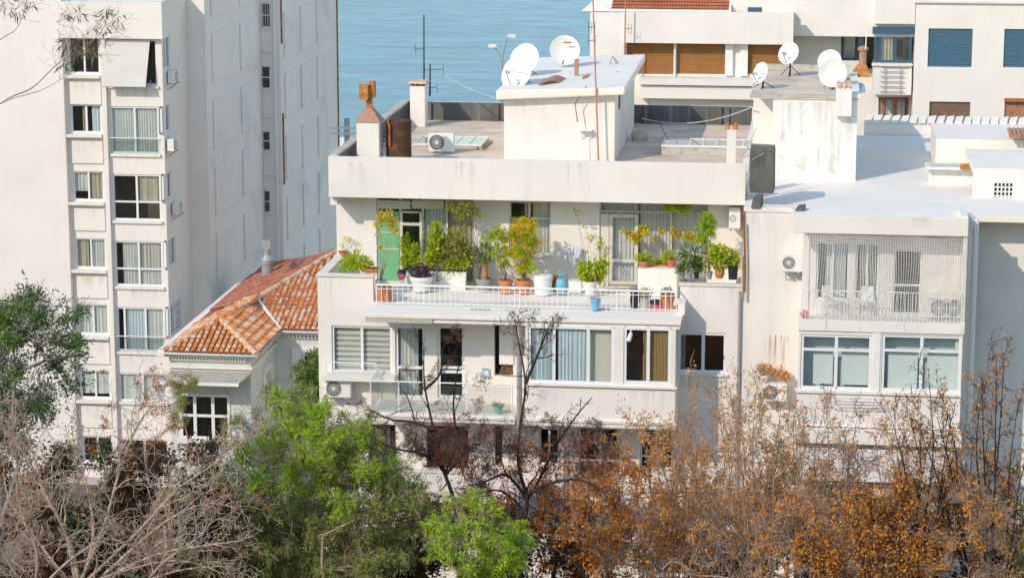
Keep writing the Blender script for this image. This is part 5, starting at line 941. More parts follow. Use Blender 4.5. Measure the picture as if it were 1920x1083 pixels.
for px, py in ((1418, 378), (1498, 398)):
    a = pt(px, py, -0.1 if px < 1450 else -0.4); k = MB().prism([(a.x - 0.16, a.y, a.z - 0.2), (a.x + 0.12, a.y, a.z - 0.2), (a.x + 0.2, a.y + 0.5, a.z - 0.2), (a.x - 0.05, a.y + 0.5, a.z - 0.2)], [(a.x - 0.1, a.y + 0.05, a.z + 0.1), (a.x + 0.15, a.y + 0.05, a.z + 0.14), (a.x + 0.2, a.y + 0.5, a.z + 0.18), (a.x, a.y + 0.5, a.z + 0.16)]); tag(k.obj('roof_stone', 'tar', origin=a), 'dark block at the %s of the white roof edge' % ('left end' if px < 1450 else 'step'), 'block')
# rusty cowl and blue sheet on the stained stair house
a = pt(1617, 143, Z=BZT); k = thing('rusty_cowl', 'rust-red metal cowl on the stained stair house roof', 'cowl', a); MB().prism([(a.x - 0.45, a.y - 0.3, a.z), (a.x + 0.3, a.y - 0.3, a.z), (a.x + 0.3, a.y + 0.5, a.z), (a.x - 0.45, a.y + 0.5, a.z)], [(a.x - 0.16, a.y, a.z + 0.4), (a.x + 0.12, a.y, a.z + 0.4), (a.x + 0.12, a.y + 0.25, a.z + 0.4), (a.x - 0.16, a.y + 0.25, a.z + 0.4)]).obj('hood', 'rust_bright', k); MB().tube([(a.x, a.y + 0.12, a.z + 0.38), (a.x, a.y + 0.12, a.z + 0.9)], 0.13, 8).obj('pipe', 'rust_pink', k); MB().lathe((a.x, a.y + 0.12, a.z + 0.9), [(0.2, 0), (0.2, 0.08), (0.1, 0.14)], 10).obj('cap', 'rust_pink', k)
mast(1623, 92, 48, q0 + 4, 0.025, 'thin white pole above the rust-red cowl', 'white_paint')
a = pt(1597, 170, Z=BZT + 0.02); k = MB(); n = 8
for i in range(n + 1):
    for j in range(n + 1): k.v.append((a.x - 0.1 + 0.55 * i / n, a.y - 0.8 + 2.6 * j / n, BZT + 0.05 + 0.05 * math.sin(i * 1.3) * math.sin(j * 0.9)))
for i in range(n):
    for j in range(n): k.f.append((i * (n + 1) + j, (i + 1) * (n + 1) + j, (i + 1) * (n + 1) + j + 1, i * (n + 1) + j + 1))
tag(k.obj('blue_sheet', 'blue_pale', origin=a), 'blue plastic sheet spread on the stained stair house roof', 'sheet')
line('cable', [pt(1490, 165, 9), pt(1520, 155, 11), pt(1555, 140, 12.5)], 0.015, 'cable', 'pale cable lying across the stained stair house roof')
# far things: street lamp by the water, utility pole
a = pt(941, 175, 58); lm = thing('street_lamp', 'twin-arm street lamp by the sea behind the dishes', 'street lamp', (a.x, 58, -4)); zt_l = pt(941, 92, 58).z
MB().tube([(a.x, 58, -4), (a.x, 58, zt_l - 0.6)], 0.08, 8).obj('pole', 'grey_metal', lm)
for sx, hh_ in ((-0.75, 0.0), (0.75, 0.55)): MB().tube([(a.x, 58, zt_l - 0.7), (a.x + sx * 0.3, 58, zt_l + hh_ - 0.1), (a.x + sx * 0.7, 58, zt_l + hh_ + 0.15)], 0.05, 6).obj('arm', 'grey_metal', lm); MB().box(a.x + sx * 0.7 - 0.2, a.x + sx * 0.7 + 0.25, 57.85, 58.15, zt_l + hh_ + 0.08, zt_l + hh_ + 0.24).obj('lamp_head', 'plastic_white', lm)
a = pt(651, 262, 40); up_ = thing('utility_pole', 'utility pole with cross arms between the left block and the roof', 'utility pole', (a.x, 40, -3.2)); z1 = pt(651, 222, 40).z; MB().tube([(a.x, 40, -3.2), (a.x, 40, z1)], 0.14, 8).obj('pole', 'concrete', up_)
for dz in (0.45, 0.7): MB().box(a.x - 0.8, a.x + 0.5, 39.8, 39.86, z1 - dz - 0.05, z1 - dz + 0.04).obj('cross_arm', 'trim', up_)
yq = TYe + 3; a = pt(640, 268, yq); fb = thing('low_building', 'low white roof by the water behind the left parapet', 'building', (a.x, yq + 3, -4)); part(fb, 'wall', 'plaster', (a.x - 3, a.x + 3.5, yq, yq + 2, -4.5, a.z - 0.2)); part(fb, 'roof', 'roof_white', (a.x - 3.2, a.x + 3.7, yq - 0.2, yq + 2.2, a.z - 0.197, a.z))
# awning on the left block
aw = hb_[0]; a0_, a1_ = aw[0] - 0.15, aw[1] - 0.25; k = thing('awning', 'drop-down white fabric awning near the top of the left block', 'awning', ((a0_ + a1_) / 2, TY, aw[2]))
MB().prism([(a0_, TY + 0.1, aw[3] - 0.02), (a1_, TY + 0.1, aw[3] - 0.02), (a1_ - 0.1, TY - 0.40, aw[2] + 0.02), (a0_ + 0.05, TY - 0.40, aw[2] + 0.02)], [(a0_, TY + 0.07, aw[3] - 0.02), (a1_, TY + 0.07, aw[3] - 0.02), (a1_ - 0.1, TY - 0.43, aw[2] + 0.02), (a0_ + 0.05, TY - 0.43, aw[2] + 0.02)]).obj('fabric', 'awning_cloth', k)
MB().tube([(a0_ + 0.05, TY - 0.41, aw[2]), (a1_ - 0.1, TY - 0.41, aw[2])], 0.025, 6).obj('front_bar', 'grey_metal', k); MB().tube([(a1_ - 0.1, TY - 0.41, aw[2]), (a1_, TY + 0.14, aw[2] + 0.2)], 0.018, 6).obj('arm', 'grey_metal', k)
# security cameras
def camera_(px, py, Y, label, s=1.0):
    a = pt(px, py, Y); k = thing('security_camera', label, 'security camera', a, 'security cameras'); MB().lathe(a, [(0.05 * s, 0), (0.055 * s, 0.05 * s), (0.055 * s, 0.2 * s), (0.03 * s, 0.24 * s)], 12, Vector((0.25, 0.5, 0.8))).obj('body', 'plastic_white', k); MB().lathe(a, [(0.045 * s, -0.03 * s), (0.05 * s, 0.0)], 12, Vector((0.25, 0.5, 0.8))).obj('lens', 'plastic_black', k); MB().tube([a + Vector((0.04, 0.08, 0.15)) * s, a + Vector((0.05, 0.2, 0.25)) * s], 0.02, 6).obj('bracket', 'plastic_white', k)
camera_(1178, 640, YS - 0.35, 'white bullet security camera on the bamboo-blind bay', 1.2); camera_(946, 625, -0.35, 'white security camera above the balcony niche', 0.9)
# wooden crate of slats in the niche
n0 = hSlot; k = thing('slat_bundle', 'bundle of wooden slats leaning in the balcony niche', 'wood bundle', (n0[0] + 0.3, 0.1, n0[2]))
for i in range(7): x = n0[0] + 0.12 + i * 0.06; MB().prism([(x, 0.1, n0[2] + 0.01), (x + 0.03, 0.1, n0[2] + 0.01), (x + 0.03, 0.16, n0[2] + 0.01), (x, 0.16, n0[2] + 0.01)], [(x + 0.14, 0.1, n0[2] + 0.36), (x + 0.17, 0.1, n0[2] + 0.36), (x + 0.17, 0.16, n0[2] + 0.36), (x + 0.14, 0.16, n0[2] + 0.36)]).obj('slat', 'wood', k)
# balcony bits: teal basin with pegs basket, dried plant pots
a = pt(934, 766, YS + 0.35); a.z = ZB1; k = thing('teal_basin', 'teal plastic basin holding straw on the glass balcony', 'basin', a); MB().lathe(a, [(0.10, 0.005), (0.14, 0.2), (0.20, 0.30), (0.17, 0.30), (0.12, 0.1)], 16).obj('basin', 'teal_plastic', k); m = MB()
for i in range(26): t = random.uniform(0, 6.3); c = Vector((a.x + 0.1 * math.cos(t), a.y + 0.1 * math.sin(t), ZB1 + 0.28)); m.tube([c, c + Vector((random.uniform(-0.3, 0.3), random.uniform(-0.1, 0.1), random.uniform(0.0, 0.14)))], 0.008, 3)
m.obj('straw', 'tile_pale', k)
a = pt(910, 704, 0 - 0.1); k = MB(); k.tube([(a.x - 0.1, -0.06, a.z), (a.x - 0.1, -0.06, a.z + 0.22), (a.x + 0.1, -0.06, a.z + 0.22), (a.x + 0.1, -0.06, a.z)], 0.02, 6); k.box(a.x - 0.14, a.x + 0.14, -0.1, -0.004, a.z - 0.04, a.z); tag(k.obj('wall_basket', 'blue_pale', origin=a), 'small pale blue wire basket on the balcony wall', 'basket')
# clothes rack under the mint windows
q = rc(YS - 0.45, 1557, 751, 1638, 758); k = MB()
for i in range(5): y = YS - 0.02 - 0.12 * i; k.tube([(q[0], y, q[3] - 0.0), (q[1], y, q[3])], 0.012, 5)
for x in (q[0], q[1]): k.tube([(x, YS + 0.04, q[3]), (x, YS - 0.52, q[3])], 0.015, 5)
k.tube([(q[0], YS + 0.04, q[3] - 0.35), (q[0], YS - 0.5, q[3])], 0.012, 5); k.tube([(q[1], YS + 0.04, q[3] - 0.35), (q[1], YS - 0.5, q[3])], 0.012, 5); tag(k.obj('clothes_rack', 'white_paint', origin=(q[0], YS, q[3])), 'white fold-out clothes rack below the mint-tinted windows', 'clothes rack')
# plastic chairs behind the net
def chair(px, py, label, rz):
    a = pt(px, py, YS + 0.75); a.z = zn0; k = thing('plastic_chair', label, 'chair', a, 'white plastic balcony chairs'); x, y, z = a
    MB().box(x - 0.25, x + 0.25, y - 0.24, y + 0.24, z + 0.40, z + 0.44).obj('seat', 'plastic_white', k, bevel=0.015); MB().prism([(x - 0.24, y + 0.2, z + 0.44), (x + 0.24, y + 0.2, z + 0.44), (x + 0.24, y + 0.24, z + 0.44), (x - 0.24, y + 0.24, z + 0.44)], [(x - 0.19, y + 0.32, z + 0.86), (x + 0.19, y + 0.32, z + 0.86), (x + 0.19, y + 0.35, z + 0.86), (x - 0.19, y + 0.35, z + 0.86)]).obj('backrest', 'plastic_white', k)
    for sx in (-0.22, 0.22):
        for sy in (-0.2, 0.2): MB().tube([(x + sx * 1.1, y + sy * 1.1, z), (x + sx, y + sy, z + 0.4)], 0.022, 6).obj('leg', 'plastic_white', k)
        MB().tube([(x + sx, y - 0.2, z + 0.42), (x + sx, y - 0.2, z + 0.62), (x + sx, y + 0.26, z + 0.64)], 0.02, 6).obj('armrest', 'plastic_white', k)
    k.rotation_euler = (0, 0, rz)
chair(1563, 596, 'white plastic chair at the left end behind the balcony net', 0.7); chair(1618, 596, 'white plastic chair nearer the dark balcony door behind the net', -0.4)
a = pt(1508, 592, YS + 0.3); a.z = zn0; k = MB().lathe(a, [(0.05, 0.0), (0.12, 0.06), (0.13, 0.14), (0.09, 0.22), (0.02, 0.25)], 12); tag(k.obj('red_ball', 'pink_plastic', origin=a), 'red ball at the left corner of the netted balcony', 'ball')
# fences and gate at street level
def fence(x0p, x1p, ytop, ybot, Y, label, m='white_paint', step=0.14):
    a = pt(x0p, ytop, Y); b = pt(x1p, ytop, Y); z0 = 0.0; k = thing('metal_fence', label, 'fence', ((a.x + b.x) / 2, Y, 0)); m1 = MB()
    m1.box(a.x, b.x, Y - 0.02, Y + 0.02, a.z - 0.15, a.z - 0.1); m1.box(a.x, b.x, Y - 0.02, Y + 0.02, z0 + 0.25, z0 + 0.3); m1.obj('rails', m, k)
    for i in range(int((b.x - a.x) / step) + 1): MB().tube([(a.x + i * step, Y, z0), (a.x + i * step, Y, a.z)], 0.016, 5).obj('bar', m, k)
fence(715, 835, 968, 1083, -3.4, 'white metal bar fence behind the bright green shrub'); fence(1200, 1292, 990, 1083, -3.2, 'pale metal bar gate behind the orange thicket', 'grey_metal', 0.1)
# ------------------------------------------------------------------ foliage tools
def rvec(n): v = RNG.normal(size=(n, 3)); return v / np.linalg.norm(v, axis=1)[:, None]
def leaf_arrays(P, D, L, W):
    """one folded-diamond leaf per row: point, direction, length, width"""
    n = len(P); N = rvec(n); S = np.cross(D, N); S /= np.linalg.norm(S, axis=1)[:, None] + 1e-9
    L = np.broadcast_to(L, (n,))[:, None]; W = np.broadcast_to(W, (n,))[:, None]
    V = np.stack([P, P + D * L * 0.45 + S * W * 0.5, P + D * L, P + D * L * 0.45 - S * W * 0.5], axis=1).reshape(-1, 3)
    return V, np.arange(4 * n).reshape(n, 4)
def leaves(name, parent, m, P, L=0.06, W=0.03, D=None, down=0.2, jit=0.35):
    P = np.asarray(P); n = len(P); R = rvec(n)
    D = R if D is None else np.asarray(D) * 0.9 + R * 0.7
    D = D + np.array([0, 0, -down]); D /= np.linalg.norm(D, axis=1)[:, None]
    k = RNG.uniform(1 - jit, 1 + jit, n); V, Fq = leaf_arrays(P, D, L * k, W * k); return bigmesh(name, V, Fq, m, parent)
def fronds(name, parent, m, P, D, length=0.22, nl=7, L=0.06, W=0.018, droop=0.25):
    """feathery compound leaves: pairs of leaflets along a drooping midrib"""
    P = np.asarray(P); D = np.asarray(D); n = len(P); D = D / np.linalg.norm(D, axis=1)[:, None]; N = rvec(n); S = np.cross(D, N); S /= np.linalg.norm(S, axis=1)[:, None]
    PP, DD, LL = [], [], []; ln = length * RNG.uniform(0.6, 1.25, n)[:, None]
    for i in range(nl):
        t = (i + 0.7) / nl; C = P + D * ln * t + np.array([0, 0, -1]) * droop * ln * t * t
        for s in (-1, 1): PP.append(C); DD.append(S * s + D * 0.55 + RNG.normal(size=(n, 3)) * 0.12); LL.append(np.full(n, L * (1.15 - 0.6 * abs(t - 0.45))))
    PP = np.concatenate(PP); DD = np.concatenate(DD); DD /= np.linalg.norm(DD, axis=1)[:, None]; LL = np.concatenate(LL)
    V, Fq = leaf_arrays(PP, DD, LL, LL * (W / L)); return bigmesh(name, V, Fq, m, parent)
def twigs(name, parent, m, segs, n=4):
    if not segs: return None
    A = np.array([s[0] for s in segs]); B = np.array([s[1] for s in segs]); r0 = np.array([s[2] for s in segs]); r1 = np.array([s[3] for s in segs])
    D = B - A; Ln = np.linalg.norm(D, axis=1)[:, None] + 1e-9; D = D / Ln; ref = np.where(np.abs(D[:, 2:3]) < 0.9, np.array([[0, 0, 1.0]]), np.array([[1.0, 0, 0]])); U = np.cross(D, ref); U /= np.linalg.norm(U, axis=1)[:, None] + 1e-9; W = np.cross(D, U)
    B2 = B + D * r1[:, None] * 0.5; rings = []
    for P, r in ((A, r0), (B2, r1)):
        for k in range(n): t = 2 * math.pi * k / n; rings.append(P + (U * math.cos(t) + W * math.sin(t)) * r[:, None])
    V = np.stack(rings, axis=1).reshape(-1, 3); base = np.arange(len(segs))[:, None, None] * 2 * n
    q = np.array([[k, (k + 1) % n, n + (k + 1) % n, n + k] for k in range(n)])[None]; return bigmesh(name, V, (base + q).reshape(-1, 4), m, parent, smooth=True)
def vnorm(v): l = math.sqrt(v[0] * v[0] + v[1] * v[1] + v[2] * v[2]) + 1e-9; return (v[0] / l, v[1] / l, v[2] / l)
def grow(segs, tips, p, d, L, r, lev, S, rnd):
    k = S['steps'][lev]; last = lev == len(S['steps']) - 1; w = S['wander'][lev]; up = S['up'][lev]; rr = r
    for i in range(k):
        d = vnorm((d[0] + rnd.gauss(0, w), d[1] + rnd.gauss(0, w), d[2] + rnd.gauss(0, w) + up)); st = L / k; q = (p[0] + d[0] * st, p[1] + d[1] * st, p[2] + d[2] * st)
        r2 = max(S['rmin'], r * (1 - (i + 1) / k * (0.65 if not last else 0.8))); segs.append((p, q, rr, r2)); rr = r2; p = q
        if last or lev >= S.get('leaflev', 99): tips.append((p, d))
        if not last and (i + 1) / k > S['start'][lev]:
            nc = S['kids'][lev]; nc = int(nc) + (rnd.random() < nc - int(nc))
            for _ in range(nc):
                a = (rnd.gauss(0, 1), rnd.gauss(0, 1), rnd.gauss(0, 1)); sp = S['spread'][lev]; dd = vnorm((d[0] + a[0] * sp, d[1] + a[1] * sp, d[2] + a[2] * sp))
                grow(segs, tips, p, dd, L * S['ratio'][lev] * rnd.uniform(0.6, 1.2), rr * 0.6, lev + 1, S, rnd)
def guided(segs, pts, r0, r1, kids, S, lev, rnd, tips, step=0.35, spread=0.7, klen=1.0):
    """a limb through given points; child shoots start along it"""
    pts = [Vector(p) for p in pts]; tot = sum((b - a).length for a, b in zip(pts, pts[1:])); run = 0; prev = None
    # smooth by Catmull-Rom
    P = []
    for i in range(len(pts) - 1):
        p0, p1, p2, p3 = pts[max(0, i - 1)], pts[i], pts[i + 1], pts[min(len(pts) - 1, i + 2)]
        for k in range(5): t = k / 5; P.append(0.5 * ((2 * p1) + (p2 - p0) * t + (2 * p0 - 5 * p1 + 4 * p2 - p3) * t * t + (3 * p1 - p0 - 3 * p2 + p3) * t ** 3))
    P.append(pts[-1]); n = len(P); jit = Vector((0, 0, 0))
    for i in range(n - 1):
        f0, f1 = i / (n - 1), (i + 1) / (n - 1); ra, rb = r0 + (r1 - r0) * f0, r0 + (r1 - r0) * f1; segs.append((tuple(P[i]), tuple(P[i + 1]), ra, rb)); d = (P[i + 1] - P[i]).normalized()
        if f1 > 0.25:
            nc = kids; nc = int(nc) + (rnd.random() < nc - int(nc))
            for _ in range(nc):
                dd = vnorm((d.x + rnd.gauss(0, spread), d.y + rnd.gauss(0, spread), d.z + rnd.gauss(0, spread) + 0.15)); grow(segs, tips, tuple(P[i + 1]), dd, klen * rnd.uniform(0.5, 1.2) * (1.1 - 0.5 * f1), max(S['rmin'], rb * 0.6), lev, S, rnd)
    tips.append((tuple(P[-1]), tuple((P[-1] - P[-2]).normalized())))
def gz(y):     # height of the hillside
    for (y0, z0), (y1, z1) in zip(prof, prof[1:]):
        if y0 <= y <= y1: return z0 + (z1 - z0) * (y - y0) / (y1 - y0)
    return 0
def clumps(centers, n, squash=1.0):
    """points filling uneven clumps [(Vector, radius)] - denser towards the shell so the inside stays open"""
    P, D = [], []; tot = sum(r ** 2 for _, r in centers)
    for c, r in centers:
        k = max(4, int(n * r * r / tot)); v = rvec(k); rad = r * RNG.uniform(0.15, 1, k) ** 0.5 * (1 + 0.25 * RNG.normal(size=k)).clip(0.4, 1.6); P.append(np.array(c) + v * rad[:, None] * np.array([1, 1, squash])); D.append(v)
    return np.concatenate(P), np.concatenate(D)

def sprays(centers, n, per=12, lift=0.35):
    """leaf positions strung along short shoots that burst out of each clump, so outlines stay ragged"""
    P, D = [], []; tot = sum(r ** 2 for _, r in centers)
    for c, r in centers:
        k = max(2, int(n * r * r / tot / per)); v = rvec(k) + np.array([0, 0, lift]); v /= np.linalg.norm(v, axis=1)[:, None]
        o = np.array(c) + rvec(k) * r * 0.35; ln = r * RNG.uniform(0.5, 1.55, k); t = RNG.uniform(0.05, 1.0, (k, per)); bend = rvec(k) * 0.25
        p = o[:, None] + v[:, None] * (ln[:, None] * t)[..., None] + bend[:, None] * (ln[:, None] * t * t)[..., None] + RNG.normal(size=(k, per, 3)) * 0.035
        d = v[:, None] * 0.8 + RNG.normal(size=(k, per, 3)) * 0.55; P.append(p.reshape(-1, 3)); D.append(d.reshape(-1, 3))
    return np.concatenate(P), np.concatenate(D)

# ------------------------------------------------------------------ pots and plants of the terrace
POTS = {'round': [(0.62, 0), (0.92, 0.75), (1.0, 0.78), (1.0, 1.0), (0.86, 1.0), (0.8, 0.85)], 'bulb': [(0.6, 0), (0.95, 0.45), (0.85, 0.8), (1.0, 0.9), (1.0, 1.0), (0.85, 1.0), (0.75, 0.8)], 'straight': [(0.85, 0), (1.0, 0.95), (1.03, 0.95), (1.03, 1.0), (0.9, 1.0), (0.88, 0.85)]}
def pot(root, px, y_top, y_base, w_px, Y, kind='round', m='terracotta'):
    a = pt(px, y_base, Y); top = pt(px, y_top, Y).z; R = abs(pt(px + w_px / 2, y_top, Y).x - a.x); h = top - a.z
    MB().lathe(a, [(r * R, t * h) for r, t in POTS[kind]], 18).obj('pot', m, root, smooth=False); MB().lathe(a, [(0.001, h * 0.86), (R * 0.84, h * 0.87)], 14).obj('soil', 'soil', root); return Vector((a.x, a.y, top - 0.1 * h)), R, h
def trough(root, x0, x1, y_top, y_base, Y, m, d=0.26):
    a = pt(x0, y_base, Y); b = pt(x1, y_base, Y); t = pt(x0, y_top, Y).z; MB().prism([(a.x + 0.03, Y, a.z), (b.x - 0.03, Y, a.z), (b.x - 0.03, Y + d - 0.04, a.z), (a.x + 0.03, Y + d - 0.04, a.z)], [(a.x, Y - 0.02, t), (b.x, Y - 0.02, t), (b.x, Y + d, t), (a.x, Y + d, t)]).obj('pot', m, root); part(root, 'soil', 'soil', (a.x + 0.03, b.x - 0.03, Y + 0.01, Y + d - 0.03, t - 0.01, t + 0.012)); return Vector(((a.x + b.x) / 2, Y + d / 2, t)), b.x - a.x
def stems(root, base, tops, r=0.012, m='stem_green', wob=0.05):
    segs = []; rnd = random.Random(int(abs(base.x * 1000)))
    for t in tops:
        t = Vector(t); n = 6; prev = base + Vector((rnd.uniform(-0.05, 0.05), rnd.uniform(-0.03, 0.03), 0))
        for i in range(1, n + 1):
            q = base.lerp(t, i / n) + Vector((rnd.gauss(0, wob), rnd.gauss(0, wob), 0)) * math.sin(math.pi * i / n); segs.append((tuple(prev), tuple(q), r * (1 - 0.1 * i), r * (1 - 0.1 * (i + 1)))); prev = q
    return twigs('stem', root, m, segs, 5)
def pix(cl, Y, dY=0.12): return [(pt(x, y, Y + random.uniform(-dY, dY)), r / 61.0) for x, y, r in cl]
def plant(name, label, base, pots, cl, n, m, L=0.07, W=0.04, Y=2.2, stem=0.012, stemmat='stem_green', cat='potted plant', style='leaf', squash=1.0, group='potted plants on the terrace', into=None):
    """pots: function building the pot(s) and returning the soil point; cl: foliage clumps (photo x, y, radius) at depth Y"""
    a = pt(base[0], base[1], Y); k = into or thing(name, label, cat, a, group); soil = pots(k) if pots else a
    C = pix(cl, Y)
    if stem: stems(k, soil, [c for c, r in C], stem, stemmat)
    P, D = (sprays(C, int(n * 1.8), 7) if style == 'frond' else clumps(C, int(n * 1.7), squash))
    if style == 'leaf': leaves('foliage', k, m, P, L * 1.1, W * 1.2, D)
    else: fronds('foliage', k, m, P, D, L * 3.0, 5, L, W)
    return k
PP = lambda *a, **kw: (lambda k: pot(k, *a, **kw)[0])
TR = lambda *a, **kw: (lambda k: trough(k, *a, **kw)[0])
YT = 2.3
plant('potted_plant', 'leafy green clump with straw-coloured leaves in the left corner of the terrace', (668, 508), TR(683, 708, 503, 512, 0.45, 'terracotta'), [(655, 492, 12), (668, 488, 14), (680, 492, 11), (646, 500, 9), (688, 497, 7)], 420, 'leaf_bright', 0.17, 0.035, 0.6)
plant('potted_plant', 'small dried plant in a shallow bowl on the left terrace corner', (644, 476), PP(644, 471, 478, 20, 3.0), [(650, 448, 7), (668, 455, 4), (640, 460, 4)], 50, 'leaf_yellow', 0.05, 0.03, 3.0, 0.008)
plant('potted_plant', 'low plant in a tall terracotta pot at the left end of the railing', (722, 566), PP(722, 537, 566, 28, 0.0, kind='straight'), [(720, 536, 7), (728, 535, 5)], 60, 'leaf_olive', 0.06, 0.04, 0.0)
plant('potted_plant', 'tall thin plant with yellow leaf bunches before the green panel', (715, 540), PP(715, 525, 548, 22, 1.6, kind='straight', m='plastic_white'), [(714, 405, 10), (727, 402, 9), (732, 420, 9), (738, 430, 8), (710, 420, 8), (711, 440, 5), (742, 412, 5), (712, 462, 4)], 520, 'leaf_yellow', 0.06, 0.04, 1.6, 0.014, 'bark_pale')
plant('potted_plant', 'bright green citrus shrub in front of the terrace door', (768, 530), PP(768, 510, 545, 26, YT, m='plastic_white'), [(760, 447, 8), (760, 462, 11), (765, 480, 13), (775, 468, 11), (780, 488, 10), (758, 490, 9)], 620, 'leaf_bright', 0.09, 0.05, YT)
def pots5(k): return trough(k, 805, 874, 508, 545, YT - 0.2, 'plastic_white')[0]
kb = plant('potted_plant', 'largest bush of yellow-green leaves in a long white trough', (838, 530), pots5, [(820, 430, 10), (818, 450, 14), (812, 478, 15), (830, 465, 18), (850, 450, 20), (862, 468, 18), (838, 490, 16), (872, 482, 13), (806, 495, 11), (858, 495, 14), (880, 478, 8)], 2400, 'leaf_olive', 0.085, 0.04, YT - 0.1)
plant('', '', (820, 528), None, [(818, 425, 8), (816, 445, 11), (812, 470, 12), (845, 492, 10), (870, 490, 10), (806, 490, 10)], 700, 'leaf_bright', 0.10, 0.055, YT - 0.35, into=kb)
plant('potted_plant', 'purple-leaved plant in a white bowl', (790, 530), PP(790, 517, 545, 44, 1.6, m='plastic_white'), [(780, 510, 9), (792, 506, 10), (802, 510, 8)], 320, 'leaf_purple', 0.11, 0.025, 1.6)
plant('potted_plant', 'slender arching tree with sparse olive-yellow leaves beside the bush', (904, 530), PP(904, 520, 548, 24, YT, m='plastic_grey'), [(858, 388, 13), (872, 394, 14), (846, 385, 10), (880, 382, 10), (862, 404, 10), (890, 395, 9), (870, 420, 7), (900, 402, 6), (868, 432, 6), (878, 372, 6)], 900, 'leaf_olive', 0.06, 0.035, YT, 0.016, 'bark_grey')
def palm(k):
    s = pot(k, 909, 522, 548, 32, 1.9, m='plastic_grey')[0]; t = pt(909, 482, 1.9); m = MB(); n = 7
    for i in range(n): f = i / n; m.lathe(s.lerp(t, f), [(0.11 - 0.03 * f, 0), (0.085 - 0.02 * f, 0.09)], 8)
    m.obj('trunk', 'wood', k); return t
plant('potted_palm', 'little palm with a shaggy brown trunk in a grey pot', (909, 548), palm, [(909, 474, 13)], 130, 'leaf_green', 0.24, 0.025, 1.9, 0)
plant('potted_plant', 'light green feathery sapling, left of two terracotta pots', (948, 550), PP(948, 524, 550, 28, 1.7), [(930, 435, 11), (918, 450, 11), (940, 450, 13), (925, 470, 11), (945, 478, 11), (938, 492, 9), (946, 500, 8), (955, 440, 8)], 260, 'leaf_bright', 0.055, 0.03, 1.7, 0.018, 'bark_grey', style='frond')
kg = plant('potted_plant', 'golden-yellow feathery sapling, right of two terracotta pots', (982, 550), PP(982, 524, 550, 30, 1.7), [(985, 422, 11), (972, 432, 12), (995, 430, 11), (965, 450, 13), (985, 448, 15), (1003, 452, 9), (972, 470, 12), (990, 478, 10), (985, 498, 9), (975, 505, 8), (960, 475, 9)], 420, 'leaf_yellow', 0.055, 0.03, 1.7, 0.018, 'bark_grey', style='frond')
plant('', '', (984, 550), None, [(990, 455, 14), (975, 480, 12), (995, 500, 9), (982, 505, 9)], 160, 'leaf_bright', 0.055, 0.03, 1.6, 0, style='frond', into=kg)
# tub, crate, gas bottle, bags
def tub(name, px, y0, y1, w_, Y, kind, m, label, cat, lid=None):
    a = pt(px, y1, Y); k = thing(name, label, cat, a); h = pt(px, y0, Y).z - a.z; R = abs(pt(px + w_ / 2, y0, Y).x - a.x); MB().lathe(a, [(r * R, t * h) for r, t in POTS[kind]], 20).obj('body', m, k)
    if lid: MB().lathe((a.x, a.y, a.z + h * 0.98), [(R * 1.06, 0), (R * 1.06, 0.05), (R * 0.9, 0.1), (0.02, 0.13)], 20).obj('lid', lid, k)
    return k
tub('lidded_tub', 1018, 520, 552, 36, 1.6, 'straight', 'plastic_white', 'pale grey lidded tub next to the terracotta pots', 'tub', 'plastic_white')
a = pt(1053, 549, 1.7); k = thing('gas_bottle', 'blue gas cylinder standing on the terrace', 'gas cylinder', a); R = 0.19; MB().lathe(a, [(0.15, 0), (R, 0.06), (R, 0.34), (0.15, 0.45), (0.06, 0.48), (0.05, 0.55)], 18).obj('cylinder', 'blue_paint', k, smooth=False); m = MB(); m.tube([(a.x + 0.13 * math.cos(t), a.y + 0.13 * math.sin(t), a.z + 0.6) for t in [0.52 * i for i in range(13)]], 0.015, 6)
for t in (0, 2.1, 4.2): m.tube([(a.x + 0.13 * math.cos(t), a.y + 0.13 * math.sin(t), a.z + 0.42), (a.x + 0.13 * math.cos(t), a.y + 0.13 * math.sin(t), a.z + 0.6)], 0.015, 5)
m.obj('collar', 'blue_paint', k)
a = pt(1043, 548, 2.3); tag(MB().box(a.x - 0.16, a.x + 0.2, 2.3, 2.6, a.z, a.z + 0.5).obj('brown_crate', 'rust', origin=a, bevel=0.01), 'brown crate behind the blue gas cylinder', 'crate')
a = pt(1078, 548, 1.5); k = thing('square_tub', 'white square tub between the gas cylinder and the leafy bush', 'tub', a); MB().box(a.x - 0.2, a.x + 0.2, 1.5, 1.85, a.z, a.z + 0.32).obj('body', 'plastic_white', k, bevel=0.02); MB().box(a.x - 0.22, a.x + 0.22, 1.48, 1.87, a.z + 0.322, a.z + 0.36).obj('rim', 'plastic_white', k, bevel=0.01)
plant('potted_plant', 'dense bright green bush in a white pot with tall bare stems', (1107, 552), PP(1107, 526, 552, 30, 1.6, m='plastic_white'), [(1095, 508, 12), (1110, 503, 14), (1125, 508, 12), (1102, 518, 12), (1120, 518, 12), (1130, 496, 9), (1090, 498, 7)], 900, 'leaf_bright', 0.085, 0.06, 1.6)
plant('climbing_plant', 'thin bare climber with few leaves against the white wall', (1106, 525), None, [(1107, 446, 6), (1125, 460, 7), (1097, 470, 4), (1130, 480, 6), (1085, 400, 4), (1078, 392, 4), (1097, 425, 3), (1128, 450, 4)], 150, 'leaf_bright', 0.06, 0.045, 2.6, 0.010, 'bark_grey', cat='climbing plant')
a = pt(1076, 495, 3.05); m = MB(); n = 10
for i in range(n):
    t = i / n * 6.28; m.tube([(a.x + 0.04 * math.cos(t), 3.05, a.z + 0.0), (a.x + 0.16 * math.cos(t), 3.02 + 0.06 * math.sin(t), a.z + 0.22), (a.x + 0.2 * math.cos(t), 3.05, a.z + 0.45), (a.x + 0.02 * math.cos(t), 3.06, a.z + 0.58)], 0.05, 6)
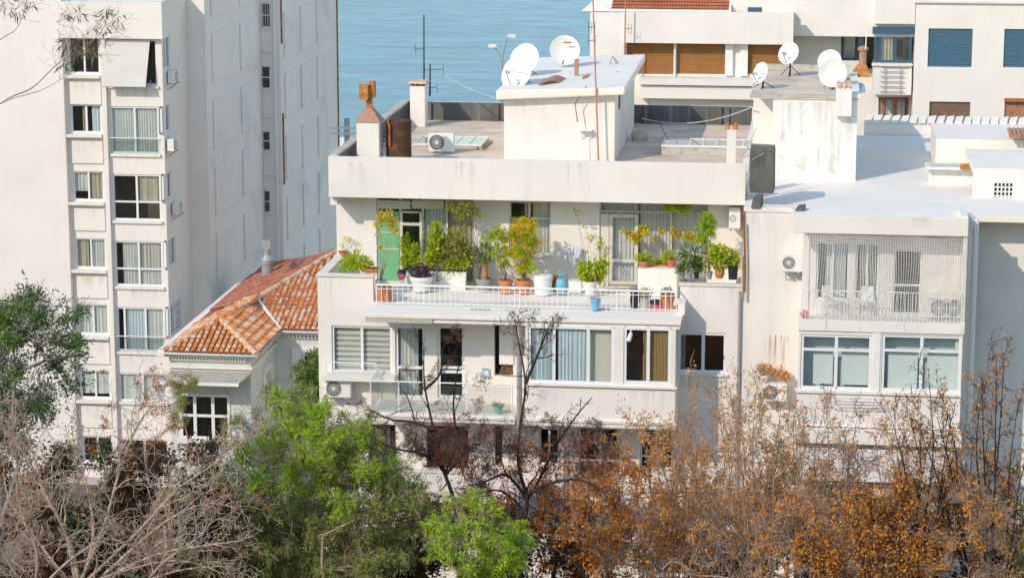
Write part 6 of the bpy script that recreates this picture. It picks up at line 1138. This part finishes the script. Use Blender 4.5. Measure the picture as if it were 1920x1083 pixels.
m.tube([(a.x, 3.05, a.z), (a.x, 3.05, ZS)], 0.02, 6); tag(m.obj('wrapped_parasol', 'bag_white', origin=a), 'bluish-white plastic-wrapped bundle on a pole against the wall', 'parasol')
k = tub('blue_bucket', 1116, 559, 581, 20, -0.62, 'round', 'blue_paint', 'blue bucket at the foot of the terrace railing', 'bucket'); b = pt(1116, 565, -0.62); twigs('stick', k, 'bark_pale', [(tuple(b), tuple(pt(1112, 470, -0.5)), 0.014, 0.008)], 5)
a = pt(753, 524, 1.7); k = thing('pink_planter', 'round pink and dark planter beside the purple plant', 'planter', a); MB().lathe(a, [(0.07, 0), (0.15, 0.12), (0.14, 0.2)], 14).obj('bowl', 'pink_plastic', k); MB().lathe((a.x, a.y, a.z + 0.2), [(0.14, 0), (0.12, 0.1), (0.04, 0.13)], 14).obj('cover', 'plastic_black', k)
# white shelf and its pots on the right
sh0 = rc(1.9, 1196, 503, 1272, 545); k = thing('terrace_plinth', 'low white rounded plinth carrying terracotta pots', 'plinth', ((sh0[0] + sh0[1]) / 2, 2, ZS)); MB().prism([(sh0[0], 1.8, ZS), (sh0[1], 1.6, ZS), (sh0[1], 2.7, ZS), (sh0[0], 2.7, ZS)], [(sh0[0], 1.8, sh0[3]), (sh0[1], 1.6, sh0[3] + 0.04), (sh0[1], 2.7, sh0[3] + 0.04), (sh0[0], 2.7, sh0[3])]).obj('block', 'plaster', k, bevel=0.05)
plant('potted_plant', 'rounded yellow-green shrub in an orange terracotta pot on the plinth', (1208, 505), PP(1208, 489, 506, 22, 2.0), [(1200, 484, 8), (1208, 481, 9), (1216, 485, 8)], 330, 'leaf_bright', 0.06, 0.035, 2.0)
plant('potted_plant', 'low yellow-green plants in a terracotta trough on the plinth', (1233, 503), TR(1219, 1250, 495, 503, 2.1, 'terracotta', d=0.18), [(1226, 491, 6), (1234, 490, 6), (1243, 491, 6)], 260, 'leaf_bright', 0.055, 0.035, 2.2)
plant('potted_plant', 'bushy yellow-green plant in the right terracotta pot on the plinth', (1258, 503), PP(1259, 486, 503, 20, 2.0), [(1250, 480, 8), (1258, 477, 7), (1246, 486, 6)], 260, 'leaf_bright', 0.06, 0.035, 1.95)
plant('vine', 'yellow-green vine trained along wires across the right terrace windows', (1238, 500), None, [(1170, 432, 4), (1182, 440, 6), (1190, 446, 8), (1198, 438, 6), (1206, 428, 6), (1212, 436, 5), (1240, 433, 5), (1264, 434, 7), (1272, 440, 6), (1290, 440, 8), (1302, 446, 7), (1228, 450, 4), (1315, 448, 6)], 750, 'leaf_yellow', 0.07, 0.055, 2.7, 0.009, 'bark_pale', cat='vine')
plant('potted_plant', 'flat-topped feathery green tree reaching the eave on the right', (1282, 520), None, [(1250, 386, 8), (1260, 390, 9), (1272, 388, 9), (1284, 390, 8), (1290, 385, 6)], 170, 'leaf_bright', 0.055, 0.03, 2.5, 0.012, 'bark_grey', style='frond', squash=0.6)
plant('potted_plant', 'tall feathery light green plant right of the vine', (1330, 510), None, [(1325, 412, 10), (1332, 418, 9), (1318, 422, 8), (1328, 436, 11), (1335, 432, 7), (1312, 444, 7), (1322, 456, 8)], 230, 'leaf_feather_bright', 0.055, 0.03, 1.6, 0.012, style='frond')
YP = 0.1
plant('potted_plant', 'small plant in a grey pot, first on the right parapet', (1278, 523), PP(1278, 509, 523, 12, YP, m='plastic_grey'), [(1278, 502, 8), (1272, 506, 5)], 90, 'leaf_green', 0.10, 0.03, YP)
plant('potted_plant', 'long-leaved dracaena in a grey pot, second on the right parapet', (1293, 522), PP(1293, 508, 522, 13, YP, m='plastic_grey'), [(1296, 478, 16), (1300, 492, 9)], 80, 'leaf_green', 0.32, 0.04, YP, 0.014)
plant('potted_plant', 'dark bushy plant behind the dracaena on the right parapet', (1305, 522), PP(1306, 510, 522, 12, 0.2, m='plastic_black'), [(1304, 492, 10), (1308, 502, 8)], 220, 'leaf_green', 0.08, 0.045, 0.2)
plant('potted_plant', 'thin twiggy plant in a dark grey pot, middle of the right parapet', (1330, 523), PP(1330, 509, 523, 13, YP, m='plastic_grey'), [(1324, 496, 8), (1332, 488, 8), (1336, 478, 6)], 180, 'leaf_olive', 0.07, 0.035, YP)
plant('potted_plant', 'large leafy shrub in a round terracotta pot on the right parapet', (1349, 521), PP(1349, 503, 521, 21, YP, kind='bulb'), [(1340, 480, 11), (1350, 472, 12), (1345, 492, 11), (1358, 485, 10), (1338, 468, 8), (1366, 476, 10), (1374, 484, 8)], 800, 'leaf_bright', 0.085, 0.05, YP)
plant('potted_plant', 'leafy plant in a tall black pot at the right end of the parapet', (1376, 523), PP(1374, 497, 523, 20, YP, kind='straight', m='plastic_black'), [(1370, 496, 8), (1380, 488, 8), (1377, 478, 6)], 240, 'leaf_bright', 0.075, 0.045, YP)
# behind the right end of the railing
YRr = -0.1
k = tub('dark_sack', 1190, 543, 580, 20, YRr, 'bulb', 'plastic_black', 'dark sack behind the right end of the railing', 'sack')
plant('potted_plant', 'grey-green plant in a pale woven pot behind the railing', (1209, 582), PP(1209, 556, 582, 22, YRr, kind='straight', m='concrete'), [(1205, 550, 8), (1213, 548, 8), (1202, 556, 5)], 260, 'leaf_olive', 0.06, 0.03, YRr)
tub('pink_sack', 1230, 568, 582, 22, YRr, 'bulb', 'pink_plastic', 'pink and dark bag between the pots behind the railing', 'bag', 'plastic_black')
plant('potted_plant', 'large orange terracotta pot behind the railing corner', (1251, 580), PP(1251, 551, 580, 30, YRr), [(1246, 546, 6), (1253, 544, 6)], 90, 'leaf_olive', 0.06, 0.04, YRr)
plant('potted_plant', 'dried plants in a white pot above the vine-hidden air conditioner', (1434, 715), PP(1432, 702, 715, 20, -0.3, m='plastic_white'), [(1428, 690, 9), (1438, 690, 9), (1448, 696, 7), (1465, 700, 10), (1475, 706, 8)], 420, 'leaf_tan', 0.07, 0.03, -0.3)

# ------------------------------------------------------------------ trees on the slope in front
S_TWIG = dict(steps=(5, 4, 3), wander=(0.16, 0.22, 0.28), up=(0.10, 0.08, 0.05), start=(0.15, 0.2, 1), kids=(1.0, 1.0, 0), spread=(0.55, 0.6, 0), ratio=(0.55, 0.55, 0), rmin=0.0045)
def pxl(l, Y): return [pt(x, y, Y + dy) for x, y, dy in l]
def trunk_to_ground(segs, p, r, rnd):
    g = gz(p.y); q = p; n = 5
    for i in range(n):
        t = Vector((q.x + rnd.gauss(0, 0.05), q.y + rnd.gauss(0, 0.05), p.z + (g - 0.2 - p.z) * (i + 1) / n)); segs.append((tuple(t), tuple(q), r * (1 + 0.12 * (i + 1)), r * (1 + 0.12 * i))); q = t
# pale bare tree at the lower left
def guided_tree(name, label, cat, Y, limbs_, bark, kids, S, leafm=None, lf=0.0, L=0.07, W=0.03, r=(0.06, 0.012), klen=1.0, seed=1, style='leaf', spread=0.7, group=None, keep=1.0, fl=0.2):
    rnd = random.Random(seed); segs, tips = [], []; first = pt(limbs_[0][0][0], limbs_[0][0][1], Y + limbs_[0][0][2])
    k = thing(name, label, cat, (first.x, first.y, gz(first.y)), group); s0 = []; trunk_to_ground(s0, first, r[0] * 1.1, rnd)
    for l in limbs_:
        p = pxl(l, Y); m_ = r[0] if l is limbs_[0] else r[0] * 0.75; guided(segs, p, m_, r[1], kids, S, 0, rnd, tips, spread=spread, klen=klen)
        (s0.append((tuple(first), tuple(p[0]), r[0], m_)) if (p[0] - first).length < 0.7 else None)
    twigs('trunk', k, bark, s0, 8); twigs('branches', k, bark, segs, 4)
    if leafm and tips:
        T = [t for t in tips if rnd.random() < keep]; reps = max(1, int(round(lf))); P = np.array([t[0] for t in T for _ in range(reps)]); D = np.array([t[1] for t in T for _ in range(reps)]); P = P + RNG.normal(size=P.shape) * 0.05
        if style == 'leaf': leaves('crown', k, leafm, P, L, W, D, 0.5)
        else: fronds('crown', k, leafm, P, D + rvec(len(D)) * 0.8, fl, 6, L, W)
    return k
YD = -26.5
S_BARE = dict(steps=(6, 5, 4), wander=(0.24, 0.30, 0.34), up=(0.03, 0.0, -0.02), start=(0.15, 0.2, 1), kids=(0.8, 0.7, 0), spread=(0.6, 0.7, 0), ratio=(0.62, 0.6, 0), rmin=0.0055)
guided_tree('bare_tree', 'pale leafless tree with tangled grey branches at the lower left', 'tree', YD, [
    [(150, 1110, 0), (135, 1030, 0), (100, 950, -0.3), (70, 890, -0.6), (20, 815, -1), (-20, 770, -1.2)], [(140, 1080, 0), (120, 990, 0.4), (85, 925, 0.8), (62, 850, 1.2), (50, 790, 1.4)], [(150, 1090, 0), (195, 985, 0.3), (225, 880, 0.5), (262, 790, 0.6), (305, 745, 0.6)],
    [(160, 1090, 0), (255, 1000, -0.5), (330, 920, -0.8), (400, 870, -1.0), (470, 815, -1.4)], [(165, 1100, 0), (290, 1040, -0.6), (400, 1020, -1), (455, 1012, -1.2)], [(140, 1100, 0), (80, 1040, -0.4), (30, 985, -0.6), (-20, 960, -1)], [(170, 1100, 0), (300, 985, 0.4), (380, 945, 0.8), (440, 950, 1)],
    [(130, 1090, 0), (60, 1000, 0.5), (15, 930, 0.9), (5, 850, 1.1)], [(150, 1100, 0), (175, 1000, 0.9), (160, 900, 1.4), (140, 830, 1.6)], [(220, 1110, 0), (330, 1070, -1), (430, 1060, -1.6)], [(60, 1110, 0), (40, 1060, -1), (-10, 1030, -1.5)], [(200, 1100, 0), (240, 1040, 1), (300, 930, 1.6), (350, 860, 2)]],
    'bark_pale', 0.95, S_BARE, 'leaf_rust', 2, 0.08, 0.03, (0.055, 0.008), 1.1, 4, keep=0.08)
guided_tree('bare_tree', 'second pale bare tangle rising from the bottom left edge', 'tree', YD - 3, [
    [(60, 1130, 0), (70, 1040, 0), (40, 960, 0.2), (30, 900, 0.3)], [(60, 1120, 0), (130, 1050, 0.2), (200, 1010, 0.4), (260, 1030, 0.5)], [(60, 1120, 0), (20, 1060, 0), (-15, 1000, 0)], [(90, 1130, 0), (200, 1080, 0), (330, 1050, 0.2), (420, 1075, 0.2)], [(250, 1130, 0), (300, 1060, 0), (380, 1000, 0.2), (400, 960, 0.2)]],
    'bark_tan', 0.8, S_BARE, 'leaf_orange', 1, 0.08, 0.03, (0.05, 0.012), 1.1, 9, keep=0.04)
# clump-built leafy trees
def clump_tree(name, label, Y, base, cl, n, leafm, bark, style='leaf', L=0.07, W=0.03, r=0.09, dY=1.2, fl=0.24, nl=6, seed=1, cat='tree', group=None, extra=None, down=0.2, into=None):
    rnd = random.Random(seed); b = pt(base[0], base[1], Y); sc = (b - CAM).length; k = into or thing(name, label, cat, (b.x, b.y, gz(b.y)), group); segs = []; s0 = []; C = []; tips = []
    if not into: trunk_to_ground(s0, b, r, rnd)
    for x, y, rp in cl: C.append((pt(x, y, Y + rnd.uniform(-dY, dY)), rp * sc / F_PX))
    cz_ = sum((c for c, _ in C), Vector((0, 0, 0))) / len(C); t1 = b.lerp(cz_, 0.45) + Vector((rnd.gauss(0, 0.15), 0, 0)); nodes = [(b, r), (t1, r * 0.7)]; guided(segs, [b, b.lerp(t1, 0.5) + Vector((rnd.gauss(0, 0.1), rnd.gauss(0, 0.1), 0)), t1], r, r * 0.7, 0, S_TWIG, 1, rnd, tips)
    for p, rw in sorted(C, key=lambda q: (q[0] - b).length):
        q, rq = min(nodes, key=lambda nd: (nd[0] - p).length + max(0, nd[0].z - p.z) * 1.5); mid = q.lerp(p, 0.5) + Vector((rnd.gauss(0, 0.1), rnd.gauss(0, 0.1), 0.08)); r2 = max(0.008, rq * 0.62)
        guided(segs, [q, mid, p], min(rq * 0.8, r * 0.5), r2, 0.9, S_TWIG, 1, rnd, tips, klen=0.9 * rw + 0.25); nodes.append((p, r2))
    twigs('trunk', k, bark, s0, 8); twigs('branches', k, bark, segs, 4); P, D = sprays(C, n)
    if style == 'leaf': leaves('crown', k, leafm, P, L, W, D, down)
    else: fronds('crown', k, leafm, P, D + rvec(len(D)) * 0.5, fl, nl, L, W)
    if extra: P, D = clumps([C[i] for i in range(0, len(C), 2)], int(n * extra[1])); leaves('dry_leaves', k, extra[0], P, 0.08, 0.03, D, 0.8)
    return k
R0 = random.Random(5)
def blob(n, x0, x1, y0, y1, r0, r1, f=None):
    out = []
    while len(out) < n:
        x, y = R0.uniform(x0, x1), R0.uniform(y0, y1)
        if f is None or f(x, y): out.append((x, y, R0.uniform(r0, r1)))
    return out
kd = clump_tree('leafy_tree', 'dark green small-leaved tree at the left edge before the tall block', -20, (-20, 1080), blob(46, -60, 140, 560, 830, 22, 40, lambda x, y: (x + 60) / 200 + abs(y - 690) / 260 < 1.12) + [(20, 572, 18), (140, 600, 14), (150, 580, 12), (145, 640, 14), (150, 690, 12), (90, 585, 20), (120, 565, 10)], 19000, 'leaf_dark', 'bark_grey', L=0.085, W=0.035, r=0.14, dY=1.6, seed=2)
clump_tree('', '', -21, (-30, 1080), [(10, 600, 26), (40, 580, 22), (70, 600, 18), (125, 600, 16), (150, 585, 12), (148, 640, 14), (20, 640, 20), (155, 665, 10), (100, 640, 14), (30, 700, 16)], 3200, 'leaf_green', 'bark_grey', L=0.085, W=0.035, r=0.08, dY=1.0, seed=3, into=kd)  # lighter leaf green paints the sunny side of the dark tree
# feathery green trees
kf = clump_tree('feathery_tree', 'tall feathery green tree beside the tiled house', -13, (540, 1120), blob(60, 390, 650, 745, 1080, 20, 36, lambda x, y: y > 738 + abs(x - 550) * 0.9) + [(520, 748, 13), (600, 765, 16), (545, 770, 18), (480, 785, 14), (575, 790, 22), (450, 800, 12), (505, 730, 8), (420, 830, 12), (435, 790, 8)], 4600, 'leaf_feather', 'bark_tan', 'frond', 0.075, 0.026, 0.10, 1.4, 0.30, 6, seed=6, extra=('leaf_orange', 0.03))
clump_tree('feathery_tree', 'lighter feathery green tree in front of the glass balcony', -14.5, (690, 1120), blob(56, 580, 800, 800, 1080, 18, 34, lambda x, y: y > 792 + abs(x - 670) * 0.95) + [(650, 788, 14), (700, 788, 12), (620, 800, 16), (680, 815, 20), (730, 845, 15), (745, 880, 16), (640, 840, 22), (760, 930, 16), (770, 980, 16)], 3900, 'leaf_feather', 'bark_tan', 'frond', 0.075, 0.026, 0.09, 1.2, 0.30, 6, seed=8, extra=('leaf_yellow', 0.03))
clump_tree('', '', -15.5, (620, 1120), [(525, 760, 20), (560, 800, 26), (590, 780, 22), (605, 830, 24), (640, 815, 18), (690, 810, 20), (560, 860, 22), (500, 820, 18), (650, 870, 20), (470, 850, 16), (720, 870, 14), (600, 900, 22), (545, 910, 18), (450, 830, 12), (690, 880, 18), (740, 910, 14), (640, 940, 18), (700, 960, 16), (480, 900, 14)], 1900, 'leaf_feather_bright', 'bark_tan', 'frond', 0.08, 0.026, 0.05, 0.6, 0.30, 6, seed=12, into=kf)  # brighter sprays put sunlit tops into the feathery tree's leaf colour
clump_tree('feathery_tree', 'dark feathery foliage low at the centre left', -12, (470, 1140), blob(46, 320, 760, 930, 1090, 22, 38), 4200, 'leaf_feather', 'bark_tan', 'frond', 0.08, 0.026, 0.08, 1.5, 0.3, 5, seed=14, extra=('leaf_rust', 0.08))
clump_tree('green_shrub', 'bright lime-green shrub at the bottom centre', -24, (890, 1130), blob(24, 815, 985, 950, 1090, 10, 22, lambda x, y: y > 935 + abs(x - 880) * 0.75) + [(875, 938, 10), (860, 950, 14), (892, 945, 9), (905, 970, 13), (945, 980, 9), (975, 990, 7), (845, 975, 10), (918, 958, 6), (960, 1010, 10), (825, 1030, 9)], 1000, 'leaf_feather_bright', 'bark_tan', 'frond', 0.085, 0.03, 0.04, 0.8, 0.28, 6, seed=21, cat='shrub')
clump_tree('leafy_tree', 'green pinnate-leaved tree squeezed against the middle building wall', 3, (588, 840), [(585, 680, 14), (575, 692, 14), (592, 705, 14), (580, 720, 14), (590, 740, 16), (575, 755, 14), (570, 735, 10), (562, 700, 8)], 420, 'leaf_green', 'bark_tan', 'frond', 0.13, 0.04, 0.05, 0.5, 0.42, 7, seed=22)
# dark dead trees with rusty tufts
S_DARK = dict(steps=(5, 4, 3), wander=(0.18, 0.22, 0.25), up=(0.05, 0.04, 0.02), start=(0.2, 0.3, 1), kids=(0.8, 0.8, 0), spread=(0.7, 0.7, 0), ratio=(0.55, 0.55, 0), rmin=0.005)
def tufted(label, Y, limbs_, tufts, seed, r=(0.06, 0.010)):
    k = guided_tree('dead_tree', label, 'tree', Y, limbs_, 'bark_dark', 0.55, S_DARK, None, r=r, klen=0.8, seed=seed, spread=0.8); sc = (pt(900, 900, Y) - CAM).length / F_PX
    C = [(pt(x, y, Y + R0.uniform(-0.5, 0.5)), q * sc) for x, y, q in tufts]; P, D = sprays([(c, q * 1.35) for c, q in C], 26 * len(C), 8); fronds('crown', k, 'leaf_brown', P, D, 0.20, 5, 0.10, 0.012, 0.35); return k
tufted('dark bare tree with brown tufts in front of the glass balcony', -19, [[(860, 1010, 0), (850, 935, 0), (832, 880, 0), (812, 800, 0.2), (796, 720, 0.3), (795, 650, 0.3)], [(835, 885, 0), (855, 830, 0.3), (850, 760, 0.5), (858, 690, 0.6)], [(830, 875, 0), (790, 850, -0.4), (740, 840, -0.6), (700, 820, -0.8)], [(815, 805, 0), (770, 790, 0.4), (730, 785, 0.6), (690, 765, 0.7)], [(835, 890, 0), (870, 850, -0.4), (900, 830, -0.6)], [(796, 730, 0), (825, 700, 0.2), (830, 650, 0.3)]],
    blob(34, 755, 905, 800, 880, 9, 17) + [(805, 715, 8), (848, 640, 9), (850, 610, 6), (835, 690, 7), (905, 725, 8), (905, 760, 9), (870, 790, 12), (900, 800, 10), (770, 840, 14), (820, 770, 8), (760, 700, 5), (678, 765, 6), (715, 800, 8), (730, 830, 9)], 31)
tufted('dark forked bare tree with brown tufts at the centre', -18, [[(975, 1050, 0), (982, 990, 0), (988, 935, 0), (972, 870, 0), (975, 800, 0.1), (985, 720, 0.2), (972, 640, 0.2), (965, 600, 0.2)], [(988, 940, 0), (1010, 900, 0.3), (1040, 840, 0.4), (1080, 780, 0.5), (1110, 745, 0.6)], [(990, 925, 0), (1035, 905, -0.4), (1090, 900, -0.6), (1150, 930, -0.8)], [(985, 930, 0), (950, 890, -0.4), (915, 900, -0.6), (880, 910, -0.8)], [(988, 960, 0), (940, 920, 0.4), (900, 925, 0.5)], [(1000, 1010, 0), (1060, 1040, -0.5), (1110, 1090, -0.7)], [(985, 720, 0), (1010, 660, 0.1), (1030, 610, 0.2)]],
    blob(40, 900, 1140, 800, 960, 9, 18) + [(955, 608, 9), (972, 600, 7), (1000, 600, 8), (1005, 625, 9), (1040, 605, 7), (985, 650, 8), (1020, 640, 7), (995, 780, 9), (1030, 790, 12), (1060, 800, 12), (1100, 810, 14), (1110, 790, 9), (1125, 800, 9), (925, 840, 10), (890, 920, 12), (860, 960, 12), (830, 990, 10)], 33)
# rust-red and orange thicket
clump_tree('rust_tree', 'dense rust-red leaved bush at the bottom centre', -10, (1030, 1130), blob(70, 860, 1220, 800, 1085, 16, 32, lambda x, y: y > 810 + abs(x - 1050) * 0.3), 10500, 'leaf_rust', 'bark_dark', L=0.085, W=0.04, r=0.08, dY=1.5, seed=41, down=0.8)
clump_tree('rust_tree', 'orange leaved bush right of the forked dark tree', -13, (1130, 1130), blob(34, 1040, 1260, 860, 1085, 18, 32, lambda x, y: y > 855 + abs(x - 1140) * 0.5) + [(1140, 820, 10), (1155, 845, 14), (1130, 850, 12), (1170, 865, 14), (1180, 840, 9), (1160, 810, 7)], 5200, 'leaf_orange', 'bark_tan', L=0.09, W=0.045, r=0.07, dY=1.2, seed=42, down=0.9)
def thicket(label, Y, bx, top, spread, n, seed, leafm, lf, bark='bark_tan', keep=0.7, base=1120, L=0.085, W=0.042, kids=0.95, r=(0.034, 0.0055), klen=0.9):
    rnd = random.Random(seed); ls = []
    for i in range(n):
        t = (i + 0.5) / n * 2 - 1 + rnd.gauss(0, 0.1); hx = bx + spread * t; hy = top + abs(t) ** 1.6 * 130 + rnd.uniform(-25, 60); dy = rnd.uniform(-1.2, 1.2); x0 = bx + t * spread * 0.25
        ls.append([(x0, base, 0), (x0 + (hx - x0) * 0.3 + rnd.gauss(0, 8), base + (hy - base) * 0.33, dy * 0.4), (x0 + (hx - x0) * 0.65 + rnd.gauss(0, 10), base + (hy - base) * 0.68, dy * 0.8), (hx, hy, dy)])
    return guided_tree('thicket_tree', label, 'tree', Y, ls, bark, kids, S_TWIG, leafm, lf, L, W, r, klen, seed, keep=keep, spread=0.5, group='half-bare orange-leaved trees on the slope')
thicket('half-bare orange-leaved tree in front of the corner window of the middle building', -12, 1340, 720, 130, 11, 51, 'leaf_tan', 1, keep=0.4)
thicket('dense tan-leaved tree right of the rust-red bush', -9, 1240, 800, 110, 11, 52, 'leaf_orange', 2, keep=0.5)
thicket('half-bare tan tree before the gap between the two buildings', -14, 1420, 720, 110, 11, 53, 'leaf_orange', 1, keep=0.3)
thicket('half-bare grey-twigged tree below the clothes rack', -13, 1540, 760, 120, 11, 54, 'leaf_tan', 1, 'bark_grey', keep=0.3)
thicket('half-bare twiggy tree under the mint-tinted windows', -10, 1660, 790, 120, 11, 55, 'leaf_tan', 1, keep=0.32)
thicket('orange-leaved tree with a dark trunk near the right edge', -16, 1850, 680, 120, 10, 56, 'leaf_orange', 1, 'bark_dark', keep=0.4, r=(0.045, 0.007), kids=0.7)
thicket('dark-twigged tree in front of the right building', -17, 1740, 730, 90, 8, 57, 'leaf_orange', 1, 'bark_dark', keep=0.3, r=(0.04, 0.007), kids=0.7)
thicket('low dense orange bush below the right building', -8, 1480, 880, 170, 12, 58, 'leaf_orange', 2, keep=0.6)
thicket('low dense rust bush right of the dark-trunked trees', -8, 1760, 880, 190, 12, 59, 'leaf_tan', 2, keep=0.6)
thicket('orange bush in the lower right corner', -18, 1640, 930, 140, 9, 60, 'leaf_orange', 2, 'bark_dark', keep=0.5)
clump_tree('leafy_tree', 'yellow-green leafy sprigs at the lower right edge', -15, (1900, 1120), [(1910, 1010, 26), (1890, 940, 18), (1915, 960, 20), (1870, 980, 12), (1850, 890, 10), (1900, 880, 14), (1700, 1040, 12), (1730, 1075, 14), (1660, 1030, 8), (1910, 1060, 22)], 1500, 'leaf_green', 'bark_tan', L=0.09, W=0.04, r=0.05, dY=0.8, seed=61)
# dried climbers on the tall block and the tiled house
clump_tree('dried_vine', 'dried reddish climber over the foot of the tall block', 9, (300, 900), [(285, 700, 14), (300, 730, 18), (270, 760, 18), (310, 770, 16), (330, 800, 18), (255, 720, 10), (200, 800, 16), (215, 760, 12), (180, 850, 20), (240, 850, 22), (290, 830, 22), (320, 720, 10), (190, 700, 8)], 1300, 'leaf_rust', 'bark_tan', L=0.11, W=0.04, r=0.04, dY=0.4, seed=71, cat='climbing plant')
clump_tree('climbing_plant', 'green creeper hanging from the canopy of the tiled house', 11, (345, 850), [(335, 730, 16), (350, 720, 12), (345, 760, 14), (335, 790, 14), (365, 725, 8)], 300, 'leaf_feather', 'bark_tan', 'frond', 0.11, 0.03, 0.03, 0.4, 0.3, 5, seed=72, cat='climbing plant')
# shrubs filling the bottom of the slope
UG = ((40, 930, -14, 'leaf_under'), (180, 940, -13, 'leaf_dark'), (310, 940, -14, 'leaf_under'), (420, 1000, -10, 'leaf_dark'), (560, 1030, -8, 'leaf_dark'), (720, 1040, -8, 'leaf_under'), (860, 1020, -7, 'leaf_under'), (1000, 1040, -6, 'leaf_under'), (1150, 1030, -6, 'leaf_rust'), (1310, 1010, -6, 'leaf_rust'), (1460, 1010, -6, 'leaf_under'), (1610, 1010, -6, 'leaf_rust'), (1760, 1010, -6, 'leaf_under'), (1890, 1000, -6, 'leaf_rust'))
for i, (x, y, Y, m) in enumerate(UG):
    left = x < 480; clump_tree('undergrowth_shrub', 'dark brown undergrowth shrub, %s from the left along the slope foot' % ('first second third fourth fifth sixth seventh eighth ninth tenth eleventh twelfth thirteenth fourteenth'.split()[i]), Y, (x, 1150), blob(30 if left else 26, x - 95, x + 95, y - (90 if left else 85), 1110, 22, 42), 11000 if left else 6500, m, 'bark_dark', L=0.12, W=0.06, r=0.05, dY=1.0, seed=80 + i, cat='shrub', group='undergrowth shrubs')
FB_ = ((1240, 930, -15, 'leaf_orange'), (1370, 920, -16, 'leaf_tan'), (1490, 940, -17, 'leaf_orange'), (1590, 930, -16, 'leaf_tan'), (1700, 930, -17, 'leaf_orange'), (1810, 920, -18, 'leaf_orange'), (1900, 930, -17, 'leaf_tan'))
for i, (x, y, Y, m) in enumerate(FB_):
    clump_tree('orange_bush', 'orange and tan leaved bush, %s from the left in the lower right thicket' % ('first second third fourth fifth sixth seventh'.split()[i]), Y, (x, 1150), blob(26, x - 80, x + 80, y - 20, 1100, 10, 24, lambda a, c: c > y - 25 + abs(a - x) * 0.9), 1050, m, 'bark_tan', L=0.085, W=0.042, r=0.045, dY=1.0, seed=120 + i, cat='bush', group='orange bushes of the lower right thicket', down=0.8)
# eucalyptus hanging in at the top left, its trunk beyond the frame
Ye = -38
guided_tree('eucalyptus_tree', 'hanging eucalyptus twigs with narrow leaves at the top left corner', 'tree', Ye, [
    [(-260, 420, 0), (-120, 300, 0), (0, 195, 0), (60, 165, 0.1), (110, 118, 0.2), (150, 95, 0.2), (190, 60, 0.2), (205, 15, 0.2)], [(-260, 300, 0), (-80, 140, 0.1), (0, 75, 0), (30, 55, 0.1), (45, 20, 0.1), (60, -40, 0.1)], [(-260, 350, 0), (-60, 230, -0.1), (10, 190, 0), (80, 168, 0), (130, 140, 0.1), (165, 130, 0.1)]],
    'bark_tan', 0.0, S_TWIG, None, r=(0.014, 0.003), seed=91)
eu = [o for o in COL.objects if o.name.startswith('eucalyptus_tree')][0]
C = [(pt(x, y, Ye + R0.uniform(-0.2, 0.2)), q / 118.0) for x, y, q in [(125, 85, 16), (140, 100, 16), (165, 90, 14), (178, 98, 9), (120, 120, 12), (200, 25, 13), (190, 45, 12), (225, 35, 10), (150, 30, 14), (120, 30, 10), (15, 10, 13), (35, 20, 12), (60, 5, 12), (170, 55, 8), (200, 60, 6)]]
P, D = clumps(C, 240); leaves('crown', eu, 'leaf_eucalypt', P, 0.13, 0.022, D, 1.2)
segs = []; rr_ = random.Random(8); tt = []
for c, q in C:
    for _ in range(5): grow(segs, tt, tuple(c - Vector((0.12, 0, 0.1))), vnorm((rr_.gauss(0.5, 0.6), rr_.gauss(0, 0.3), rr_.gauss(0.3, 0.6))), 0.35, 0.003, 1, dict(S_TWIG, rmin=0.0018), rr_)
twigs('twigs', eu, 'bark_tan', segs, 4)
